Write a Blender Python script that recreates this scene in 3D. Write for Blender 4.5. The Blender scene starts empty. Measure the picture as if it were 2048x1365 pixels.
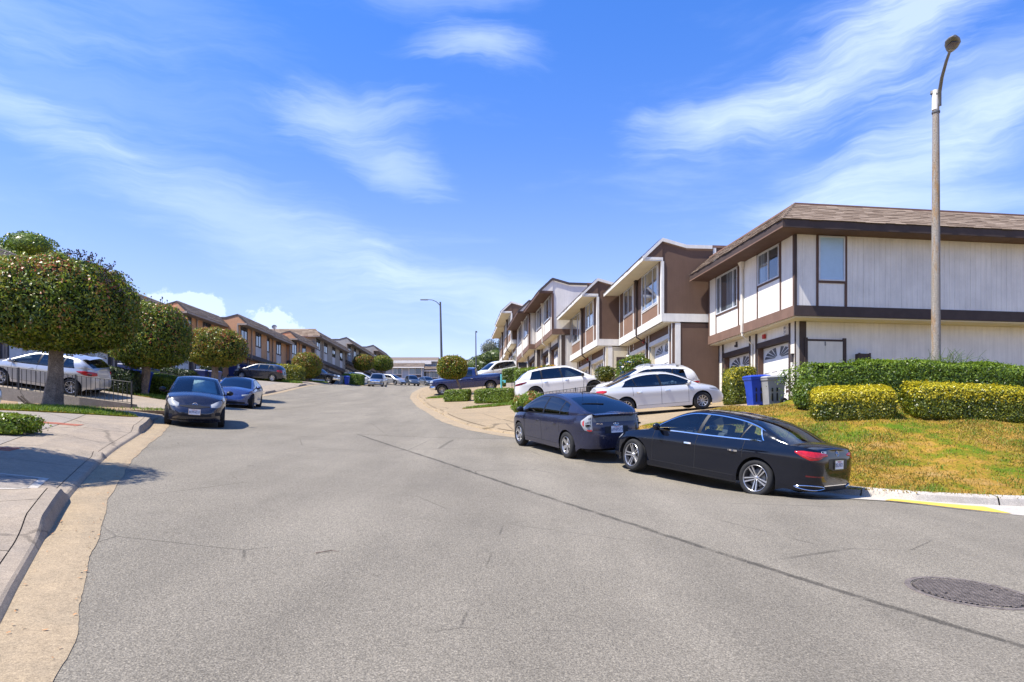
import bpy, bmesh, math, random
import numpy as np
from mathutils import Vector, Matrix
from mathutils.geometry import delaunay_2d_cdt

S = bpy.context.scene
COL = S.collection
R = math.radians
random.seed(7)
RNG = np.random.default_rng(11)

# ------------------------------------------------------------------ camera, sky, sun, exposure
EYE = 1.4
cd = bpy.data.cameras.new('camera')
cam = bpy.data.objects.new('camera', cd)
COL.objects.link(cam)
cam.location = (0, 0, EYE)
cam.rotation_euler = (R(90), 0, 0)
cd.sensor_width = 36.0
cd.lens = 36.0 * 1400 / 2048
cd.shift_y = (890 - 682.5) / 2048
cd.clip_start = 0.1
cd.clip_end = 3000
S.camera = cam

S.view_settings.view_transform = 'Standard'
S.view_settings.look = 'None'
S.view_settings.exposure = 1.27
S.view_settings.gamma = 1.0
S.view_settings.use_curve_mapping = False

SUN_DIR = Vector((0.585, 0.25, -1.0)).normalized()     # the way the light travels
TO_SUN = -SUN_DIR
sl = bpy.data.lights.new('sun', 'SUN')
sl.energy = 3.7
sl.angle = R(0.53)
sl.color = (1.0, 0.945, 0.86)
so = bpy.data.objects.new('sun', sl)
COL.objects.link(so)
so.rotation_euler = SUN_DIR.to_track_quat('-Z', 'Y').to_euler()
so.location = (-20, -5, 40)

world = bpy.data.worlds.new('World')
S.world = world
world.use_nodes = True
wt = world.node_tree
wt.nodes.clear()


class NT:
    """small node-tree helper"""
    def __init__(s, tree): s.t = tree
    def n(s, typ, **kw):
        nd = s.t.nodes.new(typ)
        for k, v in kw.items():
            setattr(nd, k, v)
        return nd
    def put(s, sock, v):
        if hasattr(v, 'links') or hasattr(v, 'is_linked'):
            s.t.links.new(v, sock)
        else:
            if isinstance(v, (tuple, list)) and len(v) == 3 and sock.type == 'RGBA':
                v = (*v, 1)
            sock.default_value = v
    def m(s, op, a, b=0.0, c=None):
        nd = s.n('ShaderNodeMath', operation=op)
        s.put(nd.inputs[0], a); s.put(nd.inputs[1], b)
        if c is not None: s.put(nd.inputs[2], c)
        return nd.outputs[0]
    def vm(s, op, a, b=(0, 0, 0)):
        nd = s.n('ShaderNodeVectorMath', operation=op)
        s.put(nd.inputs[0], a); s.put(nd.inputs[1], b)
        return nd.outputs['Value'] if op in ('LENGTH', 'DOT_PRODUCT', 'DISTANCE') else nd.outputs['Vector']
    def mix(s, f, a, b, mode='MIX'):
        nd = s.n('ShaderNodeMix', data_type='RGBA', blend_type=mode)
        s.put(nd.inputs[0], f); s.put(nd.inputs[6], a); s.put(nd.inputs[7], b)
        return nd.outputs[2]
    def ramp(s, f, stops, interp='LINEAR'):
        nd = s.n('ShaderNodeValToRGB')
        nd.color_ramp.interpolation = interp
        e = nd.color_ramp.elements
        while len(e) < len(stops): e.new(0.5)
        for i, (p, c) in enumerate(stops):
            e[i].position = p
            e[i].color = (*c, 1) if isinstance(c, (tuple, list)) else (c, c, c, 1)
        s.put(nd.inputs[0], f)
        return nd.outputs[0]
    def noise(s, vec, scale, detail=4, rough=.55, dist=0.0, dim='3D'):
        nd = s.n('ShaderNodeTexNoise', noise_dimensions=dim)
        if vec is not None: s.put(nd.inputs['Vector'], vec)
        s.put(nd.inputs['Scale'], scale); s.put(nd.inputs['Detail'], detail)
        s.put(nd.inputs['Roughness'], rough); s.put(nd.inputs['Distortion'], dist)
        return nd.outputs['Fac']
    def smooth(s, x, a, b, lo=0.0, hi=1.0):
        nd = s.n('ShaderNodeMapRange', interpolation_type='SMOOTHSTEP')
        s.put(nd.inputs[0], x); s.put(nd.inputs[1], a); s.put(nd.inputs[2], b)
        s.put(nd.inputs[3], lo); s.put(nd.inputs[4], hi)
        return nd.outputs[0]
    def mapv(s, vec, loc=(0, 0, 0), rot=(0, 0, 0), scale=(1, 1, 1), typ='POINT'):
        nd = s.n('ShaderNodeMapping', vector_type=typ)
        s.put(nd.inputs[0], vec)
        nd.inputs['Location'].default_value = loc
        nd.inputs['Rotation'].default_value = rot
        nd.inputs['Scale'].default_value = scale
        return nd.outputs[0]


w = NT(wt)
sky = w.n('ShaderNodeTexSky', sky_type='NISHITA', sun_disc=False)
sky.sun_elevation = math.asin(TO_SUN.z)
sky.sun_rotation = math.atan2(TO_SUN.x, TO_SUN.y)
sky.air_density = 1.25
sky.dust_density = 0.35
sky.ozone_density = 2.6
dirv = w.n('ShaderNodeTexCoord').outputs['Generated']
sx = w.n('ShaderNodeSeparateXYZ'); w.put(sx.inputs[0], dirv)
az = w.m('ARCTAN2', sx.outputs[0], sx.outputs[1])
el = w.m('ARCSINE', sx.outputs[2])
cb = w.n('ShaderNodeCombineXYZ')
w.put(cb.inputs[0], az); w.put(cb.inputs[1], el)
AE = cb.outputs[0]
wob = w.n('ShaderNodeTexNoise'); w.put(wob.inputs['Vector'], AE)
wob.inputs['Scale'].default_value = 5.0; wob.inputs['Detail'].default_value = 4
off = w.vm('MULTIPLY', w.vm('SUBTRACT', wob.outputs['Color'], (.5, .5, .5)), (.13, .10, 0))
AEW = w.vm('ADD', AE, off)


FIB = None


def cloud(azd, eld, rot, la, lb, amp, soft=0.0):
    """one soft streak of cirrus: centre (deg), tilt, half lengths (deg), density"""
    v = w.mapv(AEW, (R(azd), R(eld), 0), (0, 0, R(rot)), (R(la), R(lb), 1), 'TEXTURE')
    d = w.vm('LENGTH', v)
    f = FIB[0] if rot < -8 else (FIB[2] if rot > 8 else FIB[1])
    d = w.m('ADD', d, w.m('MULTIPLY', w.m('SUBTRACT', .52, f), 1.5))
    return w.smooth(d, 1.12, soft, 0.0, amp)


def fibre(rot, sc, seed):
    a = w.noise(w.mapv(AEW, (seed, seed * .7, 0), (0, 0, R(rot)), (1.0, 8.5, 1)), sc, 9, .62, .35)
    b_ = w.noise(w.mapv(AEW, (seed * 2, 1.3, 0), (0, 0, R(rot + 9)), (2.2, 16.0, 1)), sc * 1.7, 7, .65, .2)
    return w.m('ADD', w.m('MULTIPLY', a, .68), w.m('MULTIPLY', b_, .32))


FIB = [fibre(19, 4.6, 1.0), fibre(2, 4.2, 4.0), fibre(-13, 4.4, 7.0)]


STREAKS = [(-38, 22.5, -19, 15, 2.3, .40), (-20, 16.0, -20, 19, 4.4, .46), (-2, 11.5, -14, 17, 3.0, .50), (12, 10.0, -4, 16, 3.4, .34),
           (-2.6, 29.5, -3, 6.5, 2.1, .78), (-13.5, 25.0, 4, 7.5, 2.6, .74), (-10, 21.6, -12, 6.0, 2.4, .62),
           (16.5, 24.3, 6, 9.0, 2.5, .82), (26, 26.0, 14, 12, 3.6, .62), (32, 29.5, 22, 13, 5.0, .78), (38, 33, 18, 12, 5, .8),
           (30, 19.2, 10, 14, 3.0, .70), (34, 22.0, 14, 10, 3.6, .62), (29, 16.5, -4, 12, 2.0, .62), (-38, 27.5, 0, 12, 2.6, .40), (-28, 30, -12, 14, 3.2, .22),
           (-31, 24, 0, 18, 3.5, .22), (-5, 33.5, 6, 12, 2.4, .35), (-24, 8.6, -4, 16, 1.2, .35), (3, 7.4, 0, 20, 1.2, .20)]
tot = None
for a in STREAKS:
    c = cloud(*a)
    tot = c if tot is None else w.m('ADD', tot, c)
# the rest of the sky goes on with the same thin cirrus
flow = w.mapv(AE, rot=(0, 0, R(-14)), scale=(1.0, 4.5, 1))
gen = w.m('MULTIPLY', w.smooth(w.noise(flow, 2.2, 6, .6, .4), .52, .82), .45)
tot = w.m('ADD', tot, w.m('MULTIPLY', gen, .8))
fib = w.noise(w.mapv(AEW, rot=(0, 0, R(12)), scale=(2.0, 9.0, 1)), 3.4, 8, .62, .5)
fib2 = w.noise(w.mapv(AEW, rot=(0, 0, R(-18)), scale=(1.5, 7.0, 1)), 5.0, 8, .6, .3)
tot = w.m('MULTIPLY', tot, w.smooth(w.m('ADD', w.m('MULTIPLY', fib, .6), w.m('MULTIPLY', fib2, .4)), .20, .78, .80, 1.10))
# two small cumulus heads low over the far roofs
puff = w.noise(AE, 46, 6, .6)
for azd, eld, la, lb in [(-24.6, 10.2, 3.0, 1.15), (-26.2, 10.0, 2.2, 1.3), (-18.9, 8.9, 2.2, 1.7), (-17.6, 8.2, 2.0, 1.2), (-14.2, 7.6, 2.2, .9)]:
    v = w.mapv(AE, (R(azd), R(eld), 0), (0, 0, 0), (R(la), R(lb), 1), 'TEXTURE')
    d = w.m('ADD', w.vm('LENGTH', v), w.m('MULTIPLY', w.m('SUBTRACT', puff, .5), 1.5))
    tot = w.m('MAXIMUM', tot, w.smooth(d, .98, .72, 0, 1.15))
tot = w.m('MINIMUM', tot, 1.0)
lowsky = w.smooth(el, 0.0, 0.62)
skyc = w.mix(1.0, sky.outputs[0], w.mix(lowsky, (0.74, .67, .90), (0.29, 0.57, 1.08)), 'MULTIPLY')
# thin high veil that thickens towards the horizon
tot = w.m('MINIMUM', w.m('ADD', tot, w.smooth(el, .42, .05, 0, .26)), 1.0)
final = w.mix(w.m('MULTIPLY', tot, .50), skyc, (5.0, 5.7, 7.0))
bg = w.n('ShaderNodeBackground'); w.put(bg.inputs[0], final)
bg.inputs[1].default_value = 0.1
wo = w.n('ShaderNodeOutputWorld')
wt.links.new(bg.outputs[0], wo.inputs[0])

# ------------------------------------------------------------------ materials
MATS = {}


def new_mat(name):
    m = bpy.data.materials.new(name)
    m.use_nodes = True
    t = m.node_tree
    t.nodes.clear()
    k = NT(t)
    bs = k.n('ShaderNodeBsdfPrincipled')
    out = k.n('ShaderNodeOutputMaterial')
    t.links.new(bs.outputs[0], out.inputs[0])
    MATS[name] = m
    return m, k, bs, out


def bump(k, bs, h, strength=.3, dist=.01):
    b = k.n('ShaderNodeBump')
    b.inputs['Strength'].default_value = strength
    b.inputs['Distance'].default_value = dist
    k.put(b.inputs['Height'], h)
    k.put(bs.inputs['Normal'], b.outputs[0])


def simple(name, col, rough=.6, var=.12, scale=3.0, spec=.3, metal=0.0, fine=0.0, fscale=120, bmp=0.0, streak=0.0):
    """painted / plain surface: colour with faint blotches, optional speckle, bump and rain streaks"""
    m, k, bs, out = new_mat(name)
    oc = k.n('ShaderNodeTexCoord').outputs['Object']
    n1 = k.noise(oc, scale, 5, .6)
    f = k.smooth(n1, .3, .7, 1 - var, 1 + var)
    if fine:
        n2 = k.noise(oc, fscale, 2, .6)
        f = k.m('MULTIPLY', f, k.smooth(n2, .3, .7, 1 - fine, 1 + fine))
    if streak:
        n3 = k.noise(k.mapv(oc, scale=(6, 6, .35)), 2.0, 5, .65)
        f = k.m('MULTIPLY', f, k.smooth(n3, .35, .72, 1.0, 1 - streak))
    cc = k.n('ShaderNodeCombineXYZ')
    for i in range(3): k.put(cc.inputs[i], f)
    k.put(bs.inputs['Base Color'], k.mix(1.0, col, cc.outputs[0], 'MULTIPLY'))
    bs.inputs['Roughness'].default_value = rough
    bs.inputs['Specular IOR Level'].default_value = spec
    bs.inputs['Metallic'].default_value = metal
    if bmp: bump(k, bs, k.noise(oc, fscale, 3, .6), bmp, .004)
    return m


def paint(name, col, rough=.22, metal=.0, coat=1.0, dust=.0):
    m, k, bs, out = new_mat(name)
    oc = k.n('ShaderNodeTexCoord').outputs['Object']
    c = k.mix(k.smooth(k.noise(oc, 2.5, 6, .65), .35, .75, 0, dust), col, (.30, .28, .25))
    k.put(bs.inputs['Base Color'], c)
    bs.inputs['Metallic'].default_value = metal
    k.put(bs.inputs['Roughness'], k.smooth(k.noise(oc, 7, 6, .7), .3, .8, rough, rough + .12))
    bs.inputs['Coat Weight'].default_value = coat
    bs.inputs['Coat Roughness'].default_value = .035
    return m


def glass(name, tint, mixf, rough=.02):
    """thin tinted glazing: see-through, mirror-like at a slant"""
    m, k, bs, out = new_mat(name)
    tr = k.n('ShaderNodeBsdfTransparent'); tr.inputs[0].default_value = (*tint, 1)
    gl = k.n('ShaderNodeBsdfGlossy'); gl.inputs['Roughness'].default_value = rough
    fr = k.n('ShaderNodeFresnel'); fr.inputs[0].default_value = 1.5
    f = k.m('ADD', k.m('MULTIPLY', fr.outputs[0], 1.25), mixf)
    mx = k.n('ShaderNodeMixShader')
    k.put(mx.inputs[0], f)
    k.t.links.new(tr.outputs[0], mx.inputs[1]); k.t.links.new(gl.outputs[0], mx.inputs[2])
    k.t.links.new(mx.outputs[0], out.inputs[0])
    k.t.nodes.remove(bs)
    return m


def window_mat(name, dark, light, fscale=16.0, thresh=.5):
    """house pane: curtain folds seen behind glass, with a clear reflection on top"""
    m, k, bs, out = new_mat(name)
    oc = k.n('ShaderNodeTexCoord').outputs['Object']
    fold = k.noise(k.mapv(oc, scale=(fscale, 1.0, .15)), 1.6, 3, .5)
    side = k.noise(k.mapv(oc, scale=(1.1, 1.1, .02)), 1.3, 1, .4)
    c = k.mix(k.smooth(fold, .3, .7), dark, light)
    c = k.mix(k.smooth(side, thresh - .06, thresh + .06), dark, c)
    k.put(bs.inputs['Base Color'], c)
    bs.inputs['Roughness'].default_value = .03
    bs.inputs['Specular IOR Level'].default_value = .9
    bs.inputs['Coat Weight'].default_value = 1.0
    bs.inputs['Coat Roughness'].default_value = .01
    return m


def leaf_mat(name, stops, rough=.38, trans=.25):
    m, k, bs, out = new_mat(name)
    g = k.n('ShaderNodeNewGeometry')
    rnd = g.outputs['Random Per Island']
    oc = k.n('ShaderNodeTexCoord').outputs['Object']
    f = k.m('ADD', k.m('MULTIPLY', rnd, .72), k.m('MULTIPLY', k.smooth(k.noise(oc, 1.7, 4, .6), .3, .7), .28))
    c = k.ramp(f, stops)
    k.put(bs.inputs['Base Color'], c)
    bs.inputs['Roughness'].default_value = rough
    bs.inputs['Specular IOR Level'].default_value = .5
    tl = k.n('ShaderNodeBsdfTranslucent'); k.put(tl.inputs[0], c)
    mx = k.n('ShaderNodeMixShader'); mx.inputs[0].default_value = trans
    k.t.links.new(bs.outputs[0], mx.inputs[1]); k.t.links.new(tl.outputs[0], mx.inputs[2])
    k.t.links.new(mx.outputs[0], out.inputs[0])
    return m


def M(n): return MATS[n]


def asphalt_mat():
    m, k, bs, out = new_mat('asphalt')
    oc = k.n('ShaderNodeTexCoord').outputs['Object']
    agg = k.noise(oc, 95, 3, .75)
    agg2 = k.noise(oc, 38, 3, .7)
    vor = k.n('ShaderNodeTexVoronoi'); k.put(vor.inputs['Vector'], oc); vor.inputs['Scale'].default_value = 70
    big = k.noise(k.mapv(oc, rot=(0, 0, R(27)), scale=(1.0, .16, 1)), .9, 5, .6)
    blot = k.noise(oc, .55, 6, .62)
    stain = k.noise(k.mapv(oc, loc=(3, 8, 0)), 1.25, 7, .7)
    sep = k.n('ShaderNodeSeparateXYZ'); k.put(sep.inputs[0], oc)
    # the patch joint: a straight saw cut across the road (signed distance from it)
    wv = k.m('MULTIPLY', k.m('SUBTRACT', k.noise(oc, 2.3, 4, .6), .5), .10)
    dline = k.m('ADD', k.m('ADD', k.m('MULTIPLY', k.m('SUBTRACT', sep.outputs[0], 1.37), .8915), k.m('MULTIPLY', k.m('SUBTRACT', sep.outputs[1], 9.48), .453)), wv)
    inpatch = k.smooth(dline, -.05, .05)
    beyond = k.smooth(k.m('SUBTRACT', k.m('ADD', sep.outputs[1], k.m('MULTIPLY', sep.outputs[0], .2)), 20.5), .4, -.4)
    inpatch = k.m('MULTIPLY', inpatch, beyond)
    chip = k.noise(oc, 55, 2, .8)
    f = k.smooth(agg, .22, .78, .72, 1.28)
    f = k.m('MULTIPLY', f, k.smooth(chip, .30, .70, .72, 1.32))
    f = k.m('MULTIPLY', f, k.smooth(agg2, .3, .7, .82, 1.18))
    f = k.m('MULTIPLY', f, k.smooth(vor.outputs['Distance'], .1, .7, 1.18, .84))
    f = k.m('MULTIPLY', f, k.smooth(big, .3, .7, .91, 1.07))
    lane = k.noise(k.mapv(oc, rot=(0, 0, R(24)), scale=(1.3, .05, 1)), .75, 3, .5)
    f = k.m('MULTIPLY', f, k.smooth(lane, .35, .65, .95, 1.04))
    oil = k.noise(k.mapv(oc, loc=(1.7, 4, 0), scale=(1, .6, 1)), 2.6, 5, .7)
    f = k.m('MULTIPLY', f, k.smooth(oil, .66, .74, 1.0, .74))
    f = k.m('MULTIPLY', f, k.smooth(blot, .3, .72, 1.05, .91))
    vc = k.n('ShaderNodeTexVoronoi', feature='DISTANCE_TO_EDGE'); k.put(vc.inputs['Vector'], k.vm('ADD', oc, k.vm('MULTIPLY', k.n('ShaderNodeTexNoise').outputs['Color'], (.5, .5, 0)))); vc.inputs['Scale'].default_value = .33
    crk = k.m('MULTIPLY', k.smooth(vc.outputs['Distance'], .006, .0015), k.smooth(k.noise(oc, .35, 3, .6), .50, .60))
    f = k.m('MULTIPLY', f, k.smooth(crk, 0, 1, 1.0, .62))
    f = k.m('MULTIPLY', f, k.smooth(stain, .62, .78, 1.0, .80))
    f = k.m('MULTIPLY', f, k.smooth(inpatch, 0, 1, 1.0, 1.07))
    line = k.m('MULTIPLY', k.smooth(k.m('ABSOLUTE', dline), .085, .012), beyond)
    line = k.m('MULTIPLY', line, k.smooth(k.noise(oc, 3.0, 6, .75), .30, .58, .35, 1.0))
    f = k.m('MULTIPLY', f, k.smooth(line, 0, 1, 1.0, .42))
    l2 = k.m('ABSOLUTE', k.m('ADD', k.m('SUBTRACT', k.m('ADD', sep.outputs[1], k.m('MULTIPLY', sep.outputs[0], .2)), 20.52), wv))
    l2 = k.m('MULTIPLY', k.smooth(l2, .07, .01), k.smooth(dline, -.1, .1))
    f = k.m('MULTIPLY', f, k.smooth(l2, 0, 1, 1.0, .66))
    cc = k.n('ShaderNodeCombineXYZ')
    for i in range(3): k.put(cc.inputs[i], f)
    k.put(bs.inputs['Base Color'], k.mix(1.0, (.210, .184, .140), cc.outputs[0], 'MULTIPLY'))
    bs.inputs['Roughness'].default_value = .88
    bs.inputs['Specular IOR Level'].default_value = .25
    bump(k, bs, k.m('ADD', agg, k.m('MULTIPLY', vor.outputs['Distance'], .6)), .75, .012)


def concrete_mat(name, col, warm, crack=.0, sc=1.0):
    m, k, bs, out = new_mat(name)
    oc = k.n('ShaderNodeTexCoord').outputs['Object']
    a = k.noise(oc, .9 * sc, 6, .65)
    b = k.noise(oc, 130, 3, .7)
    c = k.noise(oc, 6 * sc, 6, .7)
    d = k.noise(k.mapv(oc, loc=(5, 2, 1)), 2.2 * sc, 8, .75)
    base = k.mix(k.smooth(a, .3, .7), col, warm)
    f = k.smooth(b, .28, .72, .66, 1.32)
    b2 = k.noise(oc, 48, 3, .75)
    f = k.m('MULTIPLY', f, k.smooth(b2, .3, .7, .80, 1.18))
    f = k.m('MULTIPLY', f, k.smooth(c, .3, .75, 1.07, .86))
    f = k.m('MULTIPLY', f, k.smooth(d, .60, .74, 1.0, .80))
    if crack:
        v = k.n('ShaderNodeTexVoronoi', feature='DISTANCE_TO_EDGE')
        k.put(v.inputs['Vector'], k.vm('ADD', oc, k.vm('MULTIPLY', k.vm('SUBTRACT', k.n('ShaderNodeTexNoise').outputs['Color'], (.5, .5, .5)), (.3, .3, 0))))
        v.inputs['Scale'].default_value = .28
        f = k.m('MULTIPLY', f, k.smooth(v.outputs['Distance'], .002, .010, 1 - crack, 1.0))
    cc = k.n('ShaderNodeCombineXYZ')
    for i in range(3): k.put(cc.inputs[i], f)
    k.put(bs.inputs['Base Color'], k.mix(1.0, base, cc.outputs[0], 'MULTIPLY'))
    bs.inputs['Roughness'].default_value = .9
    bs.inputs['Specular IOR Level'].default_value = .2
    bump(k, bs, b, .5, .006)


def soil_mat():
    m, k, bs, out = new_mat('dry_lawn')
    oc = k.n('ShaderNodeTexCoord').outputs['Object']
    a = k.noise(k.mapv(oc, scale=(1, 1.3, 1)), .75, 6, .65)
    b = k.noise(oc, 22, 5, .75)
    c = k.noise(k.mapv(oc, loc=(9, 3, 0)), 3.2, 6, .7)
    g = k.m('ADD', a, k.m('MULTIPLY', k.m('SUBTRACT', c, .5), .55))
    col = k.ramp(g, [(.37, (.085, .140, .008)), (.48, (.20, .165, .014)), (.57, (.32, .185, .030)), (.68, (.35, .21, .060)), (.8, (.39, .265, .115))])
    f = k.smooth(b, .25, .75, .55, 1.38)
    cc = k.n('ShaderNodeCombineXYZ')
    for i in range(3): k.put(cc.inputs[i], f)
    k.put(bs.inputs['Base Color'], k.mix(1.0, col, cc.outputs[0], 'MULTIPLY'))
    bs.inputs['Roughness'].default_value = .95
    bs.inputs['Specular IOR Level'].default_value = .1
    bump(k, bs, b, .9, .03)


def siding_mat(name, col, pitch, axis=0, dark=.6):
    """painted grooved plywood: fine vertical grooves too far away to build"""
    m, k, bs, out = new_mat(name)
    oc = k.n('ShaderNodeTexCoord').outputs['Object']
    sp = k.n('ShaderNodeSeparateXYZ'); k.put(sp.inputs[0], oc)
    fr = k.m('FRACT', k.m('DIVIDE', sp.outputs[axis], pitch))
    gr = k.smooth(k.m('ABSOLUTE', k.m('SUBTRACT', fr, .5)), .44, .485)
    n1 = k.noise(oc, 1.4, 5, .6)
    f = k.m('MULTIPLY', k.smooth(n1, .3, .7, .93, 1.06), k.smooth(gr, 0, 1, 1, dark))
    cc = k.n('ShaderNodeCombineXYZ')
    for i in range(3): k.put(cc.inputs[i], f)
    k.put(bs.inputs['Base Color'], k.mix(1.0, col, cc.outputs[0], 'MULTIPLY'))
    bs.inputs['Roughness'].default_value = .75
    bump(k, bs, k.m('MULTIPLY', gr, -1.0), .5, .02)


def shingle_mat(name, a, b, c):
    m, k, bs, out = new_mat(name)
    g = k.n('ShaderNodeNewGeometry')
    oi = k.n('ShaderNodeObjectInfo')
    oc = k.n('ShaderNodeTexCoord').outputs['Object']
    r = k.m('FRACT', k.m('ADD', g.outputs['Random Per Island'], k.m('MULTIPLY', oi.outputs['Random'], 7.3)))
    col = k.ramp(r, [(0, a), (.5, b), (1, c)])
    f = k.smooth(k.noise(oc, 60, 4, .7), .25, .75, .72, 1.25)
    cc = k.n('ShaderNodeCombineXYZ')
    for i in range(3): k.put(cc.inputs[i], f)
    k.put(bs.inputs['Base Color'], k.mix(1.0, col, cc.outputs[0], 'MULTIPLY'))
    bs.inputs['Roughness'].default_value = .95
    bs.inputs['Specular IOR Level'].default_value = .1


asphalt_mat()
concrete_mat('concrete', (.27, .225, .172), (.325, .262, .19), crack=.35)
concrete_mat('concrete_tan', (.27, .208, .128), (.32, .24, .145), crack=.45)
concrete_mat('concrete_grey', (.25, .22, .185), (.29, .25, .205), crack=.45)
concrete_mat('concrete_white', (.42, .39, .34), (.48, .43, .36))
concrete_mat('gutter_concrete', (.285, .222, .142), (.335, .255, .158), sc=1.6)
soil_mat()
simple('dirt', (.26, .18, .11), .95, .25, 2, fine=.3, fscale=40, bmp=.6)
simple('yellow_paint', (.72, .47, .07), .7, .12, 4, fine=.16, fscale=60)
simple('brick_red', (.33, .115, .07), .9, .2, 5, fine=.25, fscale=60, bmp=.4)
simple('joint_dark', (.13, .10, .075), .95, .2, 8)
simple('cast_iron', (.135, .112, .095), .75, .3, 14, fine=.3, fscale=80, bmp=.4)
simple('iron_pit', (.03, .026, .022), .9)
# house paints
simple('cream_wall', (.735, .70, .635), .8, .07, 1.0, fine=.05, fscale=70, bmp=.12, streak=.11)
simple('cream_trim', (.70, .655, .565), .7, .05, 2, streak=.07)
simple('white_trim', (.70, .675, .62), .6, .06, 2, streak=.08)
simple('brown_trim', (.115, .066, .048), .7, .12, 2.5, streak=.12)
simple('brown_belt', (.175, .105, .075), .7, .10, 2.5, streak=.10)
simple('dark_trim', (.060, .042, .036), .7, .12, 2.5)
simple('brown_stucco', (.135, .083, .058), .9, .10, .8, fine=.10, fscale=55, bmp=.4, streak=.06)
simple('brown_panel', (.205, .122, .080), .85, .08, 1.5, fine=.06, fscale=50)
simple('soffit_cream', (.66, .585, .42), .85, .06, 1.0)
simple('orange_stucco', (.53, .285, .16), .9, .08, .9, fine=.08, fscale=55, bmp=.3, streak=.05)
simple('orange_panel', (.54, .30, .155), .85, .06, 1.2)
simple('taupe_trim', (.32, .26, .215), .7, .1, 2)
simple('charcoal_trim', (.072, .062, .064), .7, .1, 2)
siding_mat('grey_siding', (.32, .295, .255), .20)
simple('grey_side', (.28, .265, .25), .8, .06, 1.4)
simple('pale_panel', (.52, .51, .50), .8, .06, 1.5)
siding_mat('cream_siding', (.62, .57, .47), .20, dark=.75)
simple('blue_grey_wall', (.30, .35, .41), .85, .08, 1)
simple('brick_far', (.21, .16, .13), .9, .12, 3)
simple('garage_white', (.72, .705, .67), .55, .04, 1.5, streak=.05)
simple('garage_shadow', (.10, .10, .105), .8)
simple('pane_dark', (.11, .115, .125), .12, .1, 3, spec=.7)
window_mat('window_curtain', (.035, .045, .055), (.20, .25, .29))
window_mat('window_dark', (.02, .026, .035), (.07, .10, .14), 9, .56)
simple('blind', (.40, .56, .70), .25, .04, 2, spec=.6)
simple('window_frame', (.56, .575, .60), .4, .06, 3)
simple('steel_pole', (.19, .19, .185), .55, .12, 2, metal=.4)
simple('far_pole', (.085, .09, .10), .6, .1, 2)
shingle_mat('shingle_tan', (.165, .122, .090), (.215, .163, .122), (.27, .21, .16))
shingle_mat('shingle_grey', (.125, .098, .08), (.16, .128, .104), (.20, .16, .132))
simple('roof_edge', (.20, .115, .085), .85, .15, 3)
simple('roof_flat', (.22, .20, .18), .95, .15, 1)
simple('bin_blue', (.014, .052, .36), .42, .10, 3, spec=.45)
simple('bin_dark_blue', (.014, .028, .12), .45, .1, 3, spec=.4)
simple('bin_grey', (.30, .30, .285), .5, .10, 3, spec=.4)
simple('bin_green', (.10, .155, .11), .5, .10, 3, spec=.4)
simple('black_iron', (.018, .018, .02), .5, .15, 5, spec=.4)
simple('white_letter', (.75, .75, .75), .5, .03, 3)
simple('black_letter', (.03, .03, .045), .5, .05, 3)
simple('blue_letter', (.03, .05, .16), .5, .05, 3)
simple('red_letter', (.45, .03, .03), .5, .05, 3)
simple('alarm_red', (.42, .03, .025), .4, .05, 3)
simple('bark', (.215, .165, .125), .95, .25, 5, fine=.3, fscale=30, bmp=.8)
simple('bark_dark', (.10, .08, .06), .95, .2, 5, fine=.2, fscale=30, bmp=.6)
simple('twig_dark', (.05, .045, .05), .9, .2, 5)
simple('petal_white', (.75, .70, .64), .6, .05, 9)
simple('petal_pink', (.55, .24, .20), .6, .15, 9)
simple('petal_orange', (.72, .36, .02), .6, .15, 9)
simple('seed_brown', (.10, .065, .05), .9, .2, 9)
simple('dead_leaf', (.42, .20, .08), .9, .3, 9)


def pole_mat():
    m, k, bs, out = new_mat('concrete_pole')
    oc = k.n('ShaderNodeTexCoord').outputs['Object']
    sp = k.noise(oc, 42, 3, .8)
    li = k.noise(k.mapv(oc, scale=(3, 3, .5)), 1.6, 6, .7)
    c = k.mix(k.smooth(li, .48, .66), (.24, .215, .185), (.25, .145, .055))
    f = k.smooth(sp, .3, .7, .5, 1.5)
    cc = k.n('ShaderNodeCombineXYZ')
    for i in range(3): k.put(cc.inputs[i], f)
    k.put(bs.inputs['Base Color'], k.mix(1.0, c, cc.outputs[0], 'MULTIPLY'))
    bs.inputs['Roughness'].default_value = .9
    bump(k, bs, sp, .5, .01)


pole_mat()
# foliage
leaf_mat('leaf_photinia', [(0, (.016, .030, .005)), (.25, (.060, .105, .012)), (.55, (.17, .245, .020)), (.78, (.32, .34, .03)), (.90, (.38, .22, .05)), (1, (.52, .19, .12))], trans=.34)
leaf_mat('leaf_photinia_red', [(0, (.04, .065, .006)), (.3, (.115, .16, .013)), (.62, (.24, .27, .018)), (.84, (.37, .26, .025)), (1, (.50, .15, .03))], trans=.34)
leaf_mat('leaf_red_tip', [(0, (.22, .17, .025)), (.5, (.42, .15, .05)), (1, (.52, .12, .085))], trans=.3)
leaf_mat('leaf_hedge', [(0, (.028, .052, .007)), (.35, (.075, .130, .012)), (.7, (.145, .225, .018)), (1, (.27, .34, .05))], trans=.3)
leaf_mat('leaf_hedge_light', [(0, (.06, .105, .008)), (.4, (.14, .23, .014)), (1, (.30, .38, .035))], trans=.3)
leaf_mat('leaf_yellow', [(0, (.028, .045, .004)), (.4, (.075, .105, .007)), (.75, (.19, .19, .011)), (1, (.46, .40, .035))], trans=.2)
leaf_mat('leaf_yellow_lit_tip', [(0, (.40, .37, .015)), (.5, (.60, .50, .02)), (1, (.70, .58, .05))], trans=.3)  # yellow new shoots, with the sunlit hedge top put into their colour
leaf_mat('leaf_gold_hedge', [(0, (.028, .05, .004)), (.5, (.095, .125, .008)), (1, (.27, .28, .022))], trans=.2)
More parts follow.
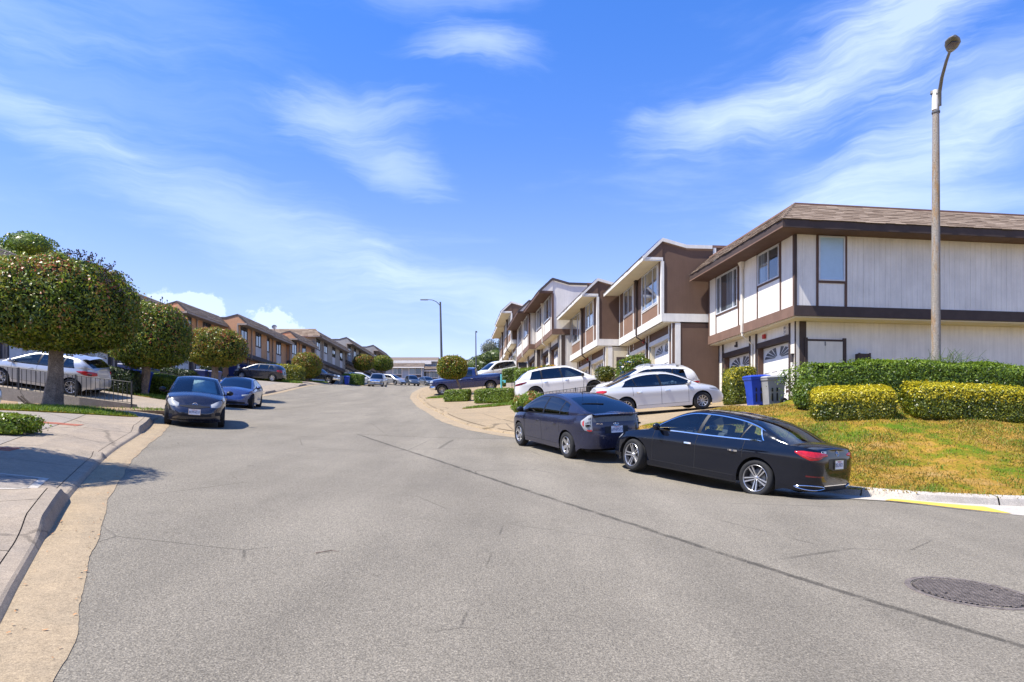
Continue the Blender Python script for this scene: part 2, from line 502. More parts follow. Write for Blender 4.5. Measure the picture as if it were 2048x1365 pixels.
leaf_mat('leaf_dark', [(0, (.012, .020, .006)), (.5, (.028, .046, .010)), (1, (.055, .080, .016))])
leaf_mat('leaf_far', [(0, (.03, .05, .010)), (.5, (.085, .12, .018)), (1, (.16, .20, .03))])
leaf_mat('leaf_far_bright', [(0, (.04, .07, .006)), (.5, (.125, .19, .010)), (1, (.22, .29, .02))])
leaf_mat('leaf_gum', [(0, (.06, .07, .04)), (.5, (.14, .155, .10)), (1, (.24, .25, .18))])
leaf_mat('grass_green', [(0, (.06, .12, .010)), (.5, (.14, .23, .015)), (1, (.25, .33, .03))], .6, .35)
leaf_mat('grass_dry', [(0, (.07, .12, .007)), (.25, (.17, .165, .012)), (.55, (.32, .205, .030)), (1, (.44, .30, .08))], .7, .3)
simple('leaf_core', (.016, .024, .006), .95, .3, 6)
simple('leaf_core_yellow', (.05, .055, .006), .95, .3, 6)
# vehicles
paint('paint_black', (.004, .0055, .011), .05, coat=.0)
paint('paint_prius', (.019, .022, .050), .18, .35, coat=.5, dust=.03)
paint('paint_white', (.70, .70, .69), .3)
paint('paint_pearl', (.60, .61, .62), .3, .15)
paint('paint_silver', (.46, .465, .47), .28, .55, dust=.08)
paint('paint_navy', (.010, .020, .095), .22, .3)
paint('paint_yaris', (.011, .012, .025), .22, .3, dust=.05)
paint('paint_tesla', (.045, .075, .20), .2, .5)
paint('paint_dark', (.010, .0115, .02), .22, dust=.05)
paint('paint_slate', (.055, .075, .105), .25, .3, dust=.1)
paint('paint_pickup', (.20, .20, .195), .3, .5, dust=.1)
glass('car_glass', (.80, .92, .91), .025)
glass('car_glass_dark', (.075, .09, .11), .05)
glass('car_glass_mid', (.25, .32, .36), .05)
simple('car_trim', (.007, .007, .008), .45, .1, 4, spec=.4)
simple('car_inner', (.020, .020, .022), .9)
simple('car_seat', (.10, .10, .105), .85, .1, 6)
simple('tyre_rubber', (.020, .020, .021), .85, .15, 20, fine=.15, fscale=60)
simple('wheel_alloy', (.56, .56, .57), .28, .06, 5, metal=.85)
simple('wheel_dark', (.045, .045, .05), .35, .06, 5, metal=.6)
simple('chrome', (.80, .81, .83), .08, .03, 5, metal=1.0)
simple('lamp_clear', (.30, .315, .33), .34, .06, 30, spec=.3)
simple('lamp_red', (.42, .012, .016), .10, .25, 25, spec=.7)
simple('lamp_red_dark', (.12, .006, .010), .10, .2, 25, spec=.7)
simple('lamp_amber', (.42, .11, .02), .12, .15, 25, spec=.7)
simple('lamp_smoke', (.05, .05, .055), .08, .2, 25, spec=.8)
simple('plate_white', (.66, .67, .70), .4, .03, 5)
simple('sunshade', (.52, .60, .60), .35, .10, 4, metal=.3)
simple('teal_plastic', (.12, .48, .50), .5, .05, 4)
simple('satellite_grey', (.12, .13, .16), .5, .05, 4)


# ------------------------------------------------------------------ object helpers
def link(o, parent=None):
    COL.objects.link(o)
    if parent is not None: o.parent = parent
    return o


def props(o, label=None, cat=None, group=None, kind=None):
    if label: o['label'] = label
    if cat: o['category'] = cat
    if group: o['group'] = group
    if kind: o['kind'] = kind
    return o


def empty(name, loc=(0, 0, 0), mat=None, **kw):
    o = bpy.data.objects.new(name, None)
    o.empty_display_size = .3
    link(o)
    if mat is not None: o.matrix_world = mat
    else: o.location = loc
    return props(o, **kw)


class MB:
    """collects verts and faces, built as one mesh object"""
    def __init__(s): s.v = []; s.f = []; s.mi = []; s.cur = 0
    def face(s, *idx): s.f.append(idx); s.mi.append(s.cur)
    def add(s, pts, faces):
        b = len(s.v); s.v.extend([tuple(p) for p in pts])
        for f in faces: s.face(*[b + i for i in f])
    def quad(s, a, b, c, d): s.add([a, b, c, d], [(0, 1, 2, 3)])
    def box(s, x0, x1, y0, y1, z0, z1):
        s.add([(x0, y0, z0), (x1, y0, z0), (x1, y1, z0), (x0, y1, z0), (x0, y0, z1), (x1, y0, z1), (x1, y1, z1), (x0, y1, z1)],
              [(0, 3, 2, 1), (4, 5, 6, 7), (0, 1, 5, 4), (1, 2, 6, 5), (2, 3, 7, 6), (3, 0, 4, 7)])
        return s
    def prism_x(s, poly, x0, x1):
        """poly of (y,z), counter-clockwise seen from +x, extruded along x"""
        n = len(poly)
        s.add([(x0, y, z) for y, z in poly] + [(x1, y, z) for y, z in poly],
              [tuple(range(n - 1, -1, -1)), tuple(range(n, 2 * n))] + [(i, (i + 1) % n, n + (i + 1) % n, n + i) for i in range(n)])
    def prism_y(s, poly, y0, y1):
        n = len(poly)
        s.add([(x, y0, z) for x, z in poly] + [(x, y1, z) for x, z in poly],
              [tuple(range(n)), tuple(range(2 * n - 1, n - 1, -1))] + [((i + 1) % n, i, n + i, n + (i + 1) % n) for i in range(n)])
    def grid(s, P, closed=False):
        """P[i][j] -> quads"""
        b = len(s.v); n = len(P); m = len(P[0])
        for r in P: s.v.extend([tuple(p) for p in r])
        for i in range(n - 1):
            for j in range(m - 1 + (1 if closed else 0)):
                j2 = (j + 1) % m
                s.face(b + i * m + j, b + (i + 1) * m + j, b + (i + 1) * m + j2, b + i * m + j2)
    def tube(s, path, rad, n=8, cap=True):
        path = [Vector(p) for p in path]
        if not hasattr(rad, '__len__'): rad = [rad] * len(path)
        rings = []
        for i, p in enumerate(path):
            d = (path[min(i + 1, len(path) - 1)] - path[max(i - 1, 0)]).normalized()
            up = Vector((0, 0, 1)) if abs(d.z) < .9 else Vector((1, 0, 0))
            a = d.cross(up).normalized(); bb = a.cross(d).normalized()
            rings.append([p + (a * math.cos(2 * math.pi * k / n) + bb * math.sin(2 * math.pi * k / n)) * rad[i] for k in range(n)])
        s.grid(rings, True)
        if cap:
            for rg in (rings[0], rings[-1]):
                b = len(s.v); s.v.extend([tuple(p) for p in rg])
                s.face(*range(b, b + n))
    def lathe(s, prof, n=24, axis='z', origin=(0, 0, 0), a0=0, a1=2 * math.pi):
        """prof of (r, h)"""
        full = abs(a1 - a0 - 2 * math.pi) < 1e-6
        rows = []
        cnt = n if full else n + 1
        for r, h in prof:
            row = []
            for k in range(cnt):
                a = a0 + (a1 - a0) * k / n
                c, si = r * math.cos(a), r * math.sin(a)
                p = (c, si, h) if axis == 'z' else ((c, h, si) if axis == 'y' else (h, c, si))
                row.append((p[0] + origin[0], p[1] + origin[1], p[2] + origin[2]))
            rows.append(row)
        s.grid(rows, full)
    def build(s, name, mats, parent=None, smooth=None, **kw):
        me = bpy.data.meshes.new(name)
        me.from_pydata(s.v, [], s.f)
        if not isinstance(mats, (list, tuple)): mats = [mats]
        for m in mats: me.materials.append(M(m) if isinstance(m, str) else m)
        if len(mats) > 1: me.polygons.foreach_set('material_index', s.mi)
        if smooth is not None:
            bm = bmesh.new(); bm.from_mesh(me)
            bmesh.ops.remove_doubles(bm, verts=bm.verts, dist=1e-5)
            bmesh.ops.recalc_face_normals(bm, faces=bm.faces)
            bm.to_mesh(me); bm.free()
            me.polygons.foreach_set('use_smooth', [True] * len(me.polygons))
            me.set_sharp_from_angle(angle=R(smooth))
        me.update()
        o = bpy.data.objects.new(name, me)
        link(o, parent)
        return props(o, **kw)


def np_mesh(name, V, Fq, mat, parent=None, **kw):
    """fast mesh from numpy verts and same-size faces"""
    me = bpy.data.meshes.new(name)
    k = Fq.shape[1]
    me.vertices.add(len(V)); me.vertices.foreach_set('co', np.ascontiguousarray(V, dtype=np.float32).ravel())
    me.loops.add(Fq.size); me.loops.foreach_set('vertex_index', np.ascontiguousarray(Fq, dtype=np.int32).ravel())
    me.polygons.add(len(Fq))
    me.polygons.foreach_set('loop_start', np.arange(0, Fq.size, k, dtype=np.int32))
    me.update(calc_edges=True)
    mats = mat if isinstance(mat, (list, tuple)) else [mat]
    for m in mats: me.materials.append(M(m))
    o = bpy.data.objects.new(name, me)
    link(o, parent)
    return props(o, **kw)


def inst(src, name, parent, loc=(0, 0, 0), rot=(0, 0, 0), scale=(1, 1, 1)):
    o = src.copy()
    o.name = name
    COL.objects.link(o)
    o.parent = parent
    o.location = loc; o.rotation_euler = rot; o.scale = scale
    return o


def copy_tree(o, parent=None):
    c = o.copy(); COL.objects.link(c)
    if parent is not None: c.parent = parent
    for ch in list(o.children): copy_tree(ch, c)
    return c


def text(name, body, size, mat, parent, matrix, extrude=.002, align='CENTER', sx=1.0):
    cu = bpy.data.curves.new(name, 'FONT')
    cu.body = body; cu.size = size; cu.extrude = extrude; cu.align_x = align; cu.align_y = 'CENTER'
    cu.materials.append(M(mat))
    o = bpy.data.objects.new(name, cu)
    link(o, parent)
    o.matrix_local = matrix @ Matrix.Diagonal((sx, 1, 1, 1))
    TEXTS.append(o)
    return o


TEXTS = []


def frame(o, xa, ya, za):
    """matrix whose columns are the given axes"""
    m = Matrix.Identity(4)
    for i, a in enumerate((xa, ya, za)):
        a = Vector(a).normalized()
        for r in range(3): m[r][i] = a[r]
    for r in range(3): m[r][3] = o[r]
    return m


# ------------------------------------------------------------------ the lie of the land
CP = np.array([(0,0,0),(-3.6,5,.24),(-4.6,7,.5),(4,6.3,.03),(4.3,12.7,.52),(5.5,13.7,.42),(2.48,14.9,.83),(1.25,16.5,1.11),(.26,18.9,1.37),
(-9.2,19.9,1.85),(-14,35,3.35),(-17,83,8.1),(-17,115,11.2),(-4,54,5.2),(6.4,11.8,.45),(9.1,12.2,.24),(20,12,-.7),(14,3,-.8),(-3,-6,.1),(8,-6,-.6),
(8.5,17.8,1.75),(13,17.8,1.7),(10,25,2.9),(20,25,2.85),(8,30,3.1),(6.5,34,4.0),(4,41,4.1),(2.4,48,5.75),(1.2,55,5.9),(0,62,7.2),(-1,70,7.4),
(-26,36,4.95),(-26,48,5.9),(-26,60,7.1),(-26,72,8.1),(-26,84,8.9),(-26,100,10.6),(-26,120,12.6),(-17,26.5,3.15),(-20,26.3,3.55),(-17.5,23.5,2.5),(-21,23.0,2.75),(-15.2,23.8,2.42),(-13.8,21,2.35),(-16,30,3.4),(-10,9,1.1),(-18,14,2.2),(-26,24,3.8),
(-10,150,14.3),(10,150,14.5),(-40,150,14.5),(60,60,7),(60,20,2),(60,-10,-1.5),(-60,20,5),(-60,60,8),(-60,-10,2),(0,-20,0)], float)


def _tps(P, lam=.5):
    n = len(P)
    d = np.hypot(P[:, None, 0] - P[None, :, 0], P[:, None, 1] - P[None, :, 1])
    K = np.where(d > 0, d * d * np.log(d + 1e-9), 0) + lam * np.eye(n)
    A = np.zeros((n + 3, n + 3)); A[:n, :n] = K; A[:n, n] = 1; A[:n, n + 1:] = P[:, :2]; A[n, :n] = 1; A[n + 1:, :n] = P[:, :2].T
    return np.linalg.solve(A, np.r_[P[:, 2], 0, 0, 0])


TW = _tps(CP)


def zt(x, y):
    x = np.asarray(x, float); y = np.asarray(y, float)
    n = len(CP)
    r = TW[n] + TW[n + 1] * x + TW[n + 2] * y
    for i in range(n):
        d2 = (x - CP[i, 0]) ** 2 + (y - CP[i, 1]) ** 2
        r = r + TW[i] * .5 * np.where(d2 > 0, d2 * np.log(d2 + 1e-12), 0)
    return r


def zf(x, y): return float(zt(np.array(x), np.array(y)))


def ground_normal(x, y, e=.4):
    return Vector((-(zf(x + e, y) - zf(x - e, y)) / (2 * e), -(zf(x, y + e) - zf(x, y - e)) / (2 * e), 1)).normalized()


def sheet(name, poly, step, lift, mat, parent=None, skirt=0.0, **kw):
    """a flat area of ground: polygon filled with a grid that follows the land"""
    poly = [Vector((float(a), float(b))) for a, b in poly]
    out = []
    n = len(poly)
    for i in range(n):                      # split long edges so that the rim follows the land
        a, b = poly[i], poly[(i + 1) % n]
        k = max(1, int((b - a).length / step))
        for j in range(k): out.append(a.lerp(b, j / k))
    xs = [p.x for p in out]; ys = [p.y for p in out]
    pts = list(out)

    def inside(x, y):
        c = False; j = len(poly) - 1
        for i in range(len(poly)):
            if (poly[i].y > y) != (poly[j].y > y) and x < (poly[j].x - poly[i].x) * (y - poly[i].y) / (poly[j].y - poly[i].y) + poly[i].x: c = not c
            j = i
        return c
    y = min(ys) + step / 2
    while y < max(ys):
        x = min(xs) + step / 2
        while x < max(xs):
            if inside(x, y): pts.append(Vector((x, y)))
            x += step
        y += step
    m = len(out)
    vs, es, fs, *_ = delaunay_2d_cdt(pts, [(i, (i + 1) % m) for i in range(m)], [], 1, 1e-4)
    arr = np.array([(v.x, v.y) for v in vs])
    z = zt(arr[:, 0], arr[:, 1]) + (lift(arr[:, 0], arr[:, 1]) if callable(lift) else lift)
    b = MB()
    b.v = [(p[0], p[1], q) for p, q in zip(arr, z)]
    for f in fs: b.face(*f)
    if skirt:
        b2 = len(b.v)
        rim = np.array([(p.x, p.y) for p in out])
        zr = zt(rim[:, 0], rim[:, 1]) + (lift(rim[:, 0], rim[:, 1]) if callable(lift) else lift)
        for p, q in zip(rim, zr): b.v.append((p[0], p[1], q))
        for p, q in zip(rim, zr): b.v.append((p[0], p[1], q - skirt))
        for i in range(m):
            b.face(b2 + i, b2 + (i + 1) % m, b2 + m + (i + 1) % m, b2 + m + i)
    return b.build(name, mat, parent, **kw)


def cr(xs, ys):
    """smooth curve through points (Catmull-Rom), vectorised callable"""
    xs = np.array(xs, float); ys = np.array(ys, float)
    t = np.gradient(ys, xs)
    # limit overshoot
    d = np.diff(ys) / np.diff(xs)
    for i in range(1, len(xs) - 1):
        if d[i - 1] * d[i] <= 0: t[i] = 0
        else: t[i] = np.sign(d[i]) * min(abs(t[i]), 3 * min(abs(d[i - 1]), abs(d[i])))

    def f(x):
        x = np.clip(np.asarray(x, float), xs[0], xs[-1])
        i = np.clip(np.searchsorted(xs, x) - 1, 0, len(xs) - 2)
        h = xs[i + 1] - xs[i]; u = (x - xs[i]) / h
        return (2 * u**3 - 3 * u**2 + 1) * ys[i] + (u**3 - 2 * u**2 + u) * h * t[i] + (-2 * u**3 + 3 * u**2) * ys[i + 1] + (u**3 - u**2) * h * t[i + 1]
    return f

# ------------------------------------------------------------------ ground, road, kerbs, walks
def resample(pts, step):
    p = np.array(pts, float)
    # Catmull-Rom through the points
    q = np.vstack([2 * p[0] - p[1], p, 2 * p[-1] - p[-2]])
    out = []
    for i in range(1, len(q) - 2):
        n = max(2, int(np.hypot(*(q[i + 1] - q[i])) / (step * .5)))
        for t in np.linspace(0, 1, n, endpoint=False):
            out.append(.5 * ((2 * q[i]) + (-q[i - 1] + q[i + 1]) * t + (2 * q[i - 1] - 5 * q[i] + 4 * q[i + 1] - q[i + 2]) * t**2 + (-q[i - 1] + 3 * q[i] - 3 * q[i + 1] + q[i + 2]) * t**3))
    out.append(p[-1])
    out = np.array(out)
    s = np.r_[0, np.cumsum(np.hypot(*np.diff(out, axis=0).T))]
    n = int(s[-1] / step) + 1
    ss = np.linspace(0, s[-1], n)
    return np.c_[np.interp(ss, s, out[:, 0]), np.interp(ss, s, out[:, 1])], ss


LEFT_PTS = [(3.4, -10), (.3, -3), (-.85, 0), (-2.46, 3.73), (-3.51, 5.73), (-4.29, 7.24), (-5.45, 9.54), (-7.16, 13.34), (-9.11, 18.3), (-11.55, 24), (-13.6, 30),
            (-14.75, 35), (-15.5, 41.1), (-16.4, 49.4), (-17.2, 57), (-18.2, 70), (-19.3, 90.6), (-19.2, 105), (-17.5, 118), (-12, 130), (0, 138), (20, 142)]
RIGHT_PTS = [(22, 118), (4, 96), (-4.2, 78), (-7.3, 66), (-8.1, 58.6), (-7.7, 53), (-6.1, 43.4), (-4.3, 34.65), (-3.15, 28.8), (-2.1, 25), (-1.02, 22.4), (.2, 20.6),
             (1.9, 18.6), (3.55, 16.5), (5.1, 14.4), (5.85, 13.15), (6.45, 12.35), (7.3, 11.9), (8.9, 11.95), (12, 12.05), (20, 12), (40, 11)]
LP, LS = resample(LEFT_PTS, .10)
RP, RS = resample(RIGHT_PTS, .25)


def normals(P, side):
    t = np.gradient(P, axis=0)
    t /= np.hypot(t[:, 0], t[:, 1])[:, None]
    return np.c_[-t[:, 1], t[:, 0]] * side


LN = normals(LP, 1)       # pointing away from the road
RN = normals(RP, 1)
xe = lambda y: float(np.interp(y, LP[:, 1], LP[:, 0]))


def strip(name, P, N, i0, i1, offs, lifts, mat, parent=None, dark_gap=None, **kw):
    """a ribbon beside the road: offs and lifts are lists of numbers or arrays over the path"""
    b = MB()
    rows = []
    sl_ = slice(i0, i1)
    for o_, l_ in zip(offs, lifts):
        o = o_[sl_] if hasattr(o_, '__len__') else np.full(len(P[sl_]), o_)
        l = l_[sl_] if hasattr(l_, '__len__') else np.full(len(P[sl_]), l_)
        q = P[sl_] + N[sl_] * o[:, None]
        z = zt(q[:, 0], q[:, 1]) + l
        rows.append([(a[0], a[1], c) for a, c in zip(q, z)])
    b.grid(rows)
    return b.build(name, mat, parent, **kw)


# one sheet of earth under everything, out to the horizon
gx = np.r_[np.linspace(-900, -70, 12), np.linspace(-66, 66, 67), np.linspace(70, 900, 12)]
gy = np.r_[np.linspace(-900, -24, 12), np.linspace(-20, 166, 94), np.linspace(170, 900, 12)]
GX, GY = np.meshgrid(gx, gy, indexing='ij')
GZ = zt(np.clip(GX, -66, 66), np.clip(GY, -20, 166)) - .22
V = np.c_[GX.ravel(), GY.ravel(), GZ.ravel()]
n0, n1 = GX.shape
I = np.arange(n0 * n1).reshape(n0, n1)
Fq = np.c_[I[:-1, :-1].ravel(), I[1:, :-1].ravel(), I[1:, 1:].ravel(), I[:-1, 1:].ravel()]
np_mesh('ground', V, Fq, 'dirt', kind='structure')

road_poly = [tuple(p + n * .16) for p, n in zip(LP[::4], LN[::4])] + [(40, 142)] + [tuple(p + n * .12) for p, n in zip(RP[::2], RN[::2])] + [(40, -14), (3.4, -14)]
sheet('road', road_poly, .9, 0.0, 'asphalt', kind='structure')

# left side: gutter, kerb with dropped lengths at the drives, walk
yy = LP[:, 1]
hk = cr([-10, 6.6, 7.0, 7.35, 8.7, 9.15, 12.5, 12.75, 12.95, 17.2, 17.7, 20.6, 21.2, 27, 27.6, 31, 31.6, 37, 37.5, 40, 40.6, 47, 47.5, 50, 50.6, 58, 59, 61, 62, 70, 71, 73, 74, 84, 85, 88, 89, 130],
        [.045, .05, .09, .175, .175, .05, .04, .11, .04, .045, .17, .17, .05, .05, .16, .16, .05, .05, .15, .15, .05, .05, .15, .15, .05, .05, .15, .15, .05, .05, .15, .15, .05, .05, .15, .15, .05, .05])(yy)
walk_l = .16
iL = len(LP)
jag = np.random.default_rng(3).normal(0, .003, iL) + .02 * np.sin(np.arange(iL) * .31) * np.sin(np.arange(iL) * .13)
strip('gutter', LP, LN, 0, iL, [jag - .02, .12, .42], [.006, .012, .004], 'gutter_concrete', kind='structure')
kerb = empty('kerb', kind='structure')
kerb['kind'] = 'structure'
i = 0
while i < iL - 1:
    j = min(iL, i + 27)
    strip('kerb_stone', LP, LN, i, j, [.41, .46, .485, .61, .614], [-.02, hk * .75, hk, hk + .012, -.06], 'concrete', kerb)
    i = j - 1 if j < iL else iL
walk = empty('sidewalk', kind='structure')
blend = np.clip(hk + .02, .06, walk_l)
i = 0
while i < iL - 1:
    j = min(iL, i + 19)
    P2 = LP.copy(); N2 = LN.copy()
    # leave a tooled joint between slabs
    seg = P2[i:j].copy()
    if j - i > 2:
        seg[0] = seg[0] + (seg[1] - seg[0]) * .08; seg[-1] = seg[-1] - (seg[-1] - seg[-2]) * .08
        strip('paving_slab', seg, LN[i:j], 0, j - i, [.622, 1.0, 1.5, 2.02], [hk[i:j] + .012, blend[i:j] * .6 + walk_l * .4, walk_l, walk_l], 'concrete', walk)
    i = j - 1 if j < iL else iL
strip('joint_bed', LP, LN, 0, iL, [.60, 1.0, 2.06], [hk - .006, blend * .6 + walk_l * .4 - .014, walk_l - .012], 'joint_dark', walk)

# the front lots on the left: concrete drives climbing to the garages
lot = [tuple(p + n * 2.04) for p, n in zip(LP[6:], LN[6:]) if p[1] < 126][::8]
lot = lot + [(-31, 126), (-34, 30), (-34, -8), (-8, -8)]
sheet('driveway', lot, 1.2, walk_l, 'concrete_grey', kind='structure')

# right side
iR = len(RP)
sR = RS
ycorner = np.array([p[1] for p in RP])
xR = RP[:, 0]
hr = np.where((ycorner < 18.0), .145, .055)
hr = np.convolve(np.pad(hr, 4, 'edge'), np.ones(9) / 9, 'valid')
for yk in (22.9, 30.6, 34.1, 41.5, 44.6, 52.2):          # worn nubs where the kerb dips at each drive
    hr = np.maximum(hr, .15 * np.exp(-((ycorner - yk) / .35) ** 2) * (xR < 1))
jagr = np.interp(np.arange(iR), np.arange(0, iR, 2), np.random.default_rng(5).normal(0, .02, len(range(0, iR, 2))))
kf = int(np.argmax(ycorner < 17.5))
strip('gutter', RP, RN, 0, kf + 1, [jagr - .02, .2, .47], [.006, .012, .004], 'gutter_concrete', kind='structure')
wid = -.36 * np.clip((np.arange(iR) - kf) / 9, 0, 1)
strip('gutter', RP, RN, kf, iR, [wid - .01 + jagr * .2, wid * .4, .2, .56], [.007, .010, .012, .004], 'concrete_white', kind='structure')
kerb2 = empty('kerb', kind='structure')
i = 0
while i < iR - 1:
    j = min(iR, i + 13)
    new = ycorner[i] < 17.5
    seg = RP[i:j].copy()
    if j - i > 2 and new: seg[-1] = seg[-1] - (seg[-1] - seg[-2]) * .12
    strip('kerb_stone', seg, RN[i:j], 0, j - i, [.55 if new else .46, .585 if new else .50, .61 if new else .53, .74 if new else .68, .745 if new else .685],
          [-.02, hr[i:j] * .8, hr[i:j], hr[i:j] + .008, -.06], 'concrete_white' if new else 'concrete_tan', kerb2)
    i = j - 1 if j < iR else iR
apron = [tuple(p + n * .69) for p, n in zip(RP, RN) if 19.0 < p[1] < 78 and p[0] < 3][::3]
apron = apron + [(4.2, 19.6), (6.2, 21.6), (7.4, 22.6), (11.2, 22.2), (11.2, 31), (9, 38), (6, 52), (3.5, 62), (1.5, 78)]
sheet('driveway', apron, .8, .075, 'concrete_tan', kind='structure')

# painted end of the crossing: yellow on the gutter pan
pa = [p + n * .06 for p, n in zip(RP, RN)]; pb = [p + n * .40 for p, n in zip(RP, RN)]
ia = int(np.argmin(np.hypot(RP[:, 0] - 6.52, RP[:, 1] - 12.3))); ib = int(np.argmin(np.hypot(RP[:, 0] - 8.25, RP[:, 1] - 11.95)))
b = MB()
rows = []
for f_ in (0, .5, 1):
    row = []
    for i in range(ia, ib + 1):
        o = -.33 + .60 * f_
        k = i + (0 if f_ == 0 else 0)
        q = RP[k] + RN[k] * o
        row.append((q[0], q[1], zf(q[0], q[1]) + .0165))
    sh = int(round(f_ * 2))
    rows.append(row)
b.grid(rows)
b.build('road_marking', 'yellow_paint', kind='structure')

# the dry lawn that banks up from the kerb at the corner
lawn_edge = [tuple(p + n * .745) for p, n in zip(RP, RN) if p[1] < 17.2 and p[0] < 39][::2]
LAWN = lawn_edge + [(39, 24.5), (10.0, 24.4), (8.6, 22.2), (6.9, 22.3), (5.9, 22.0), (3.9, 20.2), (2.6, 18.9)]
ln = bpy.data.objects


def lawn_lift(x, y):
    x = np.asarray(x); y = np.asarray(y)
    d = np.min(np.hypot(x[..., None] - RP[None, :, 0], y[..., None] - RP[None, :, 1]), axis=-1)
    t = np.clip((d - .74) / 1.2, 0, 1)
    return .13 + .10 * t + .05 * np.sin(x * 1.7 + y) * t * .5 + .03 * np.sin(x * 3.1 - y * 2.3) * t


sheet('lawn', LAWN, .35, lawn_lift, 'dry_lawn', kind='structure')
lawn_z = lambda x, y: zf(x, y) + float(lawn_lift(np.array([x]), np.array([y]))[0])


def in_poly(poly, x, y):
    c = np.zeros(x.shape, bool); n = len(poly); j = n - 1
    for i in range(n):
        xi, yi = poly[i]; xj, yj = poly[j]
        if yi != yj:
            c ^= ((yi > y) != (yj > y)) & (x < (xj - xi) * (y - yi) / (yj - yi) + xi)
        j = i
    return c


def vnoise(x, y, seed=0, f=1.0):
    """cheap smooth value noise for scattering"""
    r = np.random.default_rng(seed)
    v = 0
    for k in range(5):
        a, b_, p = r.uniform(-1, 1) * f * (1.6 ** k), r.uniform(-1, 1) * f * (1.6 ** k), r.uniform(0, 6.3)
        v = v + np.sin(a * x + b_ * y + p) / (1.25 ** k)
    return v / 3.0


def grass(name, poly, n, h, mat, lift, label=None, dens=None, parent=None, w=.012, lean=.5):
    xs = np.array([p[0] for p in poly]); ys = np.array([p[1] for p in poly])
    x = RNG.uniform(xs.min(), xs.max(), n * 3); y = RNG.uniform(ys.min(), ys.max(), n * 3)
    k = in_poly(poly, x, y)
    if dens is not None: k &= RNG.random(len(x)) < dens(x, y)
    x = x[k][:n]; y = y[k][:n]
    z = zt(x, y) + (lift(x, y) if callable(lift) else lift) - .005
    a = RNG.uniform(0, 6.283, len(x)); hh = h * RNG.uniform(.4, 1.25, len(x))
    tx, ty = np.cos(a) * w, np.sin(a) * w
    bx, by = RNG.normal(0, lean, len(x)) * hh, RNG.normal(0, lean, len(x)) * hh
    V = np.stack([np.c_[x - tx, y - ty, z], np.c_[x + tx, y + ty, z], np.c_[x + bx, y + by, z + hh]], 1).reshape(-1, 3)
    F = np.arange(len(x) * 3).reshape(-1, 3)
    o = np_mesh(name, V, F, mat, parent)
    o['kind'] = 'stuff'
    return o


near_lawn = [(5.6, 13.6), (7.2, 12.5), (14.5, 12.7), (16, 19.4), (8.4, 20.2), (8.3, 22.2), (6.9, 22.2), (3.0, 19.4), (2.7, 18.8)]
grass('grass', near_lawn, 62000, .05, 'grass_dry', lambda x, y: lawn_lift(x, y), dens=lambda x, y: np.clip(.45 + .55 * vnoise(x, y, 4, 1.3), .08, 1))
grass('grass', near_lawn, 24000, .065, 'grass_green', lambda x, y: lawn_lift(x, y), dens=lambda x, y: np.clip((vnoise(x, y, 9, 1.5) - .05) * 2.2, 0, 1))

edge_tufts = [tuple(p + n * .70) for p, n in zip(RP, RN) if p[1] < 16.5 and 5.5 < p[0] < 16][::2]
edge_in = [tuple(p + n * 1.05) for p, n in zip(RP, RN) if p[1] < 16.5 and 5.5 < p[0] < 16][::2]
grass('grass', edge_tufts + edge_in[::-1], 2600, .10, 'grass_green', lambda x, y: lawn_lift(x, y), dens=lambda x, y: np.clip((vnoise(x, y, 21, 5.0) - .05) * 2, 0, 1), w=.010)
grass('grass', near_lawn, 7000, .11, 'grass_dry', lambda x, y: lawn_lift(x, y), dens=lambda x, y: np.clip((vnoise(x, y, 31, 4.0) - .35) * 3, 0, 1), w=.010)

# planted strips on the left
G1 = [(-19.5, 21.0), (-14.5, 20.3), (-13.4, 21.9), (-11.8, 20.9), (-10.7, 20.05), (-11.7, 19.3), (-13.1, 18.5), (-19.5, 17.4)]
sheet('lawn', G1, .5, walk_l + .03, 'dry_lawn', kind='structure', skirt=.1)
grass('grass', G1, 17000, .10, 'grass_green', walk_l + .03, w=.014)
G2 = [(-22, 23.9), (-15.2, 24.5), (-12.6, 25.2), (-11.9, 25.9), (-13.2, 26.1), (-15.3, 24.9), (-22, 24.25)]
G2 = [(-23, 22.9), (-15.2, 23.5), (-11.6, 25.0), (-11.4, 25.6), (-13.4, 25.5), (-15.3, 24.75), (-23, 24.3)]
sheet('planting_bed', G2, .5, walk_l + .02, 'dirt', kind='structure', skirt=.1)
grass('grass', G2, 2600, .09, 'grass_green', walk_l + .02, w=.014, dens=lambda x, y: np.clip(vnoise(x, y, 2, 1.2) * 2, 0, 1))
G3 = [(-14.6, 32.2), (-12.9, 29.6), (-13.8, 29.2), (-17.0, 29.2), (-17.5, 31.0)]
sheet('lawn', G3, .5, walk_l + .02, 'dry_lawn', kind='structure', skirt=.1)
grass('grass', G3, 5000, .09, 'grass_green', walk_l + .02, w=.014)
for (x0, y0, x1, y1) in ((-23.5, 60.6, -18.6, 62.2), (-24.5, 70.5, -19.2, 73.0)):
    P4 = [(x0, y0), (x1, y0), (x1, y1), (x0, y1)]
    sheet('lawn', P4, .8, walk_l + .03, 'dry_lawn', kind='structure', skirt=.1)
    grass('grass', P4, 3500, .16, 'grass_green', walk_l + .03, w=.025)
# right: strip of turf in front of the clipped hedges
P5 = [(-2.4, 33.6), (-.9, 33.9), (.5, 34.6), (.6, 36.4), (-.6, 36.3)]
sheet('lawn', P5, .4, .10, 'dry_lawn', kind='structure', skirt=.1)
grass('grass', P5, 4500, .10, 'grass_green', .10, w=.016)
P6 = [(-5.6, 45.5), (-3.6, 44.2), (-2.6, 45.0), (-4.8, 46.6)]
sheet('lawn', P6, .4, .10, 'dry_lawn', kind='structure', skirt=.1)
grass('grass', P6, 2500, .10, 'grass_green', .10, w=.02)

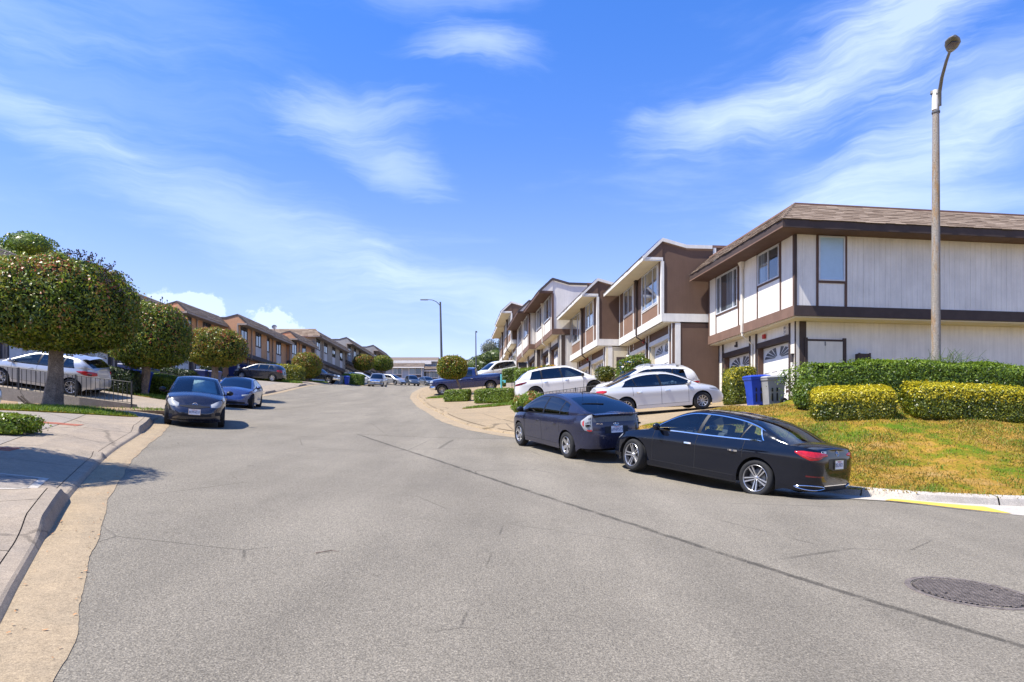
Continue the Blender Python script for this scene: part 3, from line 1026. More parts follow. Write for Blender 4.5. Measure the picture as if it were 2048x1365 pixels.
# brick bands laid across the drives on the left
def brick_band(a, bq, rows, name='brick_band'):
    a = Vector(a); bq = Vector(bq)
    d = (bq - a); L_ = d.length; d.normalize(); nn = Vector((-d.y, d.x))
    t = empty(name, kind='structure')
    base = None
    k = int(L_ / .205)
    for r in range(rows):
        for i in range(k):
            p = a + d * (.205 * (i + .5)) + nn * (.105 * r)
            z = zf(p.x, p.y) + walk_l + .002 + random.uniform(-.002, .004)
            gn = ground_normal(p.x, p.y)
            xd = (Vector((d.x, d.y, 0)) - gn * gn.dot(Vector((d.x, d.y, 0)))).normalized()
            mt = frame((p.x, p.y, z), xd, gn.cross(xd), gn)
            if base is None:
                bb = MB(); bb.box(-.098, .098, -.048, .048, -.03, .004)
                base = bb.build('brick', 'brick_red', t)
                base.matrix_local = mt
            else:
                o = base.copy(); COL.objects.link(o); o.matrix_local = mt
    return t


brick_band((-10.1, 16.5), (-13.2, 15.9), 4)
brick_band((-8.3, 11.8), (-11.2, 11.0), 4)

# a concrete utility lid set in the walk
uc = empty('utility_cover', (0, 0, 0), label='pale concrete utility box lid set flush in the left sidewalk near the kerb', cat='utility cover')
i0 = int(np.argmin(abs(yy - 8.75))); i1 = int(np.argmin(abs(yy - 10.1)))
def walk_lift(o): return np.array([np.interp(o, [.622, 1.0, 1.5], [h + .012, bl * .6 + walk_l * .4, walk_l]) for h, bl in zip(hk, blend)])
strip('cover_frame', LP, LN, i0, i1, [.80, 1.0, 1.5, 1.95], [walk_lift(o_) + .005 for o_ in (.80, 1.0, 1.5, 1.95)], 'concrete_white', uc)
strip('lid', LP, LN, i0 + 1, i1 - 1, [.90, 1.0, 1.5, 1.85], [walk_lift(o_) + .009 for o_ in (.90, 1.0, 1.5, 1.85)], 'concrete_grey', uc)

# the manhole cover in the road
gn = ground_normal(4.2, 6.45)
xd = Vector((.9, .3, 0)); xd = (xd - gn * gn.dot(xd)).normalized()
mh = empty('manhole_cover', mat=frame((4.22, 6.46, zf(4.22, 6.46) + .003), xd, gn.cross(xd), gn),
           label='round rusty cast iron manhole cover set in the grey asphalt road', cat='manhole cover')
b = MB(); b.lathe([(.475, -.01), (.475, .006), (.525, .006), (.53, -.01)], 48); b.build('rim', 'cast_iron', mh)
b = MB(); b.lathe([(.0, .0), (.466, .0), (.467, -.02)], 48); b.build('lid', 'iron_pit', mh)
b = MB()
for i in range(-9, 10):
    for j in range(-13, 14):
        x = i * .047 + (.0235 if j % 2 else 0); y = j * .034
        if math.hypot(x, y) < .445 and not (abs(abs(x) - .27) < .03 and abs(y) < .03):
            b.box(x - .017, x + .017, y - .012, y + .012, 0, .009)
o = b.build('tread_studs', 'cast_iron', mh); o['kind'] = 'stuff'

# a few fallen twigs and leaves in the gutter and on the road
b = MB()
for _ in range(260):
    k = random.randrange(60, 390)
    q = LP[k] + LN[k] * random.choice([random.uniform(.0, .06), random.uniform(.34, .42), random.uniform(-.1, .5)])
    z = zf(q[0], q[1]) + .016
    a = random.uniform(0, 6.28); l = random.uniform(.012, .035)
    b.quad((q[0], q[1], z), (q[0] + l * math.cos(a), q[1] + l * math.sin(a), z + .004), (q[0] + l * 1.2 * math.cos(a + .5), q[1] + l * 1.2 * math.sin(a + .5), z + .008), (q[0] + l * .6 * math.cos(a + 1), q[1] + l * .6 * math.sin(a + 1), z + .003))
o = b.build('fallen_leaves', 'dead_leaf'); o['kind'] = 'stuff'
b = MB()
b.tube([(-1.95, 6.95, zf(-1.95, 6.95) + .012), (-1.82, 7.06, zf(-1.82, 7.06) + .016), (-1.74, 7.06, zf(-1.74, 7.06) + .01)], [.006, .005, .003], 6)
props(b.build('twig', 'bark'), 'thin dry twig lying on the open asphalt', 'twig')

# ------------------------------------------------------------------ vehicles
WHEELS = {}


def wheel_meshes(r, wd, rim_r, style):
    """tyre and rim meshes; axle along y, outside towards +y"""
    key = (r, wd, rim_r, style)
    if key in WHEELS: return WHEELS[key]
    h = wd / 2
    b = MB()
    b.lathe([(rim_r - .012, -h * .8), (rim_r + .01, -h * .95), (r - .03, -h), (r - .008, -h * .82), (r, -h * .5), (r - .006, -h * .18), (r - .006, -h * .14), (r, -h * .1), (r, h * .1), (r - .006, h * .14), (r - .006, h * .18), (r, h * .5), (r - .008, h * .82), (r - .03, h), (rim_r + .03, h * 1.02), (rim_r + .008, h * .96), (rim_r - .012, h * .8)], 40, 'y')
    ty = b.build('tmp', 'tyre_rubber', smooth=40); me_t = ty.data; bpy.data.objects.remove(ty)
    b = MB()
    # barrel, lip, disc
    b.cur = 1
    b.lathe([(rim_r - .02, h * .80), (rim_r - .055, h * .3), (rim_r - .06, -h * .8)], 36, 'y')
    b.lathe([(.0, h * .12), (rim_r - .06, h * .12)], 24, 'y')
    b.cur = 0
    b.lathe([(rim_r - .004, h * .95), (rim_r - .008, h * .98), (rim_r - .014, h * .95), (rim_r - .018, h * .8)], 36, 'y')
    ns, kind = style
    yf = h * .80
    for i in range(ns):
        a = 2 * math.pi * i / ns + math.pi / 2
        def pt(rad, off, y):
            return (rad * math.cos(a) - off * math.sin(a), y, rad * math.sin(a) + off * math.cos(a))
        def spoke(o0, o1, w0, w1, mi=0, y0=yf * .75, y1=yf):
            b.cur = mi
            r0, r1 = .035, rim_r - .018
            f = [pt(r0, o0 - w0, y0), pt(r0, o0 + w0, y0), pt(r1, o1 + w1, y1), pt(r1, o1 - w1, y1)]
            k = [pt(r0, o0 - w0, y0 - .035), pt(r0, o0 + w0, y0 - .035), pt(r1, o1 + w1, y1 - .05), pt(r1, o1 - w1, y1 - .05)]
            b.add(f + k, [(3, 2, 1, 0), (0, 1, 5, 4), (1, 2, 6, 5), (2, 3, 7, 6), (3, 0, 4, 7)])
        if kind == 'twin':          # forked spoke: two bright blades with a dark valley
            spoke(.017, .034, .009, .013); spoke(-.017, -.034, .009, .013)
            spoke(0, 0, .014, .026, 1, yf * .62, yf * .80)
        elif kind == 'fork':
            spoke(.010, .045, .010, .013); spoke(-.010, -.045, .010, .013)
        elif kind == 'wide':
            spoke(0, 0, .032, .046)
        elif kind == 'thin':
            spoke(0, 0, .014, .017)
        else:
            spoke(0, 0, .022, .028)
    b.cur = 0
    b.lathe([(.0, yf * .92), (.028, yf * .92), (.034, yf * .85), (.045, yf * .72), (.06, yf * .5)], 20, 'y')
    for i in range(5):
        a = 2 * math.pi * (i + .5) / 5
        b.lathe([(0, yf * .78), (.009, yf * .78), (.010, yf * .5)], 6, 'y', (.052 * math.cos(a), 0, .052 * math.sin(a)))
    b.cur = 2
    b.lathe([(.0, h * .14), (rim_r * .62, h * .16), (rim_r * .64, h * .1)], 28, 'y')
    o = b.build('tmp', ['wheel_alloy', 'wheel_dark', 'steel_pole'], smooth=30); me_r = o.data; bpy.data.objects.remove(o)
    WHEELS[key] = (me_t, me_r)
    return WHEELS[key]


class Body:
    """car shell as functions of plan position and height; x runs from tail (0) to nose (L), y to the car's left"""
    def __init__(s, sp):
        s.sp = sp
        s.L, s.W = sp['L'], sp['W']
        s.xm = s.L / 2; s.a = s.L / 2
        s.nf, s.nr = sp.get('nf', 4.6), sp.get('nr', 6.0)
        s.zs = cr(*zip(*sp['belt']))
        s.zsill = sp.get('sill', .19)
        s.ra = sp['tyre'] + sp.get('archgap', .045)
        s.xr = sp['ro']; s.xf = sp['ro'] + sp['wb']
        s.prof = cr([-.2, 0, .12, .32, .55, .74, .84, 1.0], sp.get('prof', [.93, .945, .962, .974, .987, 1.0, .990, .945]))
        s.fd = cr([-.2, 0, .2, .42, .62, .8, 1.0], sp.get('fface', [-.14, -.09, -.02, 0, -.02, -.07, -.20]))
        s.rd = cr([-.2, 0, .2, .42, .62, .8, 1.0], sp.get('rface', [-.10, -.06, -.01, 0, -.015, -.035, -.06]))
        # contour for arc look-up (at mid height)
        t = []
        for ang in np.linspace(0, math.pi, 1201):
            c0, s0 = -math.cos(ang), math.sin(ang)
            n = s.nf if c0 > 0 else s.nr
            k = (abs(c0) ** n + abs(s0) ** n) ** (-1 / n)
            t.append((c0 * k, s0 * k))
        s.cs = np.array(t)
        xy = np.c_[s.xm + s.a * s.cs[:, 0], s.W / 2 * s.cs[:, 1]]
        s.arc = np.r_[0, np.cumsum(np.hypot(*np.diff(xy, axis=0).T))]
        s.xy = xy
        s.Q = s.arc[-1]

    def zlow(s, x, endk=0.0):
        sp = s.sp
        z = np.full_like(np.asarray(x, float), s.zsill)
        bump_f, bump_r = sp.get('bf', .20), sp.get('br', .26)
        z = z + (bump_f - s.zsill) * np.clip((x - s.xf - s.ra) / .15, 0, 1) + (bump_r - s.zsill) * np.clip((s.xr - s.ra - x) / .15, 0, 1)
        for xa in (s.xr, s.xf):
            d = np.abs(x - xa) / s.ra
            arch = sp['tyre'] + np.sqrt(np.clip(1 - d * d, 0, 1)) * s.ra
            z = np.where(d <= 1.0, np.maximum(z, arch), z)
        return z

    def pos(s, c, sv, z):
        """plan unit point (c, sv) at height z -> xyz"""
        c = np.asarray(c, float); sv = np.asarray(sv, float); z = np.asarray(z, float)
        x0 = s.xm + s.a * c
        zt_ = s.zs(x0)
        tz = np.clip((z - s.zsill) / (zt_ - s.zsill), -.2, 1.0)
        sm = lambda v, e0, e1: np.clip((v - e0) / (e1 - e0), 0, 1) ** 2 * (3 - 2 * np.clip((v - e0) / (e1 - e0), 0, 1))
        x = x0 + s.fd(tz) * sm(c, s.sp.get('fstart', .78), 1.0) - s.rd(tz) * sm(-c, .80, 1.0)
        y = s.W / 2 * s.prof(tz) * sv
        # fender swell over the wheels
        for xa in (s.xr, s.xf):
            y = y * (1 + .012 * np.exp(-((x0 - xa) / .5) ** 2) * np.clip(1.6 - 2 * np.abs(tz - .5), 0, 1))
        return np.stack([x, y, z], -1)

    def q(s, q, z, off=0.0):
        """arc position from the tail centre (left side) and height"""
        c = np.interp(q, s.arc, s.cs[:, 0]); sv = np.interp(q, s.arc, s.cs[:, 1])
        p = s.pos(c, sv, z)
        if off:
            e = .01
            c2 = np.interp(q + e, s.arc, s.cs[:, 0]); s2 = np.interp(q + e, s.arc, s.cs[:, 1])
            c1 = np.interp(q - e, s.arc, s.cs[:, 0]); s1 = np.interp(q - e, s.arc, s.cs[:, 1])
            du = s.pos(c2, s2, z) - s.pos(c1, s1, z)
            dv = s.pos(c, sv, z + .01) - s.pos(c, sv, z - .01)
            n = np.cross(dv, du)
            n /= np.linalg.norm(n, axis=-1, keepdims=True)
            p = p + n * off
        return p

    def qry(s, y): return float(np.interp(y, s.xy[:600, 1], s.arc[:600]))      # on the tail, distance y from the middle
    def qfy(s, y): return s.Q - float(np.interp(y, s.xy[::-1][:600, 1], (s.Q - s.arc[::-1])[:600]))
    def qx(s, x):  return float(np.interp(x, s.xy[:, 0], s.arc))


def make_car(name, sp, label, loc, head, group=None, cat='car', zoff=None, detail=2):
    B = Body(sp)
    L, W = B.L, B.W
    x_mid = (B.xr + B.xf) / 2
    # stand on the land at the four wheels
    hx, hy = head; n_ = math.hypot(hx, hy); hx, hy = hx / n_, hy / n_
    wb = sp['wb']; tr = W / 2 - .12
    lift = sp.get('lift', 0.0) if zoff is None else zoff
    zc = []
    for sx_ in (1, -1):
        for sy_ in (1, -1):
            px_, py_ = loc[0] + hx * wb / 2 * sx_ - hy * tr * sy_, loc[1] + hy * wb / 2 * sx_ + hx * tr * sy_
            zc.append(zf(px_, py_))
    zfl, zfr, zrl, zrr = zc
    fwd = Vector((hx * wb, hy * wb, (zfl + zfr - zrl - zrr) / 2))
    lft = Vector((-hy * 2 * tr, hx * 2 * tr, (zfl + zrl - zfr - zrr) / 2))
    up = fwd.cross(lft).normalized(); fwd.normalize(); lft = up.cross(fwd)
    if sp.get('pitch_only'): pass
    org = (loc[0], loc[1], sum(zc) / 4 + lift)
    root = empty(name, mat=frame(org, fwd, lft, up), label=label, cat=cat, group=group)
    T = Matrix.Translation((-x_mid, 0, 0))

    def build(b, nm, mat, parent=root, smooth=38):
        b.v = [(p[0] - x_mid, p[1], p[2]) for p in b.v]
        return b.build(nm, mat, parent, smooth=smooth)

    pm = sp['paint']
    # --- stations round the plan: (c, s) on the left half from tail centre to nose centre
    c_r = -(1 - .8 ** B.nr) ** (1 / B.nr); c_f = (1 - .8 ** B.nf) ** (1 / B.nf)
    xs = set(np.round(np.arange(B.xm + B.a * c_r, B.xm + B.a * c_f, .085), 4))
    for xa in (B.xr, B.xf):
        xs = {x for x in xs if abs(x - xa) > B.ra + .03}
        xs |= {round(xa + B.ra * math.cos(t), 4) for t in np.linspace(.02, math.pi - .02, 19)}
        xs |= {round(xa + B.ra + .003, 4), round(xa - B.ra - .003, 4), round(xa + B.ra - .0005, 4), round(xa - B.ra + .0005, 4)}
    doors = sp['doors']                                   # x positions of door shuts, front to back
    xs = {x for x in xs if all(abs(x - d) > .03 for d in doors)} | set(doors)
    xs = sorted(xs)
    st = [(-(1 - t ** B.nr) ** (1 / B.nr), t) for t in np.linspace(0, .8, 10)[:-1]]
    for x in xs:
        c = (x - B.xm) / B.a
        n = B.nf if c > 0 else B.nr
        st.append((c, (1 - abs(c) ** n) ** (1 / n)))
    st += [((1 - t ** B.nf) ** (1 / B.nf), t) for t in np.linspace(.8, 0, 12)[1:]]
    C = np.array([p[0] for p in st]); SV = np.array([p[1] for p in st])
    X0 = B.xm + B.a * C
    zl = B.zlow(X0); zh = B.zs(X0)
    nt = 16
    tt = np.linspace(0, 1, nt) ** .95
    G = np.stack([B.pos(C, SV, zl + (zh - zl) * t) for t in tt], 1)      # [station][level]
    # lower body split into shell and doors
    parts = {'body': MB()}
    for k in range(len(doors) - 1): parts[k] = MB()
    for side in (1, -1):
        for key, b in parts.items(): b.map = {}
        for i in range(len(st) - 1):
            xc = (X0[i] + X0[i + 1]) / 2
            dk = None
            if SV[i] > .8:
                for k in range(len(doors) - 1):
                    if doors[k + 1] < xc < doors[k]: dk = k
            for j in range(nt - 1):
                zc_ = (G[i, j, 2] + G[i + 1, j + 1, 2]) / 2
                b = parts[dk] if dk is not None and zc_ > B.zsill + .12 else parts['body']
                ids = []
                for (ii, jj) in ((i, j), (i, j + 1), (i + 1, j + 1), (i + 1, j)):
                    kk = (side, ii, jj)
                    if kk not in b.map:
                        b.map[kk] = len(b.v); p = G[ii, jj]; b.v.append((p[0], p[1] * side, p[2]))
                    ids.append(b.map[kk])
                if side < 0: ids = ids[::-1]
                b.face(*ids)
    body = parts['body']
    # bonnet, boot lid: the deck between the shoulders
    xcowl, xtail = sp['cowl'], sp['tail']
    crn = sp.get('crown', .07)
    body_top = MB()
    for lo, hi in ((-1.0, xtail + .06), (xcowl - .12, L + 1)):
        idx = [i for i in range(len(st)) if lo <= X0[i] <= hi]
        if len(idx) < 2: continue
        rows = []
        for i in idx:
            p = G[i, -1]
            rows.append([(p[0], p[1] * s_, p[2] + crn * (1 - s_ * s_) * min(1, p[1] / (.35 * W))) for s_ in np.linspace(1, -1, 15)])
        body_top.grid(rows)
    body.add(body_top.v, body_top.f)
    # --- greenhouse
    rail = cr(*zip(*sp['rail']))
    hw = sp.get('roofw', W * .335)
    xr0, xr1 = sp['rail'][0][0], sp['rail'][-1][0]
    Hm = max(z for _, z in sp['rail'])
    cW = cr(X0[SV > .3], (G[:, -1, 1])[SV > .3]) if False else None
    shx = G[:, -1, 0]; shy = G[:, -1, 1]
    order = np.argsort(shx)
    yb = lambda x: np.interp(x, shx[order], shy[order]) - .018
    zb = lambda x: B.zs(x) - .004

    def yr(x):
        f = np.clip((rail(x) - zb(x)) / (Hm - zb(x)), 0, 1)
        return yb(x) - (yb(x) - hw) * f ** .9

    def side_pt(x, v, off=0.0, side=1):
        zz = zb(x) + (rail(x) - zb(x)) * v
        y = yb(x) + (yr(x) - yb(x)) * v + sp.get('bow', .035) * 4 * v * (1 - v) * min(1, (rail(x) - zb(x)) / .3)
        return (float(x), float((y + off) * side), float(zz + off * .3))

    def height(x): return max(1e-4, float(rail(x) - zb(x)))
    top_gap, bot_gap = sp.get('top_gap', .055), sp.get('bot_gap', .03)
    vlo = lambda x: min(.5, bot_gap / height(x))
    vhi = lambda x: max(vlo(x), 1 - top_gap / height(x))
    cols = sp['cols']          # [(x at belt, x at rail side, kind after this line)], front to back
    shell = MB(); trims = {}; chromes = {}
    glasses = []
    for side in (1, -1):
        trim = trims[side] = MB(); chrome = chromes[side] = MB()
        def patch(b, xa, xb_, v0, v1, n=8, m=5, off=0.0):
            rows = []
            for i in range(n + 1):
                row = []
                for j in range(m + 1):
                    f = j / m
                    # find x on slanted column lines
                    v = f
                    x = xa(f) + (xb_(f) - xa(f)) * i / n
                    vv = v0(x) + (v1(x) - v0(x)) * f
                    row.append(side_pt(x, vv, off, side))
                rows.append(row)
            if side > 0: rows = rows[::-1]
            b.grid(rows)
        ln_ = [(lambda f, a=a, c=c: a + (c - a) * f) for a, c, _ in cols]
        zero = lambda x: 0.0; one = lambda x: 1.0
        # front and rear paint areas
        patch(shell, lambda f: xr1 - 1e-3, ln_[0], zero, one, 6)
        patch(shell, ln_[-1], lambda f: xr0 + 1e-3, zero, one, 10)
        for k in range(len(cols) - 1):
            kind = cols[k][2]
            if kind == 'glass':
                g = MB(); patch(g, ln_[k], ln_[k + 1], vlo, vhi, 12, 6)
                glasses.append((g, 'side_window', sp.get('glass_side', 'car_glass_dark') if not (k == 0 and sp.get('glass_front')) else sp['glass_front']))
                dst = trim if sp.get('dark_dlo') else shell
                patch(shell, ln_[k], ln_[k + 1], vhi, one, 12, 2)
                patch(trim, ln_[k], ln_[k + 1], zero, vlo, 12, 1)
                cm = chrome if sp.get('chrome_dlo') else trim
                dv = lambda x: .012 / height(x)
                patch(cm, ln_[k], ln_[k + 1], lambda x: vhi(x) - dv(x) * .2, lambda x: min(1, vhi(x) + dv(x) * 1.3), 12, 1, .004)
                patch(cm, ln_[k], ln_[k + 1], lambda x: max(0, vlo(x) - dv(x) * 1.3), lambda x: vlo(x) + dv(x) * .2, 12, 1, .004)
            else:
                b = trim if kind == 'black' else shell
                patch(b, ln_[k], ln_[k + 1], zero, vhi, 3, 5, .002 if kind == 'black' else 0)
                patch(shell, ln_[k], ln_[k + 1], vhi, one, 3, 2)
                if sp.get('chrome_dlo'):
                    dv = lambda x: .012 / height(x)
                    patch(chrome, ln_[k], ln_[k + 1], lambda x: vhi(x) - dv(x) * .2, lambda x: min(1, vhi(x) + dv(x) * 1.3), 3, 1, .004)
                    patch(chrome, ln_[k], ln_[k + 1], lambda x: max(0, vlo(x) - dv(x) * 1.3), lambda x: vlo(x) + dv(x) * .2, 3, 1, .004)
        # closing strip at the last window line
        if sp.get('chrome_dlo'):
            xl = cols[-1]
            patch(chrome, ln_[-1], lambda f: ln_[-1](f) - .022, vlo, vhi, 1, 5, .004)
            patch(chrome, lambda f: ln_[0](f) + .012, ln_[0], vlo, vhi, 1, 5, .004)
    bowx = lambda x: float(np.interp(x, [xr0, xr0 + .5, (xr0 + xr1) / 2, xr1 - .9, xr1], [-sp.get('rbow', .10), -.02, 0, .03, sp.get('wbow', .22)]))
    rcr = sp.get('rcrown', .055)

    def top_pt(x, s_, off=0.0):
        f = min(1, height(x) / .35)
        return (x + bowx(x) * (1 - s_ * s_), float(yr(x)) * s_, float(rail(x)) + rcr * (1 - abs(s_) ** 2.4) * (.25 + .75 * f) + off)

    def top_patch(b, x0, x1, s0, s1, n, m, off=0.0):
        b.grid([[top_pt(x, s_, off) for s_ in np.linspace(s1, s0, m + 1)] for x in np.linspace(x0, x1, n + 1)])
    xw0, xw1 = sp['screen']       # windscreen: base x, top x
    xg0, xg1 = sp['rearscreen']   # rear window: base x, top x
    e = .035
    top_patch(shell, xr1 - .001, xw0, -1, 1, 2, 12)
    ew = sp.get('apillar', .90)
    for s0, s1 in ((-1, -ew), (ew, 1)):
        top_patch(shell, xw0, xw1, s0, s1, 10, 2); top_patch(shell, xg1, xg0, s0, s1, 10, 2)
    top_patch(shell, xw1, xg1, -1, 1, 18, 14)
    top_patch(shell, xg0, xr0 + .001, -1, 1, 3, 12)
    g = MB(); top_patch(g, xw0, xw1, -ew, ew, 10, 12); glasses.append((g, 'windscreen', sp.get('glass_wind', 'car_glass_mid')))
    g = MB(); top_patch(g, xg1, xg0, -ew, ew, 10, 12); glasses.append((g, 'rear_window', sp.get('glass_rear', 'car_glass_dark')))
    body.add(shell.v, shell.f)
    build(body, 'body', pm)
    for k in range(len(doors) - 1):
        for side in (1, -1):
            b = MB()
            keep = {}
            src = parts[k]
            for f in src.f:
                if (src.v[f[0]][1] > 0) == (side > 0):
                    ids = []
                    for i_ in f:
                        if i_ not in keep: keep[i_] = len(b.v); b.v.append(src.v[i_])
                        ids.append(keep[i_])
                    b.face(*ids)
            d = build(b, 'door', pm)
            if sp.get('handles', True):
                zh_ = sp.get('handle_z', .80)
                xh = doors[k + 1] + sp.get('handle_in', .12)
                hb = MB()
                q0, q1 = B.qx(xh), B.qx(xh + .20)
                rows = []
                for q_ in np.linspace(q0, q1, 7):
                    u = (q_ - q0) / (q1 - q0)
                    bul = .026 * math.sin(math.pi * min(1, max(0, u))) ** .5 + .004
                    rows.append([tuple(B.q(q_, zh_ + dz, o_)) for dz, o_ in ((-.014, .001), (-.014, bul), (.014, bul), (.014, .001))])
                for r in rows:
                    for i_, p in enumerate(r): r[i_] = (p[0], p[1] * side, p[2])
                hb.grid(rows)
                build(hb, 'handle', sp.get('handle_mat', pm), d)
    for b_ in trims.values(): build(b_, 'window_trim', 'car_trim')
    for b_ in chromes.values():
        if b_.v: build(b_, 'bright_trim', 'chrome')
    for g, nm, mt in glasses: build(g, nm, mt)
    # shut lines
    seam = MB()
    for side in (1, -1):
        for d in doors:
            q0 = B.qx(d)
            zz = np.linspace(float(B.zlow(np.array([d]))[0]) + .10, float(B.zs(d)) - .004, 12)
            zz = zz[zz > float(B.zlow(np.array([d]))[0]) + .02]
            seam.grid([[(lambda p: (p[0], p[1] * side, p[2]))(B.q(q0 + dq, z, .0015)) for dq in (-.005, .005)] for z in zz])
        qa, qb = B.qx(doors[-1]), B.qx(doors[0])
        seam.grid([[(lambda p: (p[0], p[1] * side, p[2]))(B.q(q_, B.zsill + .118 + dz, .0015)) for dz in (-.004, .004)] for q_ in np.linspace(qa, qb, 14) if abs(np.interp(q_, B.arc, B.xy[:, 0]) - B.xr) > B.ra + .01])
    build(seam, 'shut_lines', 'car_inner')['kind'] = 'stuff'
    # underside, wheel wells
    un = MB()
    xa_, xb_ = .25, L - .3
    for x0, x1 in ((xa_, B.xr - B.ra), (B.xr + B.ra, B.xf - B.ra), (B.xf + B.ra, xb_)):
        un.box(x0, x1, -W / 2 + (.12 if x0 > B.xr and x1 < B.xf + .1 else .30), W / 2 - (.12 if x0 > B.xr and x1 < B.xf + .1 else .30), B.zsill + .02, B.zsill + .10)
    un.box(xa_, xb_, -W / 2 + .36, W / 2 - .36, B.zsill + .03, B.zsill + .2)
    for xa in (B.xr, B.xf):
        for side in (1, -1):
            y0, y1 = (W / 2 - .36) * side, (W / 2 - .075) * side
            rows = []
            for t in np.linspace(.0, math.pi, 17):
                rows.append([(xa + (B.ra + .012) * math.cos(t), y, sp['tyre'] + (B.ra + .012) * math.sin(t)) for y in (y0, y1)])
            un.grid(rows)
            n = len(un.v)
            un.v.extend([(xa + (B.ra + .012) * math.cos(t), y0, sp['tyre'] + (B.ra + .012) * math.sin(t)) for t in np.linspace(.0, math.pi, 17)])
            un.face(*range(n, n + 17))
    build(un, 'underbody', 'car_inner', smooth=None)
    # cabin
    if detail >= 1:
        cb_ = MB()
        fl = B.zsill + .12
        cb_.box(xr0 + .35, xcowl, -W / 2 + .14, W / 2 - .14, fl, fl + .02)
        dz = float(zb(xcowl - .3))
        cb_.prism_y([(xcowl + .02, fl), (xcowl + .02, dz - .01), (xcowl - .30, dz - .02), (xcowl - .48, dz - .10), (xcowl - .45, dz - .35)], -W / 2 + .17, W / 2 - .17)
        rp = sp.get('parcel', xr0 + .5)
        cb_.box(xtail - .02, rp + .1, -W / 2 + .16, W / 2 - .16, dz - .10, dz - .06)
        build(cb_, 'cabin', 'car_inner', smooth=None)
        hs_ = min(1.0, (float(rail((xr0 + xr1) / 2)) - fl) / 1.24)
        for k_, (sx0, w_) in enumerate(((sp.get('seat_f', xcowl - 1.35), .50), (sp.get('seat_r', xcowl - 2.08), .60))):
            hd_ = hs_ * (.98 if k_ == 0 else .80)
            for sy in (.36, -.36):
                sb = MB()
                sb.prism_y([(sx0 - .1, fl + .1), (sx0 + .45, fl + .1), (sx0 + .48, fl + .3), (sx0 + .05, fl + .28)], sy - w_ / 2, sy + w_ / 2)
                sb.prism_y([(sx0 - .12, fl + .25), (sx0 + .05, fl + .25), (sx0 - .16, fl + .84 * hd_), (sx0 - .28, fl + .82 * hd_)], sy - w_ / 2 + .02, sy + w_ / 2 - .02)
                sb.prism_y([(sx0 - .27, fl + .84 * hd_), (sx0 - .16, fl + .85 * hd_), (sx0 - .18, fl + 1.02 * hd_), (sx0 - .29, fl + 1.0 * hd_)], sy - .13, sy + .13)
                build(sb, 'seat', 'car_seat', smooth=50)
        if detail >= 2:
            sw = MB()
            cx_, cy_, cz_ = xcowl - .62, .36, dz - .06
            ring = [(cx_ - .08 * math.sin(t), cy_ + .18 * math.cos(t), cz_ + .17 * math.sin(t)) for t in np.linspace(0, 2 * math.pi, 25)]
            sw.tube(ring, .015, 6, False); sw.tube([(cx_, cy_, cz_), (cx_ + .3, cy_, cz_ - .08)], .03, 6)
            sw.box(cx_ - .01, cx_ + .01, cy_ - .17, cy_ + .17, cz_ - .03, cz_ + .03)
            build(sw, 'steering_wheel', 'car_trim')
    # wheels
    me_t, me_r = wheel_meshes(sp['tyre'], sp.get('tw', .22), sp['rim'], sp['rimstyle'])
    for xa in (B.xr, B.xf):
        for side in (1, -1):
            w_ = bpy.data.objects.new('wheel', me_t); link(w_, root)
            st_ = sp.get('steer', 0) if xa == B.xf else 0
            w_.matrix_local = Matrix.Translation((xa - x_mid, side * (W / 2 - .025 - sp.get('tw', .22) / 2), sp['tyre'])) @ Matrix.Rotation((0 if side > 0 else math.pi) + R(st_), 4, 'Z') @ Matrix.Rotation(R(random.uniform(0, 72)), 4, 'Y')
            r_ = bpy.data.objects.new('rim', me_r); link(r_, w_)
            if sp.get('rim_dark'): r_.material_slots[0].link = 'OBJECT'; r_.material_slots[0].material = M('wheel_dark')
    # mirrors
    xm_ = sp.get('mirror', cols[0][0] - .12)
    for side in (1, -1):
        mb = MB()
        y0 = float(yb(xm_)); z0 = float(zb(xm_)) + .055
        rows = []
        for f in np.linspace(0, 1, 7):
            rr = math.sin(math.pi * (.08 + .84 * f)) ** .6
            yy_ = y0 + .07 + .19 * f
            rows.append([(xm_ + .035 - .03 * f + .085 * rr * math.cos(t) * (.75 if math.cos(t) < 0 else 1.0), side * yy_, z0 + .03 + .075 * rr * math.sin(t)) for t in np.linspace(0, 2 * math.pi, 13)[:-1]])
        mb.grid(rows, True)
        mb.add(rows[-1], [tuple(range(12))]); mb.add(rows[0], [tuple(range(12))])
        mb.box(xm_ - .03, xm_ + .05, min(side * (y0 - .03), side * (y0 + .12)), max(side * (y0 - .03), side * (y0 + .12)), z0 - .045, z0 - .008)
        build(mb, 'mirror', sp.get('mirror_mat', pm), smooth=60)

    def patch_q(nm, mat, qa, qb, zlo, zhi, off=.006, n=14, m=4, sides=(1, -1), parent=root, lip=True):
        out = []
        for side in sides:
            b = MB()
            rows = []
            for i in range(n + 1):
                f = i / n
                q_ = qa + (qb - qa) * f
                z0 = float(np.interp(f, np.linspace(0, 1, len(zlo)), zlo)); z1 = float(np.interp(f, np.linspace(0, 1, len(zhi)), zhi))
                row = []
                for j in range(m + 1):
                    g_ = j / m
                    o_ = off * (1 if 0 < i < n and 0 < j < m else .15) if lip else off
                    p = B.q(q_, z0 + (z1 - z0) * g_, o_)
                    row.append((p[0], p[1] * side, p[2]))
                rows.append(row)
            b.grid(rows)
            out.append(build(b, nm, mat, parent, smooth=60))
        return out
    api = dict(B=B, root=root, build=build, patch=patch_q, x_mid=x_mid, G=G, yb=yb, zb=zb, rail=rail, top_pt=top_pt, side_pt=side_pt)
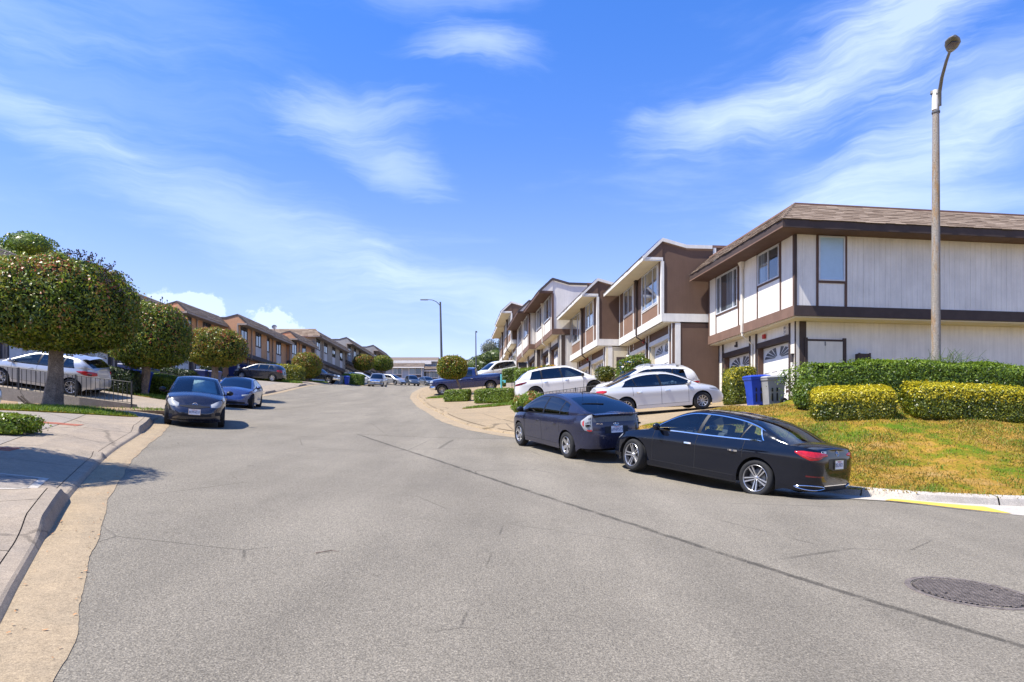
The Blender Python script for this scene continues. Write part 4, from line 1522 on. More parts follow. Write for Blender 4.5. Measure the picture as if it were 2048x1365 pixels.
    # number plates
    for end, z_, bodytxt in sp.get('plates', []):
        q_ = 0.0 if end == 'r' else B.Q
        p = B.q(q_ if end == 'r' else B.Q - 1e-6, z_)
        dirx = -1 if end == 'r' else 1
        pb = MB(); pb.box(-.152, .152, -.076, .076, 0, .012)
        tilt = sp.get('plate_tilt', 0)
        za = Vector((dirx, 0, .10 if end == 'r' else .05)).normalized(); xa2 = Vector((0, -1 if end == 'r' else 1, 0))
        mt = frame((p[0] - x_mid + dirx * (.012 if end == 'r' else .02), 0, z_), xa2, za.cross(xa2), za)
        po = pb.build('number_plate', 'plate_white', root); po.matrix_local = mt
        text('plate_text', bodytxt, .098, 'blue_letter', po, Matrix.Translation((0, -.012, .0135)), .0008, sx=.80)
        text('plate_state', 'California', .036, 'red_letter', po, Matrix.Translation((0, .052, .0135)), .0008)
        fb = MB()
        for (x0, x1, y0, y1) in ((-.158, .158, .076, .082), (-.158, .158, -.082, -.076), (-.158, -.152, -.076, .076), (.152, .158, -.076, .076)): fb.box(x0, x1, y0, y1, 0, .015)
        fb.build('plate_frame', 'chrome', po)
    if sp.get('extra'): sp['extra'](api, sp)
    return root


def ring(b, rx, rz, th, n=28, cx_=0, cz_=0, y=0):
    pts = [(cx_ + rx * math.cos(t), cz_ + rz * math.sin(t), y) for t in np.linspace(0, 2 * math.pi, n + 1)]
    b.tube(pts, th, 5, False)


def emblem_ovals(parent, mt, s=1.0):
    b = MB()
    ring(b, .062 * s, .043 * s, .006 * s); ring(b, .020 * s, .040 * s, .0045 * s); ring(b, .045 * s, .016 * s, .0045 * s, cz_=.020 * s)
    o = b.build('emblem', 'chrome', parent, smooth=60); o.matrix_local = mt


def emblem_star(parent, mt, s=1.0):
    b = MB()
    ring(b, .045 * s, .045 * s, .004 * s)
    for a in (90, 210, 330):
        c, si = math.cos(R(a)), math.sin(R(a))
        b.add([(0, 0, .006), (.043 * s * c, .043 * s * si, 0), (.010 * s * math.cos(R(a + 60)), .010 * s * math.sin(R(a + 60)), 0), (.010 * s * math.cos(R(a - 60)), .010 * s * math.sin(R(a - 60)), 0)], [(0, 1, 2), (0, 3, 1)])
    o = b.build('emblem', 'chrome', parent, smooth=20); o.matrix_local = mt


def rear_mt(api, y, z, out=.008, tilt=.1):
    B = api['B']
    p = B.q(B.qry(abs(y)), z)
    za = Vector((-1, 0, tilt)).normalized(); xa = Vector((0, -1, 0))
    # follow the slight curve of the tail
    p2 = B.q(B.qry(abs(y) + .05), z)
    if y: xa = Vector((p2[0] - p[0], (p2[1] - p[1]) * (1 if y > 0 else -1), 0)).normalized() * (-1 if y > 0 else 1); za = Vector((-1, 0, tilt)); za = (za - xa * za.dot(xa)).normalized()
    q = Vector((p[0] - api['x_mid'], p[1] * (1 if y >= 0 else -1), z)) + za * out
    return frame(q, xa, za.cross(xa), za)


def front_mt(api, y, z, out=.008, tilt=.15):
    B = api['B']
    p = B.q(min(B.qfy(abs(y)), B.Q - 1e-6), z)
    za = Vector((1, 0, tilt)).normalized(); xa = Vector((0, 1, 0))
    return frame(Vector((p[0] - api['x_mid'], y, z)) + za * out, xa, za.cross(xa), za)


# ---- the black saloon
def ex_black(api, sp):
    B, pq = api['B'], api['patch']
    zt_ = .98
    # tail lamps: wide on the corner, thinning to a tip towards the middle
    pq('tail_lamp', 'lamp_red', B.qry(.36), B.qx(.40), [.875, .855, .80, .79, .84, .905], [.90, .925, .935, .94, .945, .925], .010, 22, 5)
    pq('tail_lamp_strip', 'lamp_red_dark', B.qry(.42), B.qx(.22), [.865, .845, .82, .855], [.875, .862, .85, .87], .014, 12, 2)
    pq('reflector', 'lamp_red_dark', B.qry(.50), B.qry(.78), [.505], [.530], .006, 6, 1)
    pq('plate_recess', 'car_trim', B.qry(0) + .001, B.qry(.34), [.62, .62, .66], [.83, .83, .82], .002, 8, 3, lip=False)
    pq('bumper_trim', 'car_trim', B.qry(0) + .001, B.qry(.80), [.255], [.352], .004, 10, 2)
    pq('bumper_bright', 'chrome', B.qry(0) + .001, B.qry(.42), [.352], [.364], .010, 10, 1)
    for side in (1, -1):
        b = MB(); pts = []
        for f in np.linspace(0, 1, 13): pts.append((B.qry(.40) + f * (B.qry(.84) - B.qry(.40)), .322 + .040 * math.sin(math.pi * f) ** .7))
        for f in np.linspace(1, 0, 13)[1:]: pts.append((B.qry(.40) + f * (B.qry(.84) - B.qry(.40)), .322 - .036 * math.sin(math.pi * f) ** .7))
        P = [(lambda p: (p[0], p[1] * side, p[2]))(B.q(q_, z_, .014)) for q_, z_ in pts]
        b.tube(P, .008, 6, False)
        api['build'](b, 'exhaust_surround', 'chrome')
        b = MB(); b.add([(lambda p: (p[0], p[1] * side, p[2]))(B.q(q_, z_, .008)) for q_, z_ in pts[:-1]], [tuple(range(len(pts) - 1))])
        api['build'](b, 'exhaust_mouth', 'car_trim')
    # front lamps, grille
    pq('headlamp', 'lamp_clear', B.qfy(.52), B.qx(4.36), [.60, .585, .62, .70], [.665, .685, .72, .745], .006, 12, 3)
    pq('grille', 'car_trim', B.qfy(.50), B.Q - .001, [.42, .40], [.62, .64], .004, 10, 2)
    pq('lower_intake', 'car_trim', B.qfy(.80), B.qfy(.1), [.26], [.34, .30], .004, 8, 2)
    emblem_star(api['root'], rear_mt(api, 0, .915, .006, .25), 1.05)
    text('badge', 'C 300', .055, 'chrome', api['root'], rear_mt(api, .50, .935, .008, .25), .002)
    pq('sill_trim', 'car_trim', B.qx(1.42), B.qx(3.52), [.185], [.215], .004, 14, 1)


def ex_prius(api, sp):
    B, pq = api['B'], api['patch']
    # upright lamp clusters on the tail corners
    L_ = pq('tail_lamp', 'lamp_clear', B.qry(.585), B.qx(.30), [.72, .70, .715, .86], [1.082, 1.055, .99, .925], .016, 14, 7)
    pq('tail_lamp_red', 'lamp_red', B.qry(.60), B.qx(.15), [.706, .698, .715], [.735, .728, .74], .022, 8, 1, lip=False)
    pq('tail_lamp_red', 'lamp_red', B.qx(.205), B.qx(.24), [.80, .84], [.94, .91], .020, 3, 2, lip=False)
    for i in range(4):
        for j in range(3):
            if j == 2 and i > 1: continue
            q0 = B.qry(.60) + .012 + i * .034
            pq('lamp_cell', 'lamp_smoke', q0, q0 + .022, [.80 + j * .075 - i * .002], [.855 + j * .075 - i * .012], .020, 2, 2, lip=False)
    # dark lower glass of the hatch, with a spoiler bar over it
    pq('hatch_glass', 'lamp_smoke', .001, B.qry(.575), [.905, .905, .90], [1.055, 1.055, 1.05], .004, 12, 3, lip=False)
    pq('hatch_panel', sp['paint'], .001, B.qry(.58), [.70, .70, .71], [.905, .905, .90], .007, 12, 3)
    pq('hatch_recess', 'car_trim', .001, B.qry(.30), [.655, .66], [.80, .80], .009, 6, 2, lip=False)
    pq('hatch_seam', 'car_inner', .001, B.qry(.63), [.648, .65, .675], [.656, .658, .683], .003, 10, 1, lip=False)
    pq('bumper_seam', 'car_inner', B.qry(.63), B.qx(.42), [.690], [.696], .002, 8, 1, lip=False)
    b = MB()
    rows = []
    for y in np.linspace(-.57, .57, 15):
        f = 1 - (y / .66) ** 2
        rows.append([(.155 - .055 * f - .0, y, 1.085 + .018 * f), (.02 - .055 * f, y, 1.072 + .014 * f), (.02 - .055 * f, y, 1.045 + .012 * f), (.15 - .055 * f, y, 1.05 + .014 * f)])
    b.grid(rows, True)
    api['build'](b, 'spoiler', sp['paint'], smooth=40)
    pq('brake_light', 'lamp_clear', .001, .11, [1.045], [1.060], .060, 4, 1, lip=False)
    emblem_ovals(api['root'], rear_mt(api, 0, .862, .012, .12), 1.02)
    text('badge', 'PRIUS', .050, 'chrome', api['root'], rear_mt(api, .43, .862, .012, .1), .002, sx=1.2)
    text('badge', 'III', .045, 'chrome', api['root'], rear_mt(api, -.52, .835, .012, .1), .002)
    pq('headlamp', 'lamp_clear', B.qfy(.52), B.qx(3.85), [.62, .64, .70, .82], [.71, .77, .84, .87], .006, 12, 3)
    b = MB()
    p = api['top_pt'](1.62, 0)
    b.tube([(p[0], 0, p[2]), (p[0] - .10, 0, p[2] + .34)], [.006, .0025], 6)
    b.lathe([(0, .03), (.018, .022), (.028, 0)], 10, 'z', (p[0], 0, p[2] - .005))
    api['build'](b, 'aerial', 'car_trim')
    b = MB()      # wiper
    p0 = Vector(api['top_pt'](.62, .0, .012)); p1 = Vector(api['top_pt'](.72, .78, .012))
    b.tube([p0, p0.lerp(p1, .5) + Vector((0, 0, .004)), p1], [.012, .012, .006], 6)
    api['build'](b, 'wiper', 'car_trim')


def ex_generic(front=None, rear=None, grille=None, lamp='lamp_clear', tail='lamp_red', emb=None):
    """lamps and grille given as (y or x ends, heights)"""
    def f(api, sp):
        B, pq = api['B'], api['patch']
        if front: pq('headlamp', lamp, B.qfy(front[0]), B.qx(front[1]), front[2], front[3], .008, 12, 4)
        if rear: pq('tail_lamp', tail, B.qry(rear[0]), B.qx(rear[1]), rear[2], rear[3], .010, 12, 4)
        for g in (grille or []):
            pq(g[0], g[1], B.qfy(g[2]), min(B.qfy(g[3]), B.Q - .001), g[4], g[5], g[6] if len(g) > 6 else .006, 12, 3, lip=False)
        if emb: emblem_ovals(api['root'], front_mt(api, 0, emb[0], .012, .35), emb[1])
        if sp.get('more'): sp['more'](api, sp)
    return f


SALOON_BLACK = dict(L=4.75, W=1.82, wb=2.865, ro=1.06, tyre=.338, rim=.245, tw=.235, rimstyle=(5, 'twin'), paint='paint_black', sill=.20, br=.25, bf=.17,
    belt=[(0, .965), (.25, 1.0), (.7, 1.01), (1.3, .985), (2.2, .955), (3.1, .935), (3.5, .915), (3.9, .865), (4.3, .775), (4.6, .665), (4.75, .60)],
    rail=[(.52, 1.01), (.75, 1.105), (1.05, 1.235), (1.4, 1.335), (1.8, 1.385), (2.2, 1.40), (2.6, 1.385), (2.9, 1.31), (3.2, 1.165), (3.45, 1.02), (3.62, .92)],
    cols=[(3.38, 3.34, 'glass'), (2.43, 2.34, 'black'), (2.36, 2.27, 'glass'), (1.50, 1.36, 'black'), (1.475, 1.335, 'glass'), (1.02, 1.14, 'end')],
    doors=[3.42, 2.38, 1.36], cowl=3.60, tail=.55, screen=(3.55, 2.72), rearscreen=(.62, 1.42), chrome_dlo=True, glass_front='car_glass', glass_side='car_glass', glass_rear='car_glass_mid', glass_wind='car_glass',
    prof=[.93, .94, .956, .97, .985, 1.0, .988, .93], rface=[-.10, -.07, -.01, 0, -.01, -.03, -.075], fface=[-.10, -.05, 0, .0, -.02, -.06, -.16],
    handle_z=.775, handle_mat='chrome', plates=[('r', .725, '8SUF871')], extra=ex_black, top_gap=.04, crown=.05, steer=-14, handle_in=.10, hw=.0)

HATCH_PRIUS = dict(L=4.46, W=1.745, wb=2.70, ro=.88, tyre=.318, rim=.205, tw=.195, rimstyle=(5, 'wide'), paint='paint_prius', sill=.20, br=.30, bf=.2,
    belt=[(0, 1.06), (.3, 1.05), (.9, 1.01), (1.7, .975), (2.6, .945), (3.2, .93), (3.6, .90), (4.0, .82), (4.3, .72), (4.46, .64)],
    rail=[(.12, 1.075), (.5, 1.20), (.95, 1.325), (1.4, 1.41), (1.9, 1.445), (2.3, 1.44), (2.7, 1.365), (3.1, 1.215), (3.45, 1.05), (3.72, .90)],
    cols=[(3.30, 3.30, 'glass'), (2.22, 2.10, 'black'), (2.15, 2.03, 'glass'), (1.32, 1.22, 'black'), (1.27, 1.17, 'glass'), (.83, .95, 'end')],
    doors=[3.18, 2.18, 1.20], cowl=3.72, tail=.14, screen=(3.66, 2.55), rearscreen=(.17, 1.22), glass_front='car_glass_dark', glass_rear='car_glass_dark', nr=5.0,
    rface=[-.09, -.05, 0, 0, -.025, -.055, -.09], handle_z=.80, plates=[('r', .735, '6PNP573')], extra=ex_prius, top_gap=.06, mirror_mat='car_trim', rbow=.06, rcrown=.035, parcel=.5)

SALOON_WHITE = dict(L=4.63, W=1.78, wb=2.70, ro=1.0, tyre=.316, rim=.200, tw=.205, rimstyle=(10, 'thin'), paint='paint_pearl', sill=.20, br=.27,
    belt=[(0, .98), (.3, 1.0), (.9, .985), (1.6, .95), (2.6, .925), (3.3, .91), (3.7, .88), (4.1, .80), (4.45, .70), (4.63, .62)],
    rail=[(.42, 1.0), (.8, 1.14), (1.2, 1.285), (1.6, 1.37), (2.0, 1.395), (2.4, 1.385), (2.75, 1.315), (3.1, 1.17), (3.4, 1.02), (3.62, .895)],
    cols=[(3.32, 3.32, 'glass'), (2.32, 2.22, 'black'), (2.24, 2.14, 'glass'), (1.42, 1.30, 'black'), (1.39, 1.27, 'glass'), (.88, 1.06, 'end')],
    doors=[3.22, 2.26, 1.26], cowl=3.60, tail=.46, screen=(3.56, 2.65), rearscreen=(.50, 1.30), glass_front='car_glass_mid', top_gap=.05,
    extra=ex_generic((.50, 4.05, None, None), None) if False else ex_generic(front=(.48, 3.98, [.60, .62, .67, .72], [.68, .71, .75, .775]), rear=(.45, .35, [.80, .78, .80, .86], [.90, .92, .93, .91]),
        grille=[('grille', 'car_trim', .55, .0, [.30, .28], [.44, .46])]), handle_z=.78, handle_mat='chrome')

SUV_WHITE = dict(L=5.05, W=1.95, wb=3.05, ro=1.02, tyre=.375, rim=.255, tw=.25, rimstyle=(10, 'thin'), paint='paint_white', sill=.27, br=.38, bf=.28, archgap=.055, rim_dark=True,
    belt=[(0, 1.12), (.3, 1.13), (.9, 1.11), (1.8, 1.08), (2.8, 1.06), (3.6, 1.05), (4.2, 1.0), (4.7, .90), (5.05, .76)],
    rail=[(.22, 1.14), (.45, 1.36), (.75, 1.55), (1.2, 1.64), (1.9, 1.69), (2.5, 1.69), (2.9, 1.63), (3.2, 1.49), (3.5, 1.31), (3.78, 1.14), (3.95, 1.04)],
    cols=[(3.62, 3.62, 'glass'), (2.52, 2.44, 'black'), (2.44, 2.36, 'glass'), (1.48, 1.44, 'black'), (1.40, 1.36, 'glass'), (.80, .98, 'end')],
    doors=[3.55, 2.48, 1.40], cowl=3.93, tail=.24, screen=(3.88, 2.95), rearscreen=(.28, .72), glass_front='car_glass_mid', top_gap=.09, nr=5.0,
    rface=[-.12, -.08, -.01, 0, -.02, -.05, -.08], handle_z=.93, handle_mat='chrome', mirror_mat='car_trim',
    extra=ex_generic((.55, 4.55, [.72, .72, .76, .82], [.80, .84, .88, .9]), (.40, .62, [.88, .88, .90, .98], [.96, .99, 1.02, 1.04], ), tail='lamp_red_dark'))


def ex_pickup_blue(api, sp):
    B, pq, build = api['B'], api['patch'], api['build']
    pq('headlamp', 'lamp_clear', B.qfy(.66), B.qx(5.52), [.98, .98, .99, 1.0], [1.10, 1.12, 1.14, 1.13], .010, 8, 3)
    pq('fog_lamp', 'lamp_clear', B.qfy(.70), B.qx(5.60), [.80, .80], [.90, .90], .010, 6, 2)
    pq('bumper', 'chrome', B.Q - .001, B.qx(5.38), [.46, .46, .48], [.72, .72, .70], .05, 14, 3)
    pq('grille', 'car_trim', B.qfy(.62), B.Q - .001, [.76], [1.08], .008, 8, 3)
    pq('tail_lamp', 'lamp_red', B.qry(.80), B.qx(.13), [.88], [1.22], .010, 5, 4)
    b = MB()
    for side in (1, -1):
        b.box(2.1, 4.15, min(side * .86, side * 1.0), max(side * .86, side * 1.0), .36, .41)
    build(b, 'running_board', 'chrome', smooth=None)
    b = MB()
    b.box(.18, 2.12, -.78, .78, 1.30, 1.315)
    build(b, 'bed_liner', 'car_trim', smooth=None)


PICKUP_BLUE = dict(L=5.85, W=2.05, wb=3.75, ro=1.12, tyre=.405, rim=.235, tw=.265, rimstyle=(6, 'fork'), paint='paint_navy', sill=.42, br=.55, bf=.45, archgap=.085, nf=6, nr=9,
    belt=[(0, 1.30), (.5, 1.295), (1.5, 1.29), (2.2, 1.27), (3.2, 1.235), (4.1, 1.215), (4.6, 1.21), (5.2, 1.19), (5.6, 1.15), (5.85, 1.09)],
    rail=[(2.16, 1.29), (2.24, 1.72), (2.42, 1.83), (2.9, 1.865), (3.4, 1.845), (3.75, 1.73), (4.05, 1.52), (4.35, 1.30), (4.48, 1.22)],
    cols=[(4.05, 4.05, 'glass'), (3.22, 3.16, 'black'), (3.14, 3.08, 'glass'), (2.46, 2.44, 'end')],
    doors=[4.12, 3.16, 2.30], cowl=4.46, tail=2.12, screen=(4.42, 3.62), rearscreen=(2.18, 2.30), roofw=.72, top_gap=.10, crown=.05,
    rface=[-.03, -.02, 0, 0, 0, 0, 0], fface=[-.10, -.04, 0, 0, 0, -.01, -.05], prof=[.95, .96, .975, .99, 1.0, .995, .985, .95],
    handle_z=1.08, handle_mat='chrome', extra=ex_pickup_blue, glass_front='car_glass_dark', glass_wind='car_glass_dark')


def ex_pickup_dark(api, sp):
    B, pq, build = api['B'], api['patch'], api['build']
    pq('headlamp', 'lamp_clear', B.qfy(.60), B.qx(5.20), [.80], [.98], .010, 8, 3)
    pq('bumper', 'chrome', B.Q - .001, B.qx(5.1), [.44], [.66], .04, 12, 2)
    pq('grille', 'chrome', B.qfy(.58), B.Q - .001, [.74], [.98], .008, 8, 2)
    pq('tail_lamp', 'lamp_red', B.qry(.78), B.qx(.12), [.80], [1.08], .010, 5, 4)
    pq('side_strip', 'chrome', B.qx(1.6), B.qx(4.0), [.66], [.70], .008, 12, 1)
    b = MB(); b.box(.16, 1.95, -.74, .74, 1.12, 1.135); build(b, 'bed_liner', 'car_trim', smooth=None)


PICKUP_DARK = dict(L=5.55, W=1.96, wb=3.5, ro=1.1, tyre=.375, rim=.21, tw=.24, rimstyle=(5, 'wide'), paint='paint_dark', sill=.40, br=.5, bf=.42, archgap=.07, nf=6, nr=9,
    belt=[(0, 1.13), (1.9, 1.12), (3.0, 1.08), (3.9, 1.06), (4.5, 1.04), (5.1, 1.0), (5.55, .93)],
    rail=[(1.98, 1.12), (2.06, 1.52), (2.3, 1.64), (2.8, 1.67), (3.2, 1.645), (3.5, 1.53), (3.85, 1.31), (4.12, 1.10), (4.22, 1.05)],
    cols=[(3.80, 3.80, 'glass'), (2.95, 2.90, 'black'), (2.88, 2.83, 'glass'), (2.25, 2.23, 'end')],
    doors=[3.88, 2.9, 2.1], cowl=4.2, tail=1.94, screen=(4.16, 3.42), rearscreen=(2.0, 2.12), roofw=.66, top_gap=.09, crown=.05,
    rface=[-.03, -.02, 0, 0, 0, 0, 0], fface=[-.10, -.04, 0, 0, 0, -.01, -.05], handle_z=.95, extra=ex_pickup_dark, glass_wind='car_glass_dark')


def ex_pickup_silver(api, sp):
    B, pq, build = api['B'], api['patch'], api['build']
    pq('headlamp', 'lamp_clear', B.qfy(.58), B.qx(4.85), [.86, .86, .88], [1.06, 1.07, 1.07], .012, 8, 3)
    pq('bumper', 'paint_pickup', B.Q - .001, B.qx(4.75), [.40], [.68], .05, 12, 3)
    pq('grille', 'chrome', B.qfy(.56), B.Q - .001, [.74, .76], [1.02, 1.04], .012, 8, 3)
    for y0, y1 in ((.07, .20), (.26, .40)):
        pq('grille_slot', 'car_inner', B.qfy(y1), B.qfy(y0), [.86], [1.0], .03, 3, 2)
    pq('lower_intake', 'car_inner', B.qfy(.34), B.Q - .001, [.48], [.62], .056, 6, 2)
    b = MB(); b.box(.16, 1.5, -.7, .7, 1.18, 1.2); build(b, 'bed_liner', 'car_trim', smooth=None)


PICKUP_SILVER = dict(L=5.2, W=1.85, wb=3.2, ro=1.1, tyre=.37, rim=.205, tw=.24, rimstyle=(6, 'wide'), paint='paint_pickup', sill=.42, br=.5, bf=.42, archgap=.08, nf=6, nr=9,
    belt=[(0, 1.18), (1.5, 1.17), (2.5, 1.14), (3.5, 1.12), (4.2, 1.11), (4.8, 1.09), (5.2, 1.02)],
    rail=[(1.55, 1.17), (1.63, 1.6), (1.85, 1.72), (2.5, 1.77), (2.95, 1.74), (3.25, 1.62), (3.55, 1.40), (3.82, 1.18), (3.92, 1.12)],
    cols=[(3.5, 3.5, 'glass'), (2.62, 2.56, 'black'), (2.55, 2.49, 'glass'), (1.82, 1.8, 'end')],
    doors=[3.58, 2.58, 1.7], cowl=3.9, tail=1.5, screen=(3.86, 3.16), rearscreen=(1.58, 1.7), roofw=.62, top_gap=.09, crown=.06,
    rface=[-.03, -.02, 0, 0, 0, 0, 0], fface=[-.10, -.04, 0, 0, 0, -.01, -.06], handle_z=.98, extra=ex_pickup_silver, glass_wind='car_glass_dark')


def more_yaris(api, sp):
    B, build = api['B'], api['build']
    # folding sun shade leaning inside the windscreen
    for y0, y1 in ((-.62, -.02), (.02, .30)):
        pass
    b = MB()
    b.grid([[tuple(Vector(api['top_pt'](x, s_)) + Vector((-.10, 0, -.05))) for s_ in np.linspace(.80, -.18, 12)] for x in np.linspace(sp['screen'][0] - .06, sp['screen'][1] + .05, 6)])
    build(b, 'sun_shade', 'sunshade', smooth=60)
    mt = front_mt(api, 0, .735, .02, .3)
    b = MB()
    q = api['patch']
    q('hood_bright', 'chrome', B.qfy(.50), B.qfy(.10), [.62, .565], [.64, .582], .012, 8, 1)


SALOON_YARIS = dict(L=4.30, W=1.69, wb=2.55, ro=.92, tyre=.300, rim=.19, tw=.185, rimstyle=(7, 'wide'), paint='paint_yaris', sill=.19, bf=.20, br=.28,
    belt=[(0, 1.0), (.4, 1.01), (1.0, .985), (2.0, .95), (2.9, .94), (3.2, .935), (3.6, .885), (3.95, .80), (4.2, .72), (4.3, .66)],
    rail=[(.5, 1.01), (.8, 1.15), (1.15, 1.31), (1.5, 1.40), (1.9, 1.43), (2.25, 1.42), (2.55, 1.35), (2.85, 1.21), (3.1, 1.07), (3.35, .925)],
    cols=[(3.05, 3.05, 'glass'), (2.1, 2.05, 'black'), (2.04, 1.98, 'glass'), (1.2, 1.2, 'end')],
    doors=[2.95, 2.06, 1.12], cowl=3.33, tail=.52, screen=(3.28, 2.42), rearscreen=(.58, 1.2), top_gap=.055, crown=.10, nf=3.6, rcrown=.05,
    glass_wind='car_glass', mirror_mat='car_trim', fface=[-.16, -.10, -.02, 0, -.03, -.10, -.22], handle_z=.8,
    plates=[('f', .455, '8EPN037')], more=more_yaris,
    extra=ex_generic((.44, 3.80, [.60, .59, .615, .72], [.68, .75, .80, .80]), (.5, .3, [.75], [.95]),
        grille=[('grille', 'car_trim', .42, .0, [.60, .545], [.625, .645], .006), ('lower_intake', 'car_inner', .46, .0, [.33, .30], [.40, .40], .004), ('fog_recess', 'car_inner', .70, .56, [.36], [.46], .004), ('lip', 'paint_yaris', .72, .0, [.185, .17], [.215, .20], .03)], emb=(.665, 1.0)))

SALOON_TESLA = dict(L=4.70, W=1.85, wb=2.875, ro=.98, tyre=.335, rim=.235, tw=.235, rimstyle=(10, 'wide'), paint='paint_tesla', sill=.17, bf=.16, br=.25, rim_dark=True,
    belt=[(0, 1.0), (.5, 1.01), (1.2, .985), (2.2, .95), (3.1, .93), (3.5, .92), (3.9, .87), (4.3, .78), (4.55, .69), (4.70, .60)],
    rail=[(.4, 1.02), (.8, 1.17), (1.2, 1.30), (1.7, 1.385), (2.1, 1.40), (2.5, 1.37), (2.85, 1.28), (3.2, 1.13), (3.5, 1.0), (3.72, .895)],
    cols=[(3.36, 3.36, 'glass'), (2.4, 2.32, 'black'), (2.34, 2.26, 'glass'), (1.05, 1.2, 'end')],
    doors=[3.3, 2.36, 1.32], cowl=3.7, tail=.42, screen=(3.66, 2.55), rearscreen=(.45, 1.6), glass_wind='car_glass_dark', top_gap=.045, nf=3.4, crown=.085,
    fface=[-.10, -.05, 0, 0, -.02, -.06, -.14], handles=False,
    extra=ex_generic((.46, 4.12, [.57, .58, .62, .72], [.63, .66, .70, .755]), (.4, .4, [.8], [.9]),
        grille=[('lower_intake', 'car_inner', .62, .0, [.22, .20], [.30, .30]), ('air_curtain', 'car_inner', .82, .72, [.28], [.46])]))

HATCH_SILVER = dict(L=4.36, W=1.82, wb=2.65, ro=.80, tyre=.325, rim=.225, tw=.215, rimstyle=(5, 'fork'), paint='paint_silver', sill=.20, br=.30, bf=.2,
    belt=[(0, 1.04), (.3, 1.05), (.9, 1.03), (1.6, .99), (2.5, .955), (3.1, .94), (3.5, .91), (3.9, .84), (4.2, .74), (4.36, .65)],
    rail=[(.15, 1.05), (.35, 1.22), (.55, 1.345), (.9, 1.405), (1.4, 1.435), (1.9, 1.435), (2.3, 1.385), (2.65, 1.26), (3.0, 1.11), (3.25, 1.0), (3.42, .925)],
    cols=[(3.12, 3.12, 'glass'), (2.12, 2.04, 'black'), (2.05, 1.97, 'glass'), (1.22, 1.16, 'black'), (1.17, 1.11, 'glass'), (.72, .86, 'end')],
    doors=[3.02, 2.08, 1.12], cowl=3.4, tail=.17, screen=(3.36, 2.35), rearscreen=(.20, .58), glass_front='car_glass', glass_side='car_glass_mid', top_gap=.055, nr=4.4,
    rface=[-.10, -.07, 0, 0, -.03, -.06, -.10], handle_z=.83,
    more=lambda api, sp: (lambda b: (b.grid([[(.30 + .30 * f - .03 * (1 - (y / .58) ** 2), y, 1.40 + .035 * f + .04 * (1 - (y / .58) ** 2)) for f in (0, 1)] for y in np.linspace(-.58, .58, 9)]), api['build'](b, 'spoiler', 'paint_silver')))(MB()),
    extra=ex_generic((.5, 3.75, [.62, .64, .72], [.70, .76, .80]), (.42, .62, [.82, .80, .83, .93], [.93, .97, .985, .955])))

HATCH_DARK = dict(HATCH_SILVER, paint='paint_dark', rimstyle=(7, 'wide'), glass_front='car_glass_mid', glass_side='car_glass_mid', rim=.21, tyre=.315,
    extra=ex_generic((.5, 3.75, [.62, .64, .72], [.70, .76, .80]), (.48, .45, [.80, .80, .86], [.99, 1.0, .98])))
HATCH_DARK.pop('more')
SUV_SMALL = dict(SUV_WHITE, L=4.55, W=1.83, wb=2.68, ro=.92, tyre=.345, rim=.22, paint='paint_white', rim_dark=False,
    belt=[(0, 1.06), (.8, 1.05), (1.6, 1.02), (2.5, 1.0), (3.3, .99), (3.8, .95), (4.2, .86), (4.55, .72)],
    rail=[(.18, 1.08), (.36, 1.36), (.6, 1.53), (1.1, 1.60), (1.7, 1.625), (2.2, 1.62), (2.6, 1.53), (2.9, 1.37), (3.2, 1.19), (3.5, 1.0)],
    cols=[(3.2, 3.2, 'glass'), (2.26, 2.18, 'black'), (2.2, 2.12, 'glass'), (1.36, 1.3, 'black'), (1.3, 1.24, 'glass'), (.68, .84, 'end')],
    doors=[3.1, 2.22, 1.24], cowl=3.48, tail=.2, screen=(3.44, 2.66), rearscreen=(.24, .58), handle_z=.88,
    extra=ex_generic((.5, 4.1, [.7, .72, .78], [.8, .83, .86]), (.45, .5, [.85, .85, .9], [1.0, 1.02, 1.02])))


def roof_rails(api, sp):
    b = MB()
    for side in (1, -1):
        pts = [tuple(Vector(api['top_pt'](x, .90 * side, .05 if .75 < x < 2.4 else .012))) for x in np.linspace(.7, 2.5, 14)]
        b.tube(pts, .016, 6)
    for x in (1.05, 2.1):
        b.tube([tuple(Vector(api['top_pt'](x, s_, .055))) for s_ in (-.92, -.5, 0, .5, .92)], .02, 6)
        for side in (1, -1):
            p = api['top_pt'](x, .92 * side, .03); b.box(p[0] - .05, p[0] + .05, p[1] - .035, p[1] + .035, p[2] - .02, p[2] + .05)
    api['build'](b, 'roof_rack', 'wheel_alloy')


SUV_RACK = dict(SUV_SMALL, more=roof_rails)

cars_kerb = 'cars parked along the kerbs'
cars_drive = 'cars parked on the driveways'
make_car('parked_car', SALOON_BLACK, 'shiny black saloon with bright window trim parked nearest at the right kerb', (4.10, 14.28), (-.645, .765), cars_kerb)
make_car('parked_car', HATCH_PRIUS, 'dark grey hatchback with clear tail lamps parked just ahead of the black saloon', (1.50, 17.98), (-.40, .917), cars_kerb)
make_car('parked_car', SALOON_WHITE, 'pearl white saloon on the driveway beside the tall yellow green hedge', (5.28, 25.25), (.995, .06), cars_drive, zoff=.085)
make_car('parked_car', SUV_RACK, 'white car with a silver roof rack mostly hidden behind the pearl white saloon', (5.55, 29.3), (-1, -.02), cars_drive, zoff=.085)
make_car('parked_car', SUV_WHITE, 'large white sport utility car with dark wheels behind the low iron fence on the right', (2.72, 37.0), (1, .05), cars_drive, zoff=.085)
make_car('pickup_truck', PICKUP_BLUE, 'navy blue pickup truck with chrome bumper behind the leaning round tree', (-3.45, 54.6), (-1, .03), 'pickup trucks on the street', 'pickup truck', zoff=.085)
make_car('parked_car', SUV_SMALL, 'white sport utility car parked uphill beyond the bed of the blue pickup truck', (-1.3, 62.0), (-.86, -.5), cars_drive, zoff=.09, detail=1)
